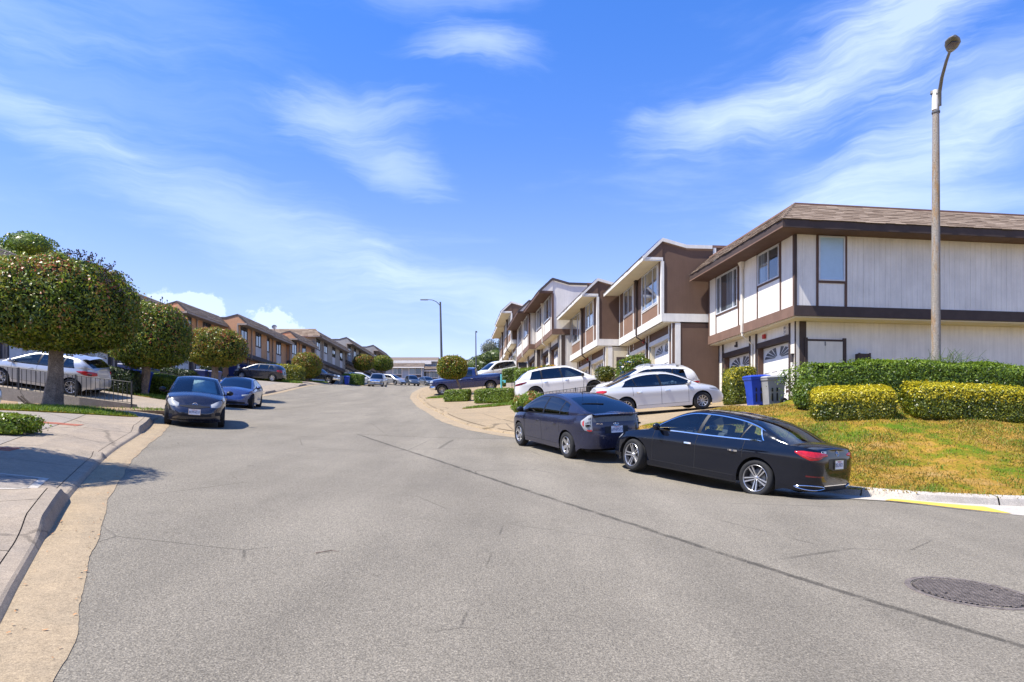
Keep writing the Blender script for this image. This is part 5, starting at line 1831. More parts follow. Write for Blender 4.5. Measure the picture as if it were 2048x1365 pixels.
make_car('parked_car', SALOON_YARIS, 'small dark blue saloon facing the camera with a pale sun shade in its windscreen', (-10.02, 22.2), (.385, -.923), cars_kerb)
make_car('parked_car', SALOON_TESLA, 'smooth blue saloon without a grille parked behind the small dark saloon at the left kerb', (-13.55, 34.6), (.22, -.975), cars_kerb)
make_car('parked_car', HATCH_SILVER, 'silver hatchback with red tail lamps on the raised drive behind the largest round tree', (-18.02, 27.3), (-1, -.02), cars_drive, zoff=.17)
make_car('parked_car', HATCH_DARK, 'black hatchback with red tail lamp in front of the yellow green hedge on the left', (-21.9, 61.0), (-1, .02), cars_drive, zoff=.17, detail=1)
make_car('pickup_truck', PICKUP_DARK, 'black pickup truck with a chrome side strip behind a thin round street tree', (-21.6, 76.3), (1, .02), 'pickup trucks on the street', 'pickup truck', zoff=.17, detail=1)
make_car('parked_car', dict(HATCH_SILVER, paint='paint_white', extra=ex_generic((.5, 3.75, [.62, .64, .72], [.70, .76, .80]), None)), 'white hatchback half hidden behind the square clipped hedge on the far left', (-19.9, 92.5), (1, 0), cars_drive, zoff=.17, detail=1)
make_car('pickup_truck', PICKUP_SILVER, 'silver pickup truck with a chrome grille on the left side of the road', (-16.25, 84.6), (.06, -.998), 'pickup trucks on the street', 'pickup truck', detail=1)
make_car('parked_car', dict(SALOON_WHITE, paint='paint_silver'), 'grey saloon at the bend behind the silver pickup truck', (-18.0, 104.0), (.9, -.45), cars_drive, zoff=.10, detail=1)
make_car('parked_car', dict(SUV_SMALL, paint='paint_slate'), 'slate blue sport utility car facing the camera at the far bend', (-16.2, 113.0), (.35, -.94), cars_kerb, detail=1)
make_car('parked_car', dict(SALOON_WHITE, paint='paint_slate'), 'slate blue saloon behind the sport utility car at the far bend', (-14.6, 119.5), (.5, -.87), cars_kerb, detail=1)
make_car('parked_car', dict(SUV_SMALL, paint='paint_silver'), 'silver car at the left edge with only its bumper in view', (-14.02, 15.75), (1, -.1), cars_drive, zoff=.17, detail=1)

# ------------------------------------------------------------------ houses
def bx(name, mat, parent, *boxes, **kw):
    b = MB()
    for q in boxes: b.box(*q)
    return b.build(name, mat, parent, **kw)


SH_MESH = {}


def shingles(parent, o, ex, up, length, slope, mat, inset0=0.0, inset1=0.0, single=False, tab=.27, expo=.13):
    """courses of tabs on a pitched face. o: eave corner, ex: unit along the eave, up: unit up the slope; insets at the top for hips"""
    ex = Vector(ex); up = Vector(up); nrm = ex.cross(up).normalized()
    if nrm.z < 0: nrm = -nrm
    rows = max(2, int(round(slope / expo)))
    e = slope / rows
    b = MB()
    for r in range(rows):
        f0 = r / rows
        xa, xb = inset0 * f0, length - inset1 * f0
        x = xa - (random.random() * tab)
        while x < xb - .02:
            wd = tab * random.uniform(.72, 1.3)
            x0, x1 = max(x, xa), min(x + wd - .008, xb)
            if x1 - x0 > .03:
                drop = random.choice([0, 0, .012, .022])
                th = random.uniform(.016, .028)
                p = Vector(o) + ex * x0 + up * (r * e - drop) + nrm * .008
                if single:
                    key = mat
                    if key not in SH_MESH:
                        q = MB(); q.add([(0, 0, 0), (1, 0, 0), (1, 1, 0), (0, 1, 0), (0, 0, 1), (1, 0, 1), (1, 1, .25), (0, 1, .25)], [(4, 5, 6, 7), (0, 1, 5, 4), (1, 2, 6, 5), (3, 0, 4, 7)])
                        t_ = q.build('tmp', mat); SH_MESH[key] = t_.data; bpy.data.objects.remove(t_)
                    s_ = bpy.data.objects.new('shingle', SH_MESH[key]); link(s_, parent)
                    s_.matrix_local = frame(p, ex, up, nrm) @ Matrix.Diagonal((x1 - x0, e + .03 + drop, th, 1))
                else:
                    l = e + .03 + drop
                    A = [p, p + ex * (x1 - x0), p + ex * (x1 - x0) + up * l, p + up * l]
                    T_ = [A[0] + nrm * th, A[1] + nrm * th, A[2] + nrm * .004, A[3] + nrm * .004]
                    b.add(A + T_, [(4, 5, 6, 7), (0, 1, 5, 4), (1, 2, 6, 5), (3, 0, 4, 7)])
            x += wd
    if not single:
        s_ = b.build('shingles', mat, parent); s_['kind'] = 'stuff'


def window(parent, x0, x1, z0, z1, y, frame_mat='window_frame', pane='window_curtain', splits=(.5,), axis='y', trim=None, tw=.06, sgn=1):
    """framed window on a wall facing +y (or -x when axis is 'x')"""
    def tb(b, a0, a1, d0, d1, c0, c1):
        if axis == 'y': b.box(a0, a1, y + d0, y + d1, c0, c1)
        else: b.box(y - d1, y - d0, a0, a1, c0, c1)
    fw = .045
    b = MB()
    tb(b, x0, x1, -.02, .05, z0, z0 + fw); tb(b, x0, x1, -.02, .05, z1 - fw, z1)
    tb(b, x0, x0 + fw, -.02, .05, z0 + fw, z1 - fw); tb(b, x1 - fw, x1, -.02, .05, z0 + fw, z1 - fw)
    ed = [x0 + fw] + [x0 + (x1 - x0) * s_ for s_ in splits] + [x1 - fw]
    for s_ in splits:
        xm_ = x0 + (x1 - x0) * s_
        tb(b, xm_ - .022, xm_ + .022, -.02, .042, z0 + fw, z1 - fw)
    w_ = b.build('window', frame_mat, parent)
    for i in range(len(ed) - 1):
        p = MB(); a0 = ed[i] + (.022 if i else 0); a1 = ed[i + 1] - (.022 if i < len(ed) - 2 else 0)
        if axis == 'y': p.quad((a0, y + .014, z0 + fw), (a1, y + .014, z0 + fw), (a1, y + .014, z1 - fw), (a0, y + .014, z1 - fw))
        else: p.quad((y - .014, a1, z0 + fw), (y - .014, a0, z0 + fw), (y - .014, a0, z1 - fw), (y - .014, a1, z1 - fw))
        p.build('pane', pane if isinstance(pane, str) else pane[i % len(pane)], w_)
    if trim:
        b = MB(); t = tw
        tb(b, x0 - t, x1 + t, -.01, .035, z0 - t, z0); tb(b, x0 - t, x0, -.01, .035, z0, z1); tb(b, x1, x1 + t, -.01, .035, z0, z1)
        b.build('casing', trim, w_)
    return w_


GP = {}


def garage_door(parent, x0, x1, z1, y, detail=True, mat='garage_white', lites=True):
    b = MB(); b.box(x0, x1, y - .05, y, -.6, z1)
    d = b.build('garage_door', mat, parent)
    n = 4; rows = 4; hh = z1 / rows
    pw = (x1 - x0) / n
    bb = MB()
    for r in range(rows):
        if r == rows - 1 and lites: continue
        for i in range(n):
            q = (x0 + i * pw + .08, x0 + (i + 1) * pw - .08, y, y + .018, r * hh + .09, (r + 1) * hh - .09)
            if detail: bx('door_panel', mat, d, q)
            else: bb.box(*q)
    for r in range(1, rows): bb.box(x0, x1, y - .001, y + .001, r * hh - .006, r * hh + .006)
    if bb.v and not detail: bb.build('door_panels', mat, d)['kind'] = 'stuff'
    if lites:
        # half-sunburst lights: wedges fanning from the middle of each half
        for side in (0, 1):
            cx = x0 + (x1 - x0) * (.5 - .03 if side == 0 else .5 + .03)
            cz = z1 - hh + .06
            sg = -1 if side == 0 else 1
            Rr = (x1 - x0) * .42
            for k in range(4):
                a0, a1 = R(4 + k * 21), R(4 + k * 21 + 16)
                q = MB()
                pts = []
                for a, rr in ((a0, .18), (a0, 1), ((a0 + a1) / 2, 1.0), (a1, 1), (a1, .18)):
                    pts.append((cx + sg * Rr * rr * math.cos(a), y + .006, cz + (hh - .13) * rr * math.sin(a)))
                if sg < 0: pts = pts[::-1]
                q.add(pts, [tuple(range(5))])
                q.build('fan_light', 'pane_dark', d)
        q = MB(); q.prism_y([((x0 + x1) / 2 - .06, z1 - 1.05), ((x0 + x1) / 2, z1 - 1.22), ((x0 + x1) / 2 + .06, z1 - 1.05), ((x0 + x1) / 2, z1 - .88)], y, y + .02)
        q.build('door_emblem', 'white_trim', d)
        bx('vent', 'dark_trim', d, (x0 + .18, x0 + .55, y, y + .02, .42, .52), (x0 + .18, x0 + .55, y, y + .02, .28, .38))
    return d


STY_CREAM = dict(wall='cream_wall', side='cream_wall', trim='brown_trim', belt='brown_belt', soffit='soffit_cream', eave='brown_trim', fascia='brown_trim', rake='charcoal_trim', panel='cream_wall', header='cream_wall', lintel='dark_trim', pier='cream_trim', pier_trim='dark_trim', jamb='brown_trim', shingle='shingle_tan', spout='cream_trim', win='window_curtain')
STY_BROWN = dict(wall='brown_stucco', side='brown_stucco', trim='white_trim', belt='white_trim', soffit='soffit_cream', eave='soffit_cream', fascia='white_trim', rake='white_trim', panel='brown_panel', header='brown_stucco', lintel='white_trim', pier='brown_stucco', pier_trim='white_trim', jamb='soffit_cream', shingle='shingle_tan', spout='dark_trim', win='window_curtain')
STY_ORANGE = dict(wall='orange_panel', side='orange_stucco', trim='taupe_trim', belt='charcoal_trim', soffit='taupe_trim', eave='taupe_trim', fascia='taupe_trim', rake='charcoal_trim', panel='pale_panel', header='orange_panel', lintel='charcoal_trim', pier='taupe_trim', pier_trim='charcoal_trim', jamb='charcoal_trim', shingle='shingle_grey', spout='taupe_trim', win='window_dark', casing='charcoal_trim')
STY_GREY = dict(wall='grey_siding', side='grey_side', trim='taupe_trim', belt='charcoal_trim', soffit='taupe_trim', eave='taupe_trim', fascia='taupe_trim', rake='charcoal_trim', panel='pale_panel', header='taupe_trim', lintel='charcoal_trim', pier='grey_siding', pier_trim='charcoal_trim', jamb='charcoal_trim', shingle='shingle_grey', spout='taupe_trim', win='window_dark', casing='charcoal_trim')


def house(label, U0, U1, zg, sty, row, detail=2, hip=False, windows=None, lower_in=0.0, group=None, depth=12.0, eave_drop=0.0):
    """one terrace house. U0-U1: upper front line (near to far for the right row). Local x along the front, y out to the street."""
    U0 = Vector(U0); U1 = Vector(U1)
    near0 = row == 'right'
    A, Bq = (U0, U1) if near0 else (U1, U0)
    w_ = (Bq - A).length
    a = (Bq - A).normalized(); o = Vector((-a.y, a.x))
    org = A - o * .45
    root = empty('terrace_house', mat=frame((org.x, org.y, zg), (a.x, a.y, 0), (o.x, o.y, 0), (0, 0, 1)), label=label, cat='house', group=group)
    Y1 = .45
    li0 = lower_in if near0 else 0.0
    W_ = w_
    zb0, zb1 = 2.73, 3.08
    zso = 5.44 if not hip else 5.48
    zpk = 6.32
    s = sty
    e = .003
    # ground storey
    bx('wall', s['side'], root, (li0, W_ - e, -depth, -.36, -3.2, zb0 - .05))
    gx0, gx1 = li0 + .42, W_ - .42
    gm = (gx0 + gx1) / 2
    pw = .26
    piers = [(li0 + .004, gx0), (gm - pw, gm + pw), (gx1, W_ - .006)]
    for (p0, p1) in piers: bx('pier', s['pier'], root, (p0, p1, -.355, 0, -3.2, zb0 - .04))
    for (g0, g1) in ((gx0, gm - pw), (gm + pw, gx1)):
        bx('header_panel', s['header'], root, (g0 + e, g1 - e, -.34, -.03, 2.30, zb0 - .045))
        bx('lintel', s['lintel'], root, (g0 + e, g1 - e, -.345, .012, 2.10, 2.298))
        bx('jamb', s['jamb'], root, (g0 + e, g0 + .10, -.33, -.045, -3, 2.096), (g1 - .10, g1 - e, -.33, -.045, -3, 2.096))
        garage_door(root, g0 + .102, g1 - .102, 2.09, -.24, detail >= 2)
    tp = []
    for (p0, p1) in piers: tp += [(p0 - .035, p0 + .055, 0.002, .03, -3, zb0 - .05), (p1 - .055, p1 + .035, 0.002, .03, -3, zb0 - .05)]
    for q in tp: bx('post_trim', s['pier_trim'], root, (max(q[0], li0 + .006), min(q[1], W_ - .008), *q[2:]))
    # lower side corner boards
    for sx, n in ((li0, 1), (W_, 0)):
        xx = (sx - .028, sx - .001) if n else (sx + .001, sx + .026)
        bx('corner_board', s['pier_trim'] if sty is not STY_BROWN else 'white_trim', root, (*xx, -.36, -.12, -3, zb0 - .05))
    # overhang underside and belt
    bx('soffit', s['soffit'], root, (e, W_ - 2 * e, -.355 if not hip else -depth, Y1 - .03, zb0 - .045, zb0 - .005))
    bz = [(-.004, W_ - e, Y1, Y1 + .05, zb0, zb1)]
    bx('belt', s['belt'], root, *bz)
    bx('side_belt', 'dark_trim' if hip else s['belt'], root, (-.05, -.005, -depth + .02, Y1 + .05, zb0, zb1)) if near0 else bx('side_belt', s['belt'], root, (W_ + .002, W_ + .05, -depth + .02, Y1 + .05, zb0, zb1))
    # upper storey with the peaked front
    if hip:
        bx('upper_wall', s['side'], root, (0, W_ - e, -depth, Y1, zb0, zso + .35))
    else:
        b = MB()
        prof = [(-depth, zb0), (Y1, zb0), (Y1, zpk - .05), (-.62, zpk - .32), (-depth, zpk - .34)]
        b.prism_x(prof, 0, W_ - e)
        b.build('upper_wall', s['side'], root)
    # front skin of the upper storey (its own paint), windows, panels, boards
    bx('front_skin', s['wall'], root, (.004, W_ - .008, Y1 + .001, Y1 + .012, zb1, zso))
    wins = windows or ([(.50, 2.45, 3.80, 5.38, (.5,)), (4.35, 5.95, 4.10, 5.38, (.5,))] if near0 else [(W_ - 2.05, W_ - .55, 3.95, 5.36, (.5,)), (W_ - 5.25, W_ - 4.0, 4.05, 5.36, (.5,))])
    vt = set()
    for (x0, x1, z0, z1, sp_) in wins:
        window(root, x0, x1, z0, z1, Y1 + .012, 'window_frame' if sty in (STY_CREAM, STY_BROWN) else 'charcoal_trim', s['win'], sp_, trim=s.get('casing', s['trim']))
        bx('spandrel', s['panel'], root, (x0 - .01, x1 + .01, Y1 + .013, Y1 + .022, zb1 + .004, z0 - .065))
        vt |= {x0 - .06, x1 + .06}
    for x in sorted(vt | {.05, W_ - .055}):
        bx('batten', s['trim'], root, (x - .045, x + .045, Y1 + .0125, Y1 + .034, zb1 + .002, zso - .002))
    # downpipe
    xd = (wins[0][1] + wins[1][0]) / 2 + (.35 if hip else .0)
    if detail:
        b = MB()
        b.box(xd - .045, xd + .045, Y1 + .04, Y1 + .12, zb0 + .02, zso - .3)
        b.add([(xd - .045, Y1 + .04, zso - .3), (xd + .045, Y1 + .04, zso - .3), (xd + .045, Y1 + .12, zso - .3), (xd - .045, Y1 + .12, zso - .3), (xd - .13, Y1 + .04, zso - .02), (xd + .13, Y1 + .04, zso - .02), (xd + .13, Y1 + .2, zso - .02), (xd - .13, Y1 + .2, zso - .02)],
              [(0, 1, 5, 4), (1, 2, 6, 5), (2, 3, 7, 6), (3, 0, 4, 7)])
        b.build('downpipe', s['spout'], root)
        b = MB(); b.tube([(xd, Y1 + .09, zb0 + .05), (xd, Y1 + .07, zb0 - .10), (gm, .06, zb0 - .42), (gm, .06, -2)], .04, 6)
        b.build('drain_pipe', s['spout'], root)
    # ---- roof
    ov = .85
    if hip:
        x0e, x1e = -.75, W_ + .05
        ye = Y1 + ov
        zf0, zf1 = zso, zso + .24
        zr_ = 6.50
        xi, yi = .12, Y1 - .05
        b = MB()
        b.add([(x0e, ye, zf1), (x1e, ye, zf1), (x1e, yi, zr_), (xi, yi, zr_), (x0e, -depth, zf1), (xi, -depth, zr_), (x1e, -depth, zr_)],
              [(0, 1, 2, 3), (4, 0, 3, 5), (3, 2, 6, 5)])
        b.add([(x0e, ye, zf0), (x1e, ye, zf0), (x1e, -depth, zf0), (x0e, -depth, zf0)], [(0, 3, 2, 1)])
        rf = b.build('roof', 'roof_flat', root)
        bx('eave_soffit', s['eave'], rf, (x0e + .03, x1e - .005, Y1 + .003, ye - .03, zf0 - .012, zf0 - .002), (x0e + .03, -.003, -depth, Y1, zf0 - .012, zf0 - .002))
        bx('fascia', 'dark_trim', rf, (x0e, x1e, ye - .03, ye + .012, zf0 - .03, zf1 - .02), (x0e - .012, x0e + .03, -depth, ye - .032, zf0 - .03, zf1 - .02))
        bx('fascia_lip', 'brown_belt', rf, (x0e - .015, x1e, ye + .013, ye + .02, zf0 - .04, zf0 + .005))
        upf = Vector((0, yi - ye, zr_ - zf1)); ups = Vector((xi - x0e, 0, zr_ - zf1))
        # side slope tab by tab, front slope joined
        shingles(rf, (x0e - .03, ye + .03, zf1 - .02), (0, -1, 0), ups.normalized(), 10.6, ups.length, s['shingle'], inset0=ye - yi, inset1=0, single=True, tab=.33)
        shingles(rf, (x1e, ye + .03, zf1 - .02), (-1, 0, 0), upf.normalized(), x1e - x0e, upf.length, s['shingle'], inset0=0, inset1=xi - x0e)
        b = MB()
        n = 13
        for i in range(n):
            f0, f1 = i / n, (i + 1.25) / n
            p0 = Vector((x0e, ye, zf1)).lerp(Vector((xi, yi, zr_)), f0); p1 = Vector((x0e, ye, zf1)).lerp(Vector((xi, yi, zr_)), min(1.02, f1))
            d_ = (p1 - p0).normalized()
            ha = Vector((.11, .02, -.06)); hb = Vector((-.01, -.12, -.06))
            up_ = Vector((-.3, .3, 1)).normalized() * .055
            b.add([p0 + up_, p0 + ha + up_ * .6, p0 + hb + up_ * .6, p1 + up_ * .7, p1 + ha + up_ * .3, p1 + hb + up_ * .3], [(0, 1, 4, 3), (2, 0, 3, 5), (1, 0, 2)])
        b.build('hip_caps', s['shingle'], rf)['kind'] = 'stuff'
        bx('coping', 'roof_edge', rf, (xi - .02, xi + .12, -depth, yi, zr_ - .03, zr_ + .07), (xi + .12, x1e, yi - .10, yi + .02, zr_ - .03, zr_ + .05))
    else:
        b = MB()
        x0e, x1e = -.06, W_ + .0
        ye = Y1 + ov
        b.prism_x([(Y1 + .002, zso + .02), (ye - .01, zso - .04), (ye - .01, zso + .02), (Y1 + .002, zpk - .03)], x0e + .02, x1e - .004)
        rf = b.build('roof', s['side'], root)
        bx('eave_soffit', s['eave'], rf, (x0e, x1e - .005, Y1 + .04, ye - .03, zso - .055, zso - .042))
        bx('fascia', s['fascia'], rf, (x0e, x1e, ye - .008, ye + .03, zso - .10, zso + .10))
        up = Vector((0, Y1 - ye - .02, zpk - zso - .06))
        shingles(rf, (x1e, ye + .04, zso + .07), (-1, 0, 0), up.normalized(), x1e - x0e, up.length, s['shingle'], tab=.27 if detail >= 2 else .5, expo=.13 if detail >= 2 else .2)
        # rake boards along the peak, both ends
        for (xa, xb_) in ((x0e - .02, x0e + .018), (W_ - .002, W_ + .03)):
            q = MB()
            pts = [(ye + .03, zso + .06), (Y1, zpk + .02), (-.62, zpk - .25), (-.62 - 1.15, zpk - .25)]
            hgt = .15
            for (p0, p1) in zip(pts[:-1], pts[1:]):
                q.prism_x([(p1[0], p1[1] - hgt), (p0[0], p0[1] - hgt), (p0[0], p0[1]), (p1[0], p1[1])], xa, xb_)
            q.build('rake_board', s['rake'], rf)
        nx = (-.05, -.004) if near0 else (W_ + .004, W_ + .05)
        vx = (-.052, -.003) if near0 else (W_ + .003, W_ + .052)
        bx('eave_return', s['trim'], rf, (*vx, Y1 - .02, ye + .0, zso - .10, zso + .06))
        bx('corner_trim', s['trim'], root, (*nx, Y1 - .07, Y1 + .05, zb1 + .002, zso - .102))
        bx('front_corner_trim', s['trim'], root, ((.0 if near0 else W_ - .12), (.12 if near0 else W_ - .004), Y1 + .035, Y1 + .055, zb1 + .002, zso - .06))
        vv = (-.045, -.004) if near0 else (W_ + .004, W_ + .045)
        bx('parapet_trim', s['trim'] if sty is STY_BROWN else 'brown_trim' if sty is STY_CREAM else 'taupe_trim', rf, (*vv, -1.95, -1.82, zb1, zpk - .26))
        bx('coping', 'roof_edge', rf, (-.05, W_, -depth, -1.78, zpk - .34, zpk - .235))
        bx('roof_deck', 'roof_flat', rf, (.05, W_ - .1, -depth + .1, Y1 - .2, zpk - .36, zpk - .335)) if False else None
    return root, w_


right_g = 'terrace houses climbing the right side of the street'
left_g = 'terrace houses climbing the left side of the street'
h1, w1 = house('cream corner house with brown trim and a hipped shingle roof above the trimmed hedges', (9.5, 23.5), (8.53, 30.3), 3.0, STY_CREAM, 'right', 2, hip=True, lower_in=.7,
               windows=[(.96, 2.48, 4.28, 5.42, (.5,)), (4.12, 6.05, 3.86, 5.42, (.2, .8))], group=right_g)
# the corner house's long side
vis = 8.4
for i in range(int(vis / .203)):
    y1 = .40 - i * .203
    if y1 - .2 < -.30 and y1 > -1.36: continue
    bx('siding_board', 'cream_wall', h1, (-.022 - random.uniform(0, .003), -.001, y1 - .197, y1, 3.084, 5.47))
bx('siding_board', 'cream_wall', h1, (-.022, -.001, -12, .40 - .203 * int(vis / .203), 3.084, 5.47))
bx('siding_board', 'cream_wall', h1, (-.021, -.001, -.30, .02, 3.084, 5.47))
bx('corner_board', 'dark_trim', h1, (-.05, -.002, .405, .498, 3.082, 5.475))
bx('side_window_trim', 'brown_trim', h1, (-.05, -.0225, -.375, -.30, 3.083, 5.475), (-.05, -.0225, -1.42, -1.335, 3.083, 5.475), (-.048, -.0225, -1.334, -.376, 3.86, 3.93))
bx('spandrel', 'cream_wall', h1, (-.02, -.001, -1.334, -.376, 3.084, 3.86))
window(h1, -1.33, -.38, 3.935, 5.44, -.022, 'window_frame', 'blind', (), axis='x')
b = MB()
for k in range(34):
    z = 4.0 + k * .0415
    b.box(-.043, -.037, -1.28, -.43, z, z + .034)
b.build('blind_slats', 'blind', h1)['kind'] = 'stuff'
bx('frieze', 'dark_trim', h1, (-.03, -.001, -12, .40, 5.471, 5.49)) if False else None
d = bx('utility_door', 'cream_trim', h1, (.66, .696, -1.05, -.40, -1, 2.0), (.66, .696, -1.72, -1.06, -1, 2.0))
bx('door_frame', 'dark_trim', d, (.64, .699, -.40, -.29, -1, 2.12), (.64, .699, -1.85, -1.73, -1, 2.12), (.65, .698, -1.73, -.40, 2.003, 2.07))
bx('latch', 'steel_pole', d, (.645, .662, -1.08, -1.04, 1.85, 1.99))
bx('meter_box', 'dark_trim', h1, (.50, .699, -2.66, -2.22, .3, 1.58), (.49, .5, -2.68, -2.60, .3, 1.60), (.49, .5, -2.28, -2.20, .3, 1.60))
# small fittings over the garages of the corner house
al = bx('alarm_bell', 'alarm_red', h1, (2.80, 2.96, .0, .07, 2.40, 2.56))
nb = bx('number_plaque', 'white_trim', h1, (1.32, 1.52, -.03, .02, 2.34, 2.64))
zz_ = Matrix.Translation((1.42, .022, 2.56)) @ Matrix.Rotation(R(90), 4, 'X') @ Matrix.Rotation(R(180), 4, 'Y')
for k_, tx in enumerate(('88', '20')):
    o = text('house_number', tx, .15, 'black_letter', nb, Matrix.Translation((1.42, .022, 2.56 - .14 * k_)) @ frame((0, 0, 0), (-1, 0, 0), (0, 0, 1), (0, 1, 0)), .002)
b = MB(); b.lathe([(0, .12), (.05, .11), (.05, 0)], 10, 'y', (5.2, -.03, 2.45)); b.box(5.17, 5.23, -.03, .03, 2.48, 2.62)
b.build('security_lamp', 'charcoal_trim', h1)
b = MB(); b.box(.82, .94, .002, .10, 1.55, 1.58); b.box(.84, .92, .02, .09, 1.28, 1.54)
b.build('wall_lantern', 'charcoal_trim', h1)

h2, w2 = house('dark brown house with white trim next to the cream corner house', (6.5, 30.3), (5.79, 37.6), 4.0, STY_BROWN, 'right', 2,
               windows=[(.56, 3.0, 3.68, 5.36, (.3, .78)), (4.6, 6.36, 4.06, 5.36, (.5,))], group=right_g)
h3, w3 = house('dark brown house with white trim and a brown door frame, second brown house uphill', (4.6, 37.6), (3.75, 44.85), 4.0, STY_BROWN, 'right', 2,
               windows=[(.9, 2.7, 4.0, 5.36, (.5,)), (4.3, 6.7, 3.7, 5.36, (.3,))], group=right_g)
h4, w4 = house('cream house with brown eaves standing between the brown pair and its cream twin', (2.6, 44.85), (1.74, 51.7), 5.75, STY_CREAM, 'right', 1,
               windows=[(.7, 2.9, 3.9, 5.36, (.25, .75)), (4.1, 6.1, 3.9, 5.36, (.5,))], group=right_g)
h5, w5 = house('cream house with brown eaves set forward uphill of its cream twin', (1.27, 51.7), (.43, 59.8), 5.75, STY_CREAM, 'right', 1,
               windows=[(.8, 2.8, 3.9, 5.36, (.5,)), (4.6, 6.6, 3.9, 5.36, (.5,))], group=right_g)
h6, w6 = house('brown house with wide cream eaves above the parked white car uphill', (-.05, 59.8), (-.75, 67.0), 7.3, STY_BROWN, 'right', 1, group=right_g)
h7, w7 = house('farthest brown house with cream eaves on the right side of the street', (-.55, 67.0), (-1.3, 74.5), 7.3, STY_BROWN, 'right', 1, group=right_g)
# service doors in the returns of the brown pair
for hh, ww, mt in ((h3, w3, 'soffit_cream'),):
    d = bx('utility_door', 'soffit_cream', hh, (-.03, -.004, -1.95, -.72, -.5, 1.98))
    bx('door_frame', 'dark_trim', d, (-.06, -.003, -.72, -.58, -.5, 2.12), (-.06, -.003, -2.1, -1.95, -.5, 2.12), (-.06, -.003, -1.95, -.72, 1.98, 2.12))
    bx('return_wall', 'soffit_cream', hh, (-.026, -.002, -.118, -.0, -2, 2.68), (-.002, -.001, -12, -.13, -2.2, 2.68))
for hh in (h2, h3):
    pl = bx('number_plaque', 'white_trim', hh, (4.62, 4.78, -.03, .0, 2.36, 2.66)) if False else None
    for k_, tx in enumerate(('8', '6')):
        text('house_number', tx, .20, 'white_letter', hh, Matrix.Translation((6.35, -.026, 2.60 - .17 * k_)) @ frame((0, 0, 0), (-1, 0, 0), (0, 0, 1), (0, 1, 0)), .004)
    b = MB(); b.lathe([(0, .10), (.07, .09), (.08, 0)], 12, 'y', (4.35, -.03, 2.5)); b.build('alarm_bell', 'alarm_red', hh)

# left row
house('near orange brown house mostly hidden behind the largest round tree', (-27.9, 28.4), (-27.7, 35.2), 5.0, STY_ORANGE, 'left', 1, group=left_g)
house('orange brown house whose grey roof slope shows above the largest round tree', (-27.7, 35.2), (-27.5, 42.2), 5.65, STY_ORANGE, 'left', 1, group=left_g)
house('orange brown house with white garage doors behind the silver hatchback', (-27.5, 42.2), (-27.3, 49.0), 5.65, STY_ORANGE, 'left', 1, group=left_g)
house('orange brown house with white garage doors seen between the two nearest round trees', (-27.1, 49.0), (-26.9, 55.8), 6.0, STY_ORANGE, 'left', 1, group=left_g)
house('tall orange gabled house peeking between the second and third round trees', (-26.7, 55.8), (-26.2, 62.5), 6.55, STY_ORANGE, 'left', 1, group=left_g)
house('orange gabled house with a long shadowed drainpipe behind the third round tree', (-24.5, 62.5), (-24.3, 69.4), 6.75, STY_ORANGE, 'left', 1, group=left_g,
      windows=[(4.85, 6.25, 3.85, 5.36, (.5,)), (1.6, 2.85, 4.05, 5.36, (.5,))])
house('orange house with pale panels under its windows above the black hatchback', (-24.9, 69.4), (-24.6, 76.3), 6.9, STY_ORANGE, 'left', 1, group=left_g)
hd, wd_ = house('last orange house uphill, with a satellite dish on its roof', (-24.2, 76.3), (-24.0, 83.6), 7.5, STY_ORANGE, 'left', 1, group=left_g)
he, we_ = house('wide grey house with a hipped roof and a side window behind the black pickup truck', (-23.7, 84.0), (-23.5, 98.6), 8.9, STY_GREY, 'left', 1, group=left_g,
      windows=[(12.4, 13.9, 4.1, 5.36, (.4,)), (9.2, 10.6, 4.1, 5.36, (.5,)), (5.4, 6.8, 4.1, 5.36, (.5,)), (1.6, 3.0, 4.1, 5.36, (.5,))])
window(he, -3.6, -1.2, 4.1, 5.3, 14.62, 'white_trim', 'window_dark', (.5,), axis='x') if False else None
b = MB(); b.box(14.615, 14.64, -3.3, -.9, 4.0, 5.3)
wq = b.build('side_window', 'white_trim', he)
bx('pane', 'pane_dark', wq, (14.64, 14.65, -3.2, -2.15, 4.1, 5.2), (14.64, 14.65, -2.05, -1.0, 4.1, 5.2))
bx('spandrel', 'pale_panel', he, (14.61, 14.63, -3.3, -.9, 3.1, 3.9))
# hipped end of the wide grey house, facing down the street
b = MB()
b.add([(15.25, 1.3, 5.5), (15.25, -9, 5.5), (14.5, -9, 6.42), (14.5, .5, 6.42)], [(0, 1, 2, 3)])
b.add([(15.25, 1.3, 5.5), (15.25, -9, 5.5), (14.5, -9, 5.5), (14.5, 1.3, 5.5)], [(0, 3, 2, 1)])
hr_ = b.build('hip_end', 'roof_flat', he)
up = Vector((-.75, 0, .92))
shingles(hr_, (15.27, -9, 5.48), (0, 1, 0), up.normalized(), 10.3, up.length, 'shingle_tan', inset1=.8, tab=.5, expo=.2)
bx('fascia', 'taupe_trim', hr_, (15.22, 15.28, -9, 1.32, 5.36, 5.5))
house('grey gabled house behind the pair of far round trees', (-23.3, 98.6), (-23.1, 114.0), 10.25, STY_GREY, 'left', 1, group=left_g,
      windows=[(13.2, 14.5, 3.9, 5.36, (.5,)), (10.0, 11.3, 4.05, 5.36, (.5,)), (6.6, 7.9, 4.05, 5.36, (.5,)), (2.8, 4.1, 4.05, 5.36, (.5,))])
house('farthest grey gabled house on the left side of the street', (-22.6, 114.0), (-22.4, 124.0), 11.35, STY_GREY, 'left', 1, group=left_g)
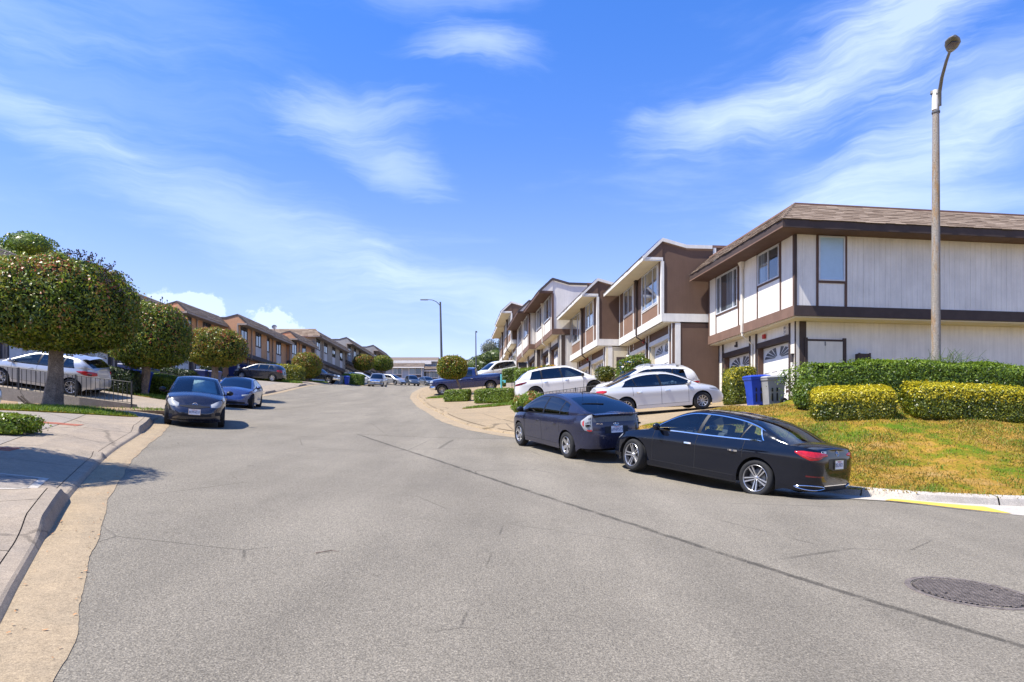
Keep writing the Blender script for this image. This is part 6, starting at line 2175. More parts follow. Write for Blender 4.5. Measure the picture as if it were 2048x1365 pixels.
# satellite dish, resting on the last orange roof
sd = empty('satellite_dish', (-26.1, 76.9, 7.5 + 6.0), label='grey satellite dish on the roof of the last orange house', cat='satellite dish')
b = MB()
b.lathe([(0, .0), (.12, .012), (.24, .048), (.29, .075), (.24, .055), (.12, .02), (0, .006)], 18, 'z')
o = b.build('dish', 'satellite_grey', sd, smooth=40); o.matrix_local = Matrix.Translation((0, 0, .80)) @ Matrix.Rotation(R(62), 4, 'X') @ Matrix.Rotation(R(15), 4, 'Y')
b = MB(); b.tube([(0, 0, 0), (0, 0, .78)], .035, 6); b.build('mast', 'satellite_grey', sd)
b = MB(); b.tube([(0, .03, .7), (.03, -.28, .74)], .02, 5); b.box(0, .08, -.33, -.26, .7, .78); b.build('feed_arm', 'satellite_grey', sd)

# far terrace across the end of the street
fg = 'far terrace across the top of the street'


def far_house(label, x0, x1, y, z, wins, step=0.0, upper=None):
    root = empty('terrace_house', (0, 0, 0), label=label, cat='house', group=fg)
    bx('wall', 'brick_far', root, (x0, x1, y + .3, y + 10, z - 3, z + 2.5))
    bx('belt', 'white_trim', root, (x0 - .1, x1 + .1, y - .15, y + .3, z + 2.5, z + 2.8))
    bx('upper_wall', 'blue_grey_wall', root, (x0, x1, y, y + 10, z + 2.8, z + 5.3))
    for i, (a, c) in enumerate(wins):
        w_ = bx('window', 'white_trim', root, (a - .15, c + .15, y - .05, y, z + 2.85, z + 5.25))
        m_ = (a + c) / 2
        bx('pane', 'window_curtain', w_, (a, m_ - .04, y - .07, y - .055, z + 3.75, z + 5.15)); bx('pane', 'window_dark', w_, (m_ + .04, c, y - .07, y - .055, z + 3.75, z + 5.15))
        bx('spandrel', 'charcoal_trim', w_, (a, c, y - .065, y - .052, z + 2.95, z + 3.6))
        if c - a > 2: bx('garage_door', 'garage_white', root, (a, c, y + .25, y + .298, z - 1, z + 2.1))
    b = MB()
    b.prism_x([(y - .9, z + 5.25), (y + .2, z + 6.35), (y + .5, z + 6.35), (y + .5, z + 5.25)], x0 - .3, x1 + .3)
    rf = b.build('roof', 'shingle_grey', root)
    shingles(rf, (x0 - .3, y - .92, z + 5.25), (1, 0, 0), Vector((0, .707, .707)), x1 - x0 + .6, 1.55, 'shingle_grey', tab=.9, expo=.26)
    bx('fascia', 'white_trim', rf, (x0 - .3, x1 + .3, y - .97, y - .9, z + 5.1, z + 5.35))
    if upper:
        u0, u1 = upper
        bx('parapet', 'white_trim', root, (u0, u1 - 1.5, y + .6, y + 1.0, z + 6.2, z + 7.0))
        bx('upper_storey', 'blue_grey_wall', root, (u0, u1 - .4, y + 3, y + 10, z + 5.3, z + 7.3))
        b = MB(); b.prism_x([(y + 2.0, z + 7.1), (y + 3.1, z + 8.1), (y + 9, z + 8.1), (y + 9, z + 7.1)], u0, u1)
        b.build('upper_roof', 'shingle_grey', root)
        bx('upper_fascia', 'white_trim', root, (u0, u1, y + 1.94, y + 2.0, z + 6.98, z + 7.2))
    return root


far_house('blue grey house with wide windows left of the tall lamp up the street', -36, -20.9, 165, 14.3, [(-28.0, -26.0), (-24.2, -21.4), (-33, -30.5)], upper=(-36, -17.6))
far_house('blue grey house behind the tall lamp at the top of the street', -20.6, -13.0, 167, 13.7, [(-19.6, -17.6), (-16, -14)], upper=None)
far_house('blue grey house with a white parapet behind the thin distant pole', -12.8, -1.5, 167, 14.0, [(-11.5, -9.3), (-7.5, -4.6)], upper=(-14.5, -2.5))

# ------------------------------------------------------------------ planting
def leaf_quads(P, N, l, w, jit=.6):
    n = len(P)
    N = N + RNG.normal(0, jit, (n, 3))
    N /= np.linalg.norm(N, axis=1, keepdims=True)
    T = np.cross(N, RNG.normal(0, 1, (n, 3)))
    T /= np.linalg.norm(T, axis=1, keepdims=True)
    Bn = np.cross(N, T)
    L_ = (l * RNG.uniform(.6, 1.3, n) * .5)[:, None]; Wd = (w * RNG.uniform(.7, 1.25, n) * .5)[:, None]
    fold = N * L_ * .25
    V = np.stack([P - T * L_, P + Bn * Wd + fold, P + T * L_, P - Bn * Wd + fold], 1).reshape(-1, 3)
    return V


def crown_mesh(name, parent, center, rad, n, leaf, mats, core=.84, flat=.55, seed=0, bump_=.085, mix2=0.0, top2=None, core_mat='leaf_core', power=2.5):
    """leafy crown: shell of single leaves round a dark twiggy heart. rad = (rx, ry, rz up, rz down)"""
    r = np.random.default_rng(seed)
    D = r.normal(0, 1, (n, 3)); D /= np.linalg.norm(D, axis=1, keepdims=True)
    rx, ry, ru, rd = rad

    def radius(D):
        rz = np.where(D[:, 2] > 0, ru, rd)
        k = (np.abs(D[:, 0] / rx) ** power + np.abs(D[:, 1] / ry) ** power + np.abs(D[:, 2] / rz) ** power) ** (-1 / power)
        lump = sum(np.sin(D @ r2.normal(0, 3.6 + 1.5 * q, 3) + r2.uniform(0, 6.3)) for q in range(5)) / 5
        return k * (1 + bump_ * lump)
    r2 = np.random.default_rng(seed + 5)
    Rr = radius(D)
    clump = sum(np.sin(D @ r.normal(0, 17, 3) + r.uniform(0, 6.3)) for q in range(7)) / 7
    dep = np.abs(r.normal(0, .05, n)) + .085 * np.clip(clump + .25, 0, 1); dep = np.where(r.random(n) < .15, r.uniform(0, .2, n), dep); dep = np.where(r.random(n) < .03, -r.uniform(0, .045, n), dep)
    P = D * (Rr * (1 - dep))[:, None] + np.array(center)
    V = leaf_quads(P, D, leaf[0], leaf[1], .7)
    k = len(P)
    F = np.arange(4 * k).reshape(-1, 4)
    mi = np.zeros(k, int)
    if mix2:
        hi = D[:, 2] if top2 is None else D @ np.array(top2)
        pat = sum(np.sin(D @ r.normal(0, 9, 3) + r.uniform(0, 6.3)) for q in range(5)) / 2.5
        mi = np.where((r.random(k) < mix2 * np.clip(hi * 1.2 + .55, 0, 1) * np.clip(.55 + pat, .12, 1.9)), 1, 0)
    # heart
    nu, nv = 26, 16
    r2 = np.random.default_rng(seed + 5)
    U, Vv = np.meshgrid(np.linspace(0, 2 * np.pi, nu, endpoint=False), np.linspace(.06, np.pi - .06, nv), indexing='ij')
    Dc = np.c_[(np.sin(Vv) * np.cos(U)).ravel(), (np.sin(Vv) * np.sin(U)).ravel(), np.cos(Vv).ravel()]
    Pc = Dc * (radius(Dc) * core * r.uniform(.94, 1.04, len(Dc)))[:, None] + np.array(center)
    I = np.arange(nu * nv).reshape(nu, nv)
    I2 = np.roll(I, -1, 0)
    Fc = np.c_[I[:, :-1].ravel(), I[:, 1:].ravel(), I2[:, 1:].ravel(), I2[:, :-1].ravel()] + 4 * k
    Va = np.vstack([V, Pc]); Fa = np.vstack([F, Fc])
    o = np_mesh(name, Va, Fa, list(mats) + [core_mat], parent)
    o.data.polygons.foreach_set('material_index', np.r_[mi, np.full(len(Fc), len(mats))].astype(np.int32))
    return o


def trunk(parent, pts, rads, mat='bark', seed=0, n=12, flare=1.0):
    r = np.random.default_rng(seed)
    pts = [Vector(p) for p in pts]
    b = MB()
    fine = []; fr = []
    for i in range(len(pts) - 1):
        for t in np.linspace(0, 1, 7, endpoint=False):
            fine.append(pts[i].lerp(pts[i + 1], t)); fr.append(rads[i] + (rads[i + 1] - rads[i]) * t)
    fine.append(pts[-1]); fr.append(rads[-1])
    rows = []
    ph = r.uniform(0, 6.3, 4)
    for p, q in zip(fine, fr):
        row = []
        for k in range(n * 2):
            a = math.pi * k / n
            rr = q * (1 + .10 * math.sin(3 * a + ph[0] + p.z) + .07 * math.sin(7 * a + ph[1]) + .05 * math.sin(11 * a + ph[2] - p.z * 2) + r.normal(0, .015))
            row.append((p.x + rr * math.cos(a), p.y + rr * math.sin(a), p.z))
        rows.append(row)
    b.grid(rows, True)
    return b


def street_tree(label, base, lift, ctr, rad, n, leaf, tr, mats=('leaf_photinia', 'leaf_red_tip'), mix2=.10, seed=1, sprigs=0, group='clipped round street trees', core=.84):
    gz = zf(*base) + lift
    root = empty('street_tree', (base[0], base[1], gz), label=label, cat='tree', group=group)
    c = (ctr[0] - base[0], ctr[1] - base[1], ctr[2] - gz)
    crown_mesh('crown', root, c, rad, n, leaf, mats, seed=seed, mix2=mix2, core=core)
    top = Vector((c[0] * .75, c[1] * .75, c[2] - rad[3] * .55))
    m1 = top * .45 + Vector((.03, .02, 0))
    b = trunk(root, [(0, 0, -.15), (0, 0, .18), m1, top], [tr * 1.75, tr * 1.3, tr, tr * .82], seed=seed)
    for k in range(5):
        a = k * 1.26 + seed
        e_ = top + Vector((math.cos(a) * rad[0] * .5, math.sin(a) * rad[0] * .5, rad[3] * .55))
        mid = top.lerp(e_, .45) + Vector((0, 0, -.08))
        b.tube([top - Vector((0, 0, .25)), mid, e_], [tr * .55, tr * .38, tr * .2], 7, False)
    b.build('trunk', 'bark', root, smooth=60)
    if sprigs:
        b = MB(); r = np.random.default_rng(seed + 9)
        for _ in range(sprigs):
            a = r.uniform(-.9, .9); t = r.uniform(.05, .72) * math.pi / 2 * 1.3
            d = Vector((math.cos(a) * math.sin(t), -abs(math.sin(a)) * math.sin(t) * .6, math.cos(t)))
            k = ((abs(d.x) / rad[0]) ** 2.5 + (abs(d.y) / rad[1]) ** 2.5 + (abs(d.z) / rad[2]) ** 2.5) ** (-1 / 2.5)
            p = Vector(c) + d * k * .97
            l = r.uniform(.12, .34)
            e_ = p + (d + Vector((r.normal(0, .25), r.normal(0, .25), .25))).normalized() * l
            b.tube([p, e_], [.006, .004], 4, False)
            for q in range(3):
                f = e_ + Vector((r.normal(0, .02), r.normal(0, .02), r.normal(0, .02)))
                b.lathe([(0, -.025), (.022, 0), (0, .03)], 5, 'z', tuple(f))
        b.build('seed_sprigs', 'twig_dark', root)['kind'] = 'stuff'
    return root


street_tree('largest round clipped tree with reddish tips standing nearest on the left walk', (-13.95, 21.25), walk_l, (-13.80, 21.3, 5.50), (2.20, 2.15, 1.52, 1.24), 42000, (.105, .052), .205, sprigs=90, seed=3, mix2=.16)
street_tree('second round clipped tree from the camera, behind the largest one', (-15.95, 30.2), walk_l, (-15.62, 30.2, 5.95), (1.62, 1.6, 1.55, 1.22), 24000, (.105, .052), .16, seed=12, sprigs=14, mix2=.20)
street_tree('flatter round tree with orange leaf tips behind the blue saloon on the left', (-17.1, 40.0), walk_l, (-16.92, 40.0, 6.85), (1.70, 1.6, 1.18, .95), 17000, (.115, .055), .17, mats=('leaf_photinia_red', 'leaf_red_tip'), mix2=.34, seed=21)
street_tree('small round tree standing in front of the black pickup truck', (-20.5, 70.0), walk_l, (-20.5, 70.0, 9.3), (1.46, 1.4, 1.32, 1.25), 12000, (.12, .06), .10, mats=('leaf_photinia_red', 'leaf_red_tip'), mix2=.30, seed=33)
street_tree('left one of the two far round trees at the bend', (-21.2, 100.0), walk_l, (-21.2, 100.0, 13.15), (1.47, 1.4, 1.15, 1.15), 7000, (.15, .08), .10, mats=('leaf_photinia_red', 'leaf_red_tip'), mix2=.30, seed=44)
street_tree('right one of the two far round trees at the bend, without red tips', (-19.7, 106.0), walk_l, (-19.6, 106.0, 13.75), (1.58, 1.5, 1.15, 1.15), 7000, (.15, .08), .11, mats=('leaf_photinia', 'leaf_photinia_red'), mix2=.5, seed=55)
street_tree('round tree on a thin leaning trunk in front of the blue pickup truck', (-3.28, 46.0), .08, (-3.92, 46.0, 6.42), (1.06, 1.0, .82, .72), 9000, (.10, .05), .075, mats=('leaf_photinia_red', 'leaf_red_tip'), mix2=.22, seed=66)
# the tree just outside the frame that shades the walk
street_tree('round clipped tree just outside the left edge whose shadow crosses the walk', (-9.75, 9.45), walk_l, (-9.75, 9.45, 4.55), (1.78, 1.75, 1.35, 1.05), 16000, (.09, .045), .17, seed=77)


def big_tree(name, label, base, ctr, rad, n, leaf, mats, seed, group='trees beyond the houses', blobs=5, gap=.55, solid=False):
    gz = zf(min(60, max(-60, base[0])), min(160, base[1])) - .3
    root = empty(name, (base[0], base[1], gz), label=label, cat='tree', group=group)
    r = np.random.default_rng(seed)
    V = []; F = []; k = 0
    b = MB()
    c0 = Vector((ctr[0] - base[0], ctr[1] - base[1], ctr[2] - gz))
    b.tube([(0, 0, -.3), c0 * .4, c0 - Vector((0, 0, rad[2] * .3))], [.30, .22, .12], 8, False)
    for q in range(blobs):
        a = r.uniform(0, 6.28); f = r.uniform(.25, .7) if q else 0
        c = c0 + Vector((math.cos(a) * rad[0] * f, math.sin(a) * rad[1] * f, r.uniform(-.5, .6) * rad[2]))
        s_ = r.uniform(.38, .62)
        m = n // blobs
        D = r.normal(0, 1, (m, 3)); D /= np.linalg.norm(D, axis=1, keepdims=True)
        lump = sum(np.sin(D @ r.normal(0, 4, 3) + r.uniform(0, 6)) for _ in range(4)) / 4
        P = D * ((1 + .2 * lump) * (1 - np.abs(r.normal(0, .10 if solid else .25, m))))[:, None] * np.array(rad) * s_ + np.array(c)
        v = leaf_quads(P, D, *leaf)
        V.append(v); F.append(np.arange(4 * m).reshape(-1, 4) + k); k += 4 * m
        if solid:
            U_, W_ = np.meshgrid(np.linspace(0, 2 * np.pi, 13)[:-1], np.linspace(.1, np.pi - .1, 8), indexing='ij')
            Pc = np.c_[(np.sin(W_) * np.cos(U_)).ravel(), (np.sin(W_) * np.sin(U_)).ravel(), np.cos(W_).ravel()] * np.array(rad) * s_ * .8 + np.array(c)
            I_ = np.arange(12 * 8).reshape(12, 8); J_ = np.roll(I_, -1, 0)
            V.append(Pc); F.append(np.c_[I_[:, :-1].ravel(), I_[:, 1:].ravel(), J_[:, 1:].ravel(), J_[:, :-1].ravel()] + k); k += 96
        b.tube([c0 * .55, c0.lerp(c, .5) - Vector((0, 0, .3)), c], [.12, .08, .04], 6, False)
    np_mesh('crown', np.vstack(V), np.vstack(F), mats, root)
    b.build('trunk', 'bark_dark', root)
    return root


big_tree('broad_tree', 'bright green tree top rising behind the roof at the left edge', (-40.5, 56), (-40.6, 56, 15.6), (3.6, 3.4, 2.4), 14000, (.22, .12), 'leaf_far_bright', 3, blobs=9, solid=True)
big_tree('gum_tree', 'pale airy gum tree on the skyline right of the thin pole', (-3.4, 112), (-3.4, 112, 16.4), (2.6, 2.4, 1.9), 3600, (.26, .10), 'leaf_gum', 8, blobs=8)
big_tree('pine_tree', 'dark ragged pine beside the pale gum tree by the last house', (-1.0, 108), (-1.0, 108, 15.8), (1.6, 1.6, 2.2), 3200, (.26, .10), 'leaf_dark', 15, blobs=7)
big_tree('pine_tree', 'small dark conifer tip left of the pale gum tree', (-5.1, 116), (-5.1, 116, 15.6), (.8, .8, 1.1), 900, (.24, .10), 'leaf_dark', 16, blobs=4)
big_tree('leafy_tree', 'mid green bushy tree below the gum tree beside the last brown house', (-2.6, 92), (-3.3, 92, 11.9), (2.7, 2.4, 2.1), 8000, (.22, .11), 'leaf_far', 17, blobs=8, solid=True)
big_tree('leafy_tree', 'bright green shrub tree low behind the white car uphill', (-2.0, 84), (-2.2, 84, 9.9), (1.6, 1.5, 1.1), 4500, (.18, .10), 'leaf_far_bright', 18, blobs=7, solid=True)


def hedge(name, label, cx_, cy_, lx, ly, h, ang, n, leaf, mats, lift=.12, seed=0, top_mix=.0, core_mat='leaf_core', group=None, rough=.055, cat='hedge', round_=.12, level=None, part='leaves', power=9):
    """clipped hedge: rounded block of single leaves round a dark core"""
    r = np.random.default_rng(seed)
    gz = zf(cx_, cy_) + lift
    root = empty(name, mat=Matrix.Translation((cx_, cy_, gz)) @ Matrix.Rotation(ang, 4, 'Z'), label=label, cat=cat, group=group)
    ca, sa = math.cos(ang), math.sin(ang)

    def ground(x, y): return zt(cx_ + x * ca - y * sa, cy_ + x * sa + y * ca) + lift - gz
    hx, hy = lx / 2, ly / 2
    # areas of the five faces
    ar = np.array([lx * ly, lx * h, lx * h, ly * h, ly * h]); pick = r.choice(5, n, p=ar / ar.sum())
    u, v = r.uniform(-1, 1, n), r.uniform(0, 1, n)
    x = np.where(pick == 0, u * hx, np.where(pick < 3, u * hx, np.where(pick == 3, hx, -hx)))
    y = np.where(pick == 0, (v * 2 - 1) * hy, np.where(pick == 1, hy, np.where(pick == 2, -hy, u * hy)))
    z = np.where(pick == 0, 1.0, v)
    # round the edges with a superellipsoid squash
    q = np.c_[x / hx, y / hy, z * 2 - 1]
    k = (np.abs(q) ** power).sum(1) ** (-1 / power)
    q = q * k[:, None]
    wav = 1 + rough * vnoise(x * 3 / max(.5, h), y * 3 / max(.5, h) + z * 3, seed + 1, 1.0)
    dep = 1 - np.abs(r.normal(0, .05, n)) - np.where(r.random(n) < .12, r.uniform(0, .18, n), 0) + np.where(r.random(n) < .035, r.uniform(.03, .12, n), 0)
    X, Y, Zz = q[:, 0] * hx * wav * dep, q[:, 1] * hy * wav * dep, ((q[:, 2] + 1) / 2 * h) * (wav * .5 + .5) * (dep * .6 + .4)
    P = np.c_[X, Y, Zz + (ground(X, Y) if level is None else 0)]
    N = np.c_[q[:, 0] ** 5 / hx, q[:, 1] ** 5 / hy, q[:, 2] ** 5 / (h / 2)]; N /= np.linalg.norm(N, axis=1, keepdims=True) + 1e-6
    V = leaf_quads(P, N, leaf[0], leaf[1], .45)
    F = np.arange(4 * n).reshape(-1, 4)
    mi = (r.random(n) < top_mix * np.clip((q[:, 2] - .1) * 2.2 + .12, .06, 1)).astype(int) if len(mats) > 1 else np.zeros(n, int)  # second leaf colour gathers on top: new growth plus painted-in sunlit tone
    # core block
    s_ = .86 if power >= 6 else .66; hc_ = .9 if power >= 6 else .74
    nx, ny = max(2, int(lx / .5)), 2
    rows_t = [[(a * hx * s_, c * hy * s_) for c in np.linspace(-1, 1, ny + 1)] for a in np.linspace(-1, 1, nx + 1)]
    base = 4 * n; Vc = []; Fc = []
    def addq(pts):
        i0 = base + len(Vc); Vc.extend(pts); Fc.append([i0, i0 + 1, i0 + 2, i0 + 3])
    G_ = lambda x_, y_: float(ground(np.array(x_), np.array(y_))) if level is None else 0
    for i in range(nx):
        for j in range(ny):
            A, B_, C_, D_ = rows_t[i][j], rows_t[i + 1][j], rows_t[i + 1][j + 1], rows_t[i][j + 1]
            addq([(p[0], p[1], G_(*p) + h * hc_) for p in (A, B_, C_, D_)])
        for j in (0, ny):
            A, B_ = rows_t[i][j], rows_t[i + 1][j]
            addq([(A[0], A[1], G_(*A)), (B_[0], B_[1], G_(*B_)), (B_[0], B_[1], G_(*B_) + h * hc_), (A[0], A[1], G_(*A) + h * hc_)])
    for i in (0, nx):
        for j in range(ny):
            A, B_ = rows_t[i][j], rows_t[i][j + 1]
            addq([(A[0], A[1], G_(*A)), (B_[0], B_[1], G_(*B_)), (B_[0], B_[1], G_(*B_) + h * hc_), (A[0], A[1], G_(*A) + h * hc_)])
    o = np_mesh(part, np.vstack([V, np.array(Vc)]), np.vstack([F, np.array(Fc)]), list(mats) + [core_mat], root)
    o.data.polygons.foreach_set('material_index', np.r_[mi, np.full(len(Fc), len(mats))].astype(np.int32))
    o['kind'] = 'stuff'
    # short woody stems under the leaves
    b = MB()
    for i in range(max(2, int(lx / .6))):
        x_ = (-.8 + 1.6 * (i + .5) / max(2, int(lx / .6))) * hx
        b.tube([(x_, 0, G_(x_, 0) - .1), (x_ + .04, .02, G_(x_, 0) + h * .5)], [.03, .02], 6, False)
    b.build('stems', 'bark_dark', root)['kind'] = 'stuff'
    return root


hg = 'clipped hedges in the front gardens'
# the corner garden
hedge('hedge', 'low golden box hedge in front of the corner house, left of the pair', 8.88, 18.3, 2.0, .85, .80, R(-8), 17000, (.060, .034), ('leaf_yellow', 'leaf_yellow_lit_tip'), lift=.22, seed=1, top_mix=.85, core_mat='leaf_core_yellow', group=hg)
hedge('hedge', 'low golden and green box hedge in front of the corner house, right of the pair', 12.45, 18.3, 4.25, .9, .86, R(-3), 29000, (.060, .034), ('leaf_gold_hedge', 'leaf_yellow_lit_tip'), lift=.22, seed=2, top_mix=.70, core_mat='leaf_core_yellow', group=hg)
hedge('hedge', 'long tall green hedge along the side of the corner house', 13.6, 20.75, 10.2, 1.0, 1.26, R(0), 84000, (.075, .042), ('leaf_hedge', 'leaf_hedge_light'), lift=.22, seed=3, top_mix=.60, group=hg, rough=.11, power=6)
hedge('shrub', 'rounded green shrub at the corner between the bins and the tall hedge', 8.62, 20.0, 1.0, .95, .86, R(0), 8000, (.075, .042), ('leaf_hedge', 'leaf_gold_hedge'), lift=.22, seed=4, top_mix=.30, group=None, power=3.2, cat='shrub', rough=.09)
hedge('hedge', 'square golden green hedge between the white saloon and the garage bins', 8.55, 26.35, 1.02, .95, 1.42, R(5), 13000, (.065, .036), ('leaf_gold_hedge', 'leaf_yellow_lit_tip'), lift=.02, seed=5, top_mix=.35, core_mat='leaf_core_yellow', group=hg, power=6)
# wispy shoots over the tall hedge
b = MB(); r_ = np.random.default_rng(5)
for _ in range(60):
    x = r_.normal(13.0, .38); z0 = zf(x, 20.7) + 1.38
    e_ = (x + r_.normal(0, .28), 20.6 + r_.normal(0, .1), z0 + r_.uniform(.12, .52))
    b.tube([(x, 20.7, z0), ((x + e_[0]) / 2 + r_.normal(0, .03), 20.65, (z0 + e_[2]) / 2 + .08), e_], [.006, .005, .003], 4, False)
o = props(b.build('wild_shoots', 'grass_green'), 'wispy pale shoots sprouting out of the tall hedge top', 'shoots')
# right side, uphill
hedge('hedge', 'small clipped green hedge under the leaning round tree', -3.25, 41.7, 1.55, .75, .68, R(-12), 7000, (.07, .04), ('leaf_hedge_light', 'leaf_gold_hedge'), lift=.08, seed=11, top_mix=.3, group=hg)
hedge('hedge', 'wider clipped green hedge right of the small one by the footpath', -.98, 39.3, 2.25, .8, .80, R(-14), 9500, (.07, .04), ('leaf_hedge_light', 'leaf_gold_hedge'), lift=.08, seed=12, top_mix=.25, group=hg)
hedge('hedge', 'dark green hedge block behind the tail of the blue pickup truck', -.15, 50.0, 1.1, .9, 1.25, 0, 5000, (.08, .045), ('leaf_hedge', 'leaf_hedge_light'), lift=.15, seed=13, top_mix=.1, group=hg)
hedge('hedge', 'bright green hedge behind the large white car on the right', 1.0, 44.2, 1.7, .9, 1.35, 0, 7500, (.08, .045), ('leaf_hedge_light', 'leaf_gold_hedge'), lift=.2, seed=14, top_mix=.2, group=hg)
hedge('hedge', 'low bright hedge at the foot of the distant white car', -4.3, 70, 1.9, .8, .8, 0, 3000, (.11, .06), ('leaf_hedge_light', 'leaf_gold_hedge'), lift=.2, seed=15, top_mix=.4, group=hg)
# left side
hedge('hedge', 'low leafy hedge lying along the driveway at the left edge', -10.95, 13.55, 3.3, .95, .36, R(6), 19000, (.058, .034), ('leaf_hedge_light', 'leaf_gold_hedge'), lift=walk_l, seed=21, top_mix=.4, group=hg, power=5, rough=.08)
hedge('hedge', 'dark square hedge between the silver hatchback and the second round tree', -16.6, 29.6, 1.5, .9, 1.0, 0, 9000, (.075, .042), ('leaf_dark', 'leaf_hedge'), lift=walk_l, seed=22, top_mix=.2, group=hg)
hedge('hedge', 'dome shaped clipped bush with a bright lime top behind the second tree trunk', -15.75, 31.9, 2.0, 1.5, .98, 0, 13000, (.06, .034), ('leaf_hedge', 'leaf_hedge_light'), lift=walk_l, seed=23, top_mix=.9, group=hg, power=2.8, rough=.02)
hedge('hedge', 'dark ragged hedge in front of the white garages behind the second tree', -19.6, 39.5, 3.6, .9, 1.2, 0, 9000, (.09, .05), ('leaf_dark', 'leaf_hedge'), lift=walk_l, seed=24, top_mix=.1, group=hg)
hedge('hedge', 'long golden green hedge sloping behind the black hatchback', -21.2, 64.2, 4.4, 1.2, 1.55, 0, 12000, (.10, .055), ('leaf_gold_hedge', 'leaf_yellow_lit_tip'), lift=walk_l, seed=25, top_mix=.35, core_mat='leaf_core_yellow', group=hg, power=5)
hedge('hedge', 'square green hedge beside the blue bin on the far left', -20.0, 88.5, 2.6, 1.1, 1.35, 0, 6000, (.12, .07), ('leaf_hedge', 'leaf_hedge_light'), lift=walk_l, seed=26, top_mix=.7, group=hg)
hedge('shrub', 'dark shrub against the orange wall behind the third round tree', -22.6, 52.5, 1.6, 1.2, 1.4, 0, 5000, (.10, .055), ('leaf_dark', 'leaf_hedge'), lift=walk_l, seed=27, top_mix=.1, power=2.6, rough=.1, cat='shrub')
hedge('shrub', 'tiny lime shrub beside the blue saloon on the left walk', -16.0, 40.6, .8, .6, .45, 0, 2200, (.07, .04), ('leaf_hedge_light', 'leaf_gold_hedge'), lift=walk_l, seed=28, top_mix=.4, power=2.8, cat='shrub')


def flower_bush(label, c, rad, n, leaf, mats, petals, np_, seed, lift, core=.7):
    gz = zf(c[0], c[1]) + lift
    root = empty('flowering_shrub', (c[0], c[1], gz), label=label, cat='shrub')
    crown_mesh('foliage', root, (0, 0, rad[3]), rad, n, leaf, mats, seed=seed, bump_=.22, core=core, power=2.2, mix2=.35)
    r = np.random.default_rng(seed)
    for pm, cnt, sz in petals:
        for i in range(cnt):
            d = r.normal(0, 1, 3); d[1] = -abs(d[1]); d /= np.linalg.norm(d)
            p = np.array([d[0] * rad[0], d[1] * rad[1], d[2] * (rad[2] if d[2] > 0 else rad[3]) + rad[3]]) * 1.02
            b = MB()
            b.lathe([(0, -.02), (sz * .7, -.005), (sz, .01), (sz * .6, .03), (0, .025)], 7, 'z')
            o = b.build('blossom', pm, root); o.location = p; o.rotation_euler = (r.uniform(-1, 1), r.uniform(-1, 1), 0)
    b = MB()
    for k in range(5):
        a = k * 1.3
        b.tube([(0, 0, -.1), (math.cos(a) * rad[0] * .5, math.sin(a) * rad[1] * .5, rad[3] * 1.2)], [.02, .01], 5, False)
    b.build('stems', 'bark_dark', root)['kind'] = 'stuff'
    return root


flower_bush('strappy green bush with orange tips and white flowers ahead of the dark hatchback', (.72, 26.9), (.72, .6, .45, .45), 7000, (.17, .026), ('leaf_hedge_light', 'leaf_red_tip'), [('petal_white', 4, .045)], 4, 31, .07)
flower_bush('tall rose bush with white blooms in front of the brown house garage', (5.55, 31.6), (.85, .7, .75, .85), 6500, (.085, .046), ('leaf_hedge', 'leaf_photinia_red'), [('petal_white', 12, .06)], 12, 32, .45, core=.55)
flower_bush('pink and orange flowers above the roof of the large white car', (2.2, 42.0), (.80, .5, .28, .3), 2600, (.09, .05), ('leaf_gold_hedge', 'leaf_yellow'), [('petal_pink', 8, .11), ('petal_orange', 16, .07)], 20, 33, 1.35)
flower_bush('yellow green shrub beside the blue bin behind the white cars', (4.5, 33.6), (.5, .4, .35, .35), 2200, (.08, .045), ('leaf_yellow', 'leaf_gold_hedge'), [], 0, 34, .75)

# ------------------------------------------------------------------ street lamps
sl1 = empty('street_lamp', (13.17, 21.75, zf(13.17, 21.75) + .1), label='tall speckled concrete street lamp pole rising in front of the corner house', cat='street lamp')
ht = 12.25 - sl1.location.z
b = MB(); b.tube([(0, 0, -.5), (0, 0, ht * .5), (0, 0, ht)], [.140, .120, .092], 18)
b.build('pole', 'concrete_pole', sl1, smooth=50)
b = MB(); b.tube([(0, 0, ht - .55), (0, 0, ht - .5)], .118, 14); b.tube([(0, 0, ht - .02), (0, 0, ht + .05)], .115, 14)
b.build('bands', 'far_pole', sl1)['kind'] = 'stuff'
b = MB(); b.tube([(-.02, 0, ht - .45), (-.02, -.02, ht + .15)], .095, 12); b.build('collar', 'white_trim', sl1)
b = MB(); b.tube([(.08, -.06, ht - .35), (.04, -.12, ht + .05), (-.12, -.5, ht + .30), (-.48, -1.3, ht + .36), (-.78, -1.95, ht + .30)], [.055, .055, .05, .045, .04], 10)
b.build('arm', 'steel_pole', sl1, smooth=60)
b = MB()
rows = []
for f, wd_2, hh_ in ((0, .07, .05), (.12, .13, .075), (.35, .20, .09), (.62, .225, .085), (.85, .16, .065), (1, .05, .03)):
    rows.append([(-.76 - .30 * f + wd_2 * math.cos(t), -1.90 - .72 * f, ht + .31 + .02 * f + hh_ * math.sin(t)) for t in np.linspace(0, 2 * math.pi, 15)[:-1]])
b.grid(rows, True); b.add(rows[-1], [tuple(range(14))]); b.add(rows[0], [tuple(range(14))])
lh = b.build('lamp_head', 'steel_pole', sl1, smooth=60)
b = MB(); b.box(-1.07, -.87, -2.50, -2.20, ht + .225, ht + .235); b.build('lamp_glass', 'lamp_smoke', lh)
text('lamp_mark', '319', .11, 'white_letter', lh, Matrix.Translation((-.83, -2.08, ht + .232)) @ frame((0, 0, 0), (1, 0, 0), (0, -1, 0), (0, 0, -1)), .001)
b = MB(); b.lathe([(0, .1), (.05, .09), (.06, 0)], 10, 'z', (-.10, .02, ht + .06)); b.build('photocell', 'steel_pole', sl1)

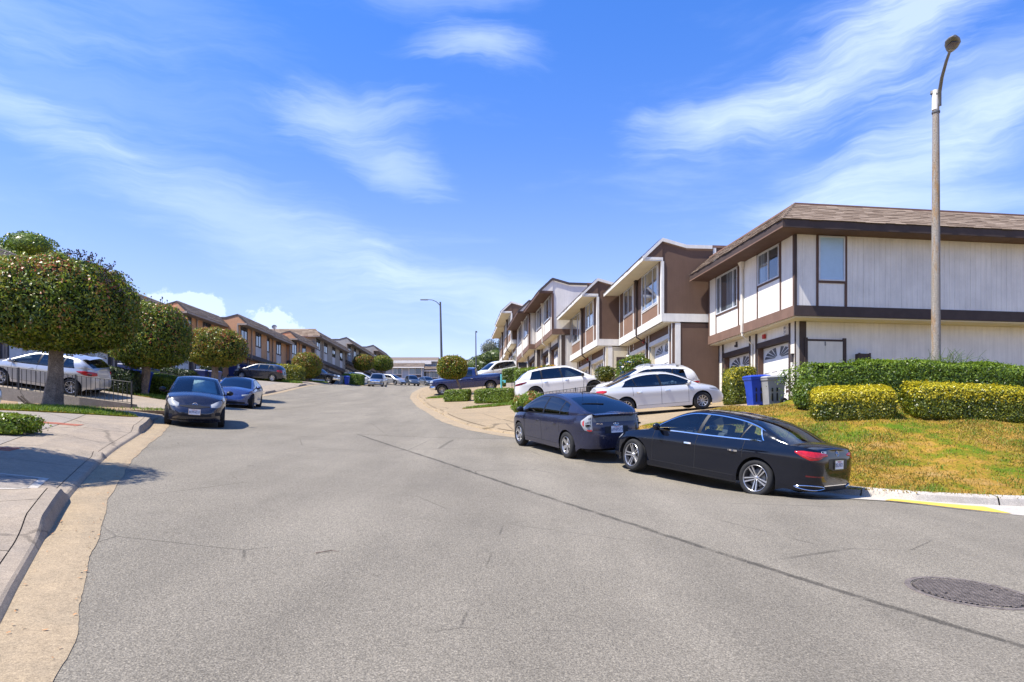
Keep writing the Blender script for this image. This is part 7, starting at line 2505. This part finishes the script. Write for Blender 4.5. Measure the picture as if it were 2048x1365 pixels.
sl2 = empty('street_lamp', (-6.3, 61.5, zf(-6.3, 61.5) + .05), label='tall dark street lamp with a curved arm reaching left over the road', cat='street lamp')
hh2 = 13.95 - sl2.location.z
b = MB(); b.tube([(.18, 0, -.4), (.08, 0, hh2 * .5), (0, 0, hh2)], [.12, .10, .075], 12); b.build('pole', 'far_pole', sl2, smooth=50)
b = MB(); b.tube([(0, 0, hh2 - .35), (-.12, 0, hh2 - .2), (-.35, 0, hh2 + .02), (-.7, 0, hh2 + .17), (-1.1, 0, hh2 + .20)], [.035, .035, .032, .03, .03], 8); b.build('arm', 'far_pole', sl2, smooth=60)
b = MB(); b.box(-1.75, -1.08, -.10, .10, hh2 + .15, hh2 + .22); b.build('lamp_head', 'steel_pole', sl2)
sl3 = empty('street_lamp', (-4.4, 85, zf(-4.4, 85)), label='thin distant lamp pole seen end on beyond the blue pickup truck', cat='street lamp')
hh3 = 15.2 - sl3.location.z
b = MB(); b.tube([(.06, 0, -.4), (0, 0, hh3)], [.10, .06], 10); b.build('pole', 'far_pole', sl3, smooth=50)
b = MB(); b.tube([(0, 0, hh3 - .3), (0, .5, hh3 + .1), (0, 1.6, hh3 + .2)], .03, 6); b.box(-.09, .09, 1.5, 2.1, hh3 + .16, hh3 + .24); b.build('arm', 'far_pole', sl3)
b = MB(); b.tube([(0, 0, -1), (0, 0, 2.0)], .03, 5); b.tube([(-.45, 0, 1.7), (.45, 0, 1.75)], .02, 5); b.tube([(-.3, 0, 1.9), (.3, 0, 1.9)], .02, 5)
o = props(b.build('roof_aerial', 'far_pole'), 'thin television aerial on the far roof at the top of the street', 'aerial'); o.location = (-13.2, 169, 21.3)

# ------------------------------------------------------------------ wheelie bins
def bin_(label, x, y, col, lidcol, rot, h=1.03, lift=.1, group='wheelie bins put out by the garages', tilt=0.0, simple_=False, words=None):
    gn = ground_normal(x, y)
    gn = Vector((gn.x * .6, gn.y * .6, gn.z)).normalized()
    xd = Vector((math.cos(rot), math.sin(rot), 0)); xd = (xd - gn * gn.dot(xd)).normalized()
    root = empty('wheelie_bin', mat=frame((x, y, zf(x, y) + lift), xd, gn.cross(xd), gn), label=label, cat='bin', group=group)
    # local +x is the wheel side
    b = MB()
    def ring_(w0, d0, z): return [(-d0, -w0, z), (d0, -w0, z), (d0, w0, z), (-d0, w0, z)]
    rows = [ring_(.215, .25, .05), ring_(.24, .28, h * .55), ring_(.27, .315, h * .86), ring_(.295, .335, h * .865), ring_(.295, .34, h * .93)]
    b.grid(rows, True); b.add(rows[0], [(3, 2, 1, 0)]); b.add(rows[-1], [(0, 1, 2, 3)])
    b.build('body', col, root)
    b = MB()
    lid = [ring_(.305, .345, h * .925), ring_(.31, .355, h * .955), ring_(.28, .31, h * .99), ring_(.18, .2, h * 1.01)]
    b.grid(lid, True); b.add(lid[-1], [(0, 1, 2, 3)]); b.add(lid[0], [(3, 2, 1, 0)])
    b.build('lid', lidcol, root)
    for s_ in (1, -1):
        b = MB(); b.lathe([(0, -.03), (.10, -.03), (.125, -.02), (.125, .02), (.10, .03), (0, .03)], 16, 'y', (.25, s_ * .235, .125)); b.cur = 1; b.lathe([(0, s_ * .034), (.03, s_ * .034), (.035, s_ * .03)], 10, 'y', (.25, s_ * .235, .125))
        b.build('wheel', ['tyre_rubber', 'bin_grey'], root)
    b = MB(); b.tube([(.40, -.2, h * .93), (.40, .2, h * .93)], .016, 6); b.box(.33, .41, -.21, -.18, h * .9, h * .95); b.box(.33, .41, .18, .21, h * .9, h * .95); b.build('handle', col, root)
    if not simple_:
        for x0 in (-.17, .0):
            bb = MB(); bb.box(x0, x0 + .035, -.262, -.225, .16, h * .42); bb.build('grip_slot', 'car_trim', root); bb = MB(); bb.box(x0, x0 + .035, -.272, -.24, h * .48, h * .60); bb.build('grip_slot', 'car_trim', root)
    if words:
        text('bin_print', words, .062, 'white_letter', root, Matrix.Translation((.1, -.302 + .012, h * .80)) @ frame((0, 0, 0), (1, 0, 0), (0, .08, 1), (0, -1, .08)), .0006)
    return root


bin_('bright blue bin beside the grey bin in front of the corner garage', 8.10, 23.1, 'bin_blue', 'bin_blue', R(8), h=1.02, lift=.1)
bin_('grey bin with white print in front of the corner garage', 8.48, 22.75, 'bin_grey', 'bin_grey', R(10), h=.97, lift=.1, words='RUBBISH\nWASTE')
bin_('dark green bin standing right behind the grey bin at the corner garage', 8.42, 23.3, 'bin_green', 'bin_grey', R(9), h=.95, lift=.1)
bin_('blue bin half hidden between the two white cars on the right', 5.5, 33.2, 'bin_blue', 'bin_blue', R(10), h=1.1, lift=.5, simple_=True)
bin_('dark blue bin behind the dark square hedge on the left', -17.6, 32.0, 'bin_dark_blue', 'bin_dark_blue', R(170), lift=walk_l + .15, simple_=True)
bin_('light blue bin beside the dome shaped bush on the left', -16.45, 31.0, 'bin_blue', 'bin_blue', R(170), lift=walk_l, simple_=True, h=1.0)
bin_('green lidded bin next to the dark blue bin on the left', -17.0, 32.6, 'bin_green', 'bin_dark_blue', R(170), lift=walk_l + .1, simple_=True)
bin_('dark blue bin in front of the garages behind the blue saloon', -20.2, 45.5, 'bin_dark_blue', 'bin_dark_blue', R(180), lift=walk_l, simple_=True, h=1.1)
bin_('second dark blue bin in front of the garages behind the blue saloon', -19.5, 45.9, 'bin_dark_blue', 'bin_dark_blue', R(180), lift=walk_l, simple_=True, h=1.1)
bin_('black bin left of the black hatchback by the orange house', -25.0, 62.6, 'bin_dark_blue', 'bin_green', R(180), lift=walk_l, simple_=True, h=1.25)
bin_('dark bin right behind the black hatchback by the orange house', -24.1, 63.0, 'bin_dark_blue', 'bin_dark_blue', R(180), lift=walk_l, simple_=True, h=1.2)
bin_('bright blue bin far up the street beside the square hedge', -20.15, 85.4, 'bin_blue', 'bin_blue', R(-90), lift=walk_l, simple_=True, h=1.1)
bin_('grey bin far up the street left of the bright blue bin', -20.95, 85.6, 'bin_grey', 'bin_grey', R(-90), lift=walk_l, simple_=True, h=1.05)

# ------------------------------------------------------------------ low walls and iron fences
def iron_fence(label, p0, p1, z0, z1, h, pitch=.15, group='low iron fences along the drives', posts=3):
    """p0-p1 in plan; z0, z1 foot heights"""
    a = Vector((*p0, z0)); c = Vector((*p1, z1))
    d = c - a; L_ = Vector((d.x, d.y)).length
    root = empty('iron_fence', tuple(a), label=label, cat='fence', group=group)
    b = MB(); b.tube([(0, 0, h), tuple(d + Vector((0, 0, h)))], .016, 6); b.build('top_rail', 'black_iron', root)
    b = MB(); b.tube([(0, 0, .10), tuple(d + Vector((0, 0, .10)))], .013, 6); b.build('bottom_rail', 'black_iron', root)
    n = int(L_ / pitch)
    base = None
    for i in range(n + 1):
        t = i / n
        if base is None:
            q = MB(); q.box(-.008, .008, -.008, .008, .08, h); base = q.build('picket', 'black_iron', root); o = base
        else:
            o = base.copy(); COL.objects.link(o)
        o.location = d * t
    for i in range(posts):
        q = MB(); q.box(-.02, .02, -.02, .02, -.35, h + .03); o = q.build('post', 'black_iron', root); o.location = d * (i / (posts - 1)) if posts > 1 else (0, 0, 0)
    return root


# retaining wall under the silver hatchback
def low_wall(label, pts, tops, bottom, th, mat, cat='wall'):
    root = None
    b = MB()
    for i in range(len(pts) - 1):
        a, c = Vector(pts[i]), Vector(pts[i + 1])
        d = (c - a).normalized(); n_ = Vector((-d.y, d.x)) * th
        za, zc = tops[i], tops[i + 1]
        P = [(a.x, a.y, za - bottom), (c.x, c.y, zc - bottom), (c.x + n_.x, c.y + n_.y, zc - bottom), (a.x + n_.x, a.y + n_.y, za - bottom), (a.x, a.y, za), (c.x, c.y, zc), (c.x + n_.x, c.y + n_.y, zc), (a.x + n_.x, a.y + n_.y, za)]
        b.add(P, [(0, 1, 5, 4), (4, 5, 6, 7), (2, 3, 7, 6), (1, 2, 6, 5), (3, 0, 4, 7)])
    return props(b.build('garden_wall', mat), label, cat)


low_wall('grey concrete retaining wall under the silver hatchback drive', [(-23, 24.3), (-18.0, 24.55), (-15.3, 24.75), (-13.6, 25.35)], [4.05, 3.42, 3.08, 2.86], 1.3, .16, 'concrete_grey')
iron_fence('black iron fence on the wall in front of the silver hatchback', (-19.4, 24.63), (-13.75, 25.3), 3.50, 2.82, .84, posts=4)
up_lot = [(-23, 24.5), (-15.3, 24.93), (-13.7, 25.45), (-12.0, 26.2), (-12.6, 28.6), (-16, 28.9), (-26, 28.6), (-27, 25)]
sheet('driveway', up_lot, .8, walk_l + .02, 'concrete', kind='structure', skirt=.3)
iron_fence('black iron fence beside the large white car on the right', (.9, 31.2), (4.7, 30.6), 2.75, 3.20, .92, posts=3)
iron_fence('black iron fence between the clipped hedge and the large white car', (.0, 43.2), (.9, 42.6), 4.25, 4.3, 1.0, posts=2)
iron_fence('black iron railing over the bed of the blue pickup truck', (-2.4, 57.4), (-.7, 57.0), 6.1, 6.15, .95, posts=2, pitch=.2)
iron_fence('black iron railing behind the dome shaped bush on the left', (-17.3, 33.8), (-14.9, 34.4), 4.0, 3.55, .95, posts=3)
iron_fence('black iron railing under the wide grey house on the left', (-24, 74.2), (-19.8, 74.4), 8.35, 8.0, .95, posts=3, pitch=.3)
low_wall('low concrete wall between the clipped hedges and the drive', [(-2.15, 41.2), (-1.75, 41.0)], [4.45, 4.45], .9, .2, 'concrete_tan')
low_wall('pale garden wall behind the tail of the blue pickup truck', [(-.4, 47.6), (.9, 47.2)], [5.6, 5.6], 1.4, .2, 'concrete_white')
# odds and ends
b = MB(); b.tube([(0, 0, -.2), (0, 0, .95)], .055, 8); b.tube([(0, 0, .5), (.26, 0, .5)], .04, 6); b.box(.16, .3, -.05, .05, .38, .56)
o = props(b.build('standpipe', 'teal_plastic'), 'teal post with a side tap near the tail of the blue pickup truck', 'post'); o.location = (-.72, 47.0, zf(-.72, 47.0) + .1)
b = MB(); b.box(-.28, .28, -.15, .15, 0, .28); b.box(-.31, .31, -.18, .18, .28, .33)
o = props(b.build('planter_box', 'car_trim'), 'black box standing above the bright green hedge on the right', 'box'); o.location = (.75, 50.5, 7.0)
for k_, (p0, p1, p2) in enumerate((((-16.95, 24.0), (-16.75, 24.05), (-16.5, 24.05)), ((-16.35, 24.05), (-16.55, 24.0), (-16.8, 23.95)))):
    b = MB(); z = zf(*p1) + walk_l
    b.tube([(*p0, z + (.08 if k_ else .34)), (*p1, z + .14), (*p2, z + (.38 if k_ else .05))], [.03, .04, .028], 8)
    props(b.build('cut_branch', 'bark_dark'), ['fallen grey branch stub leaning on the retaining wall', 'second cut branch crossing the first at the retaining wall'][k_], 'branch')

# ------------------------------------------------------------------ lettering becomes plain mesh
bpy.context.view_layer.update()
_dg = bpy.context.evaluated_depsgraph_get()
for o in TEXTS:
    me = bpy.data.meshes.new_from_object(o.evaluated_get(_dg))
    n = bpy.data.objects.new(o.name, me)
    link(n, o.parent)
    n.matrix_local = o.matrix_local.copy()
    nm = o.name
    bpy.data.objects.remove(o)
    n.name = nm
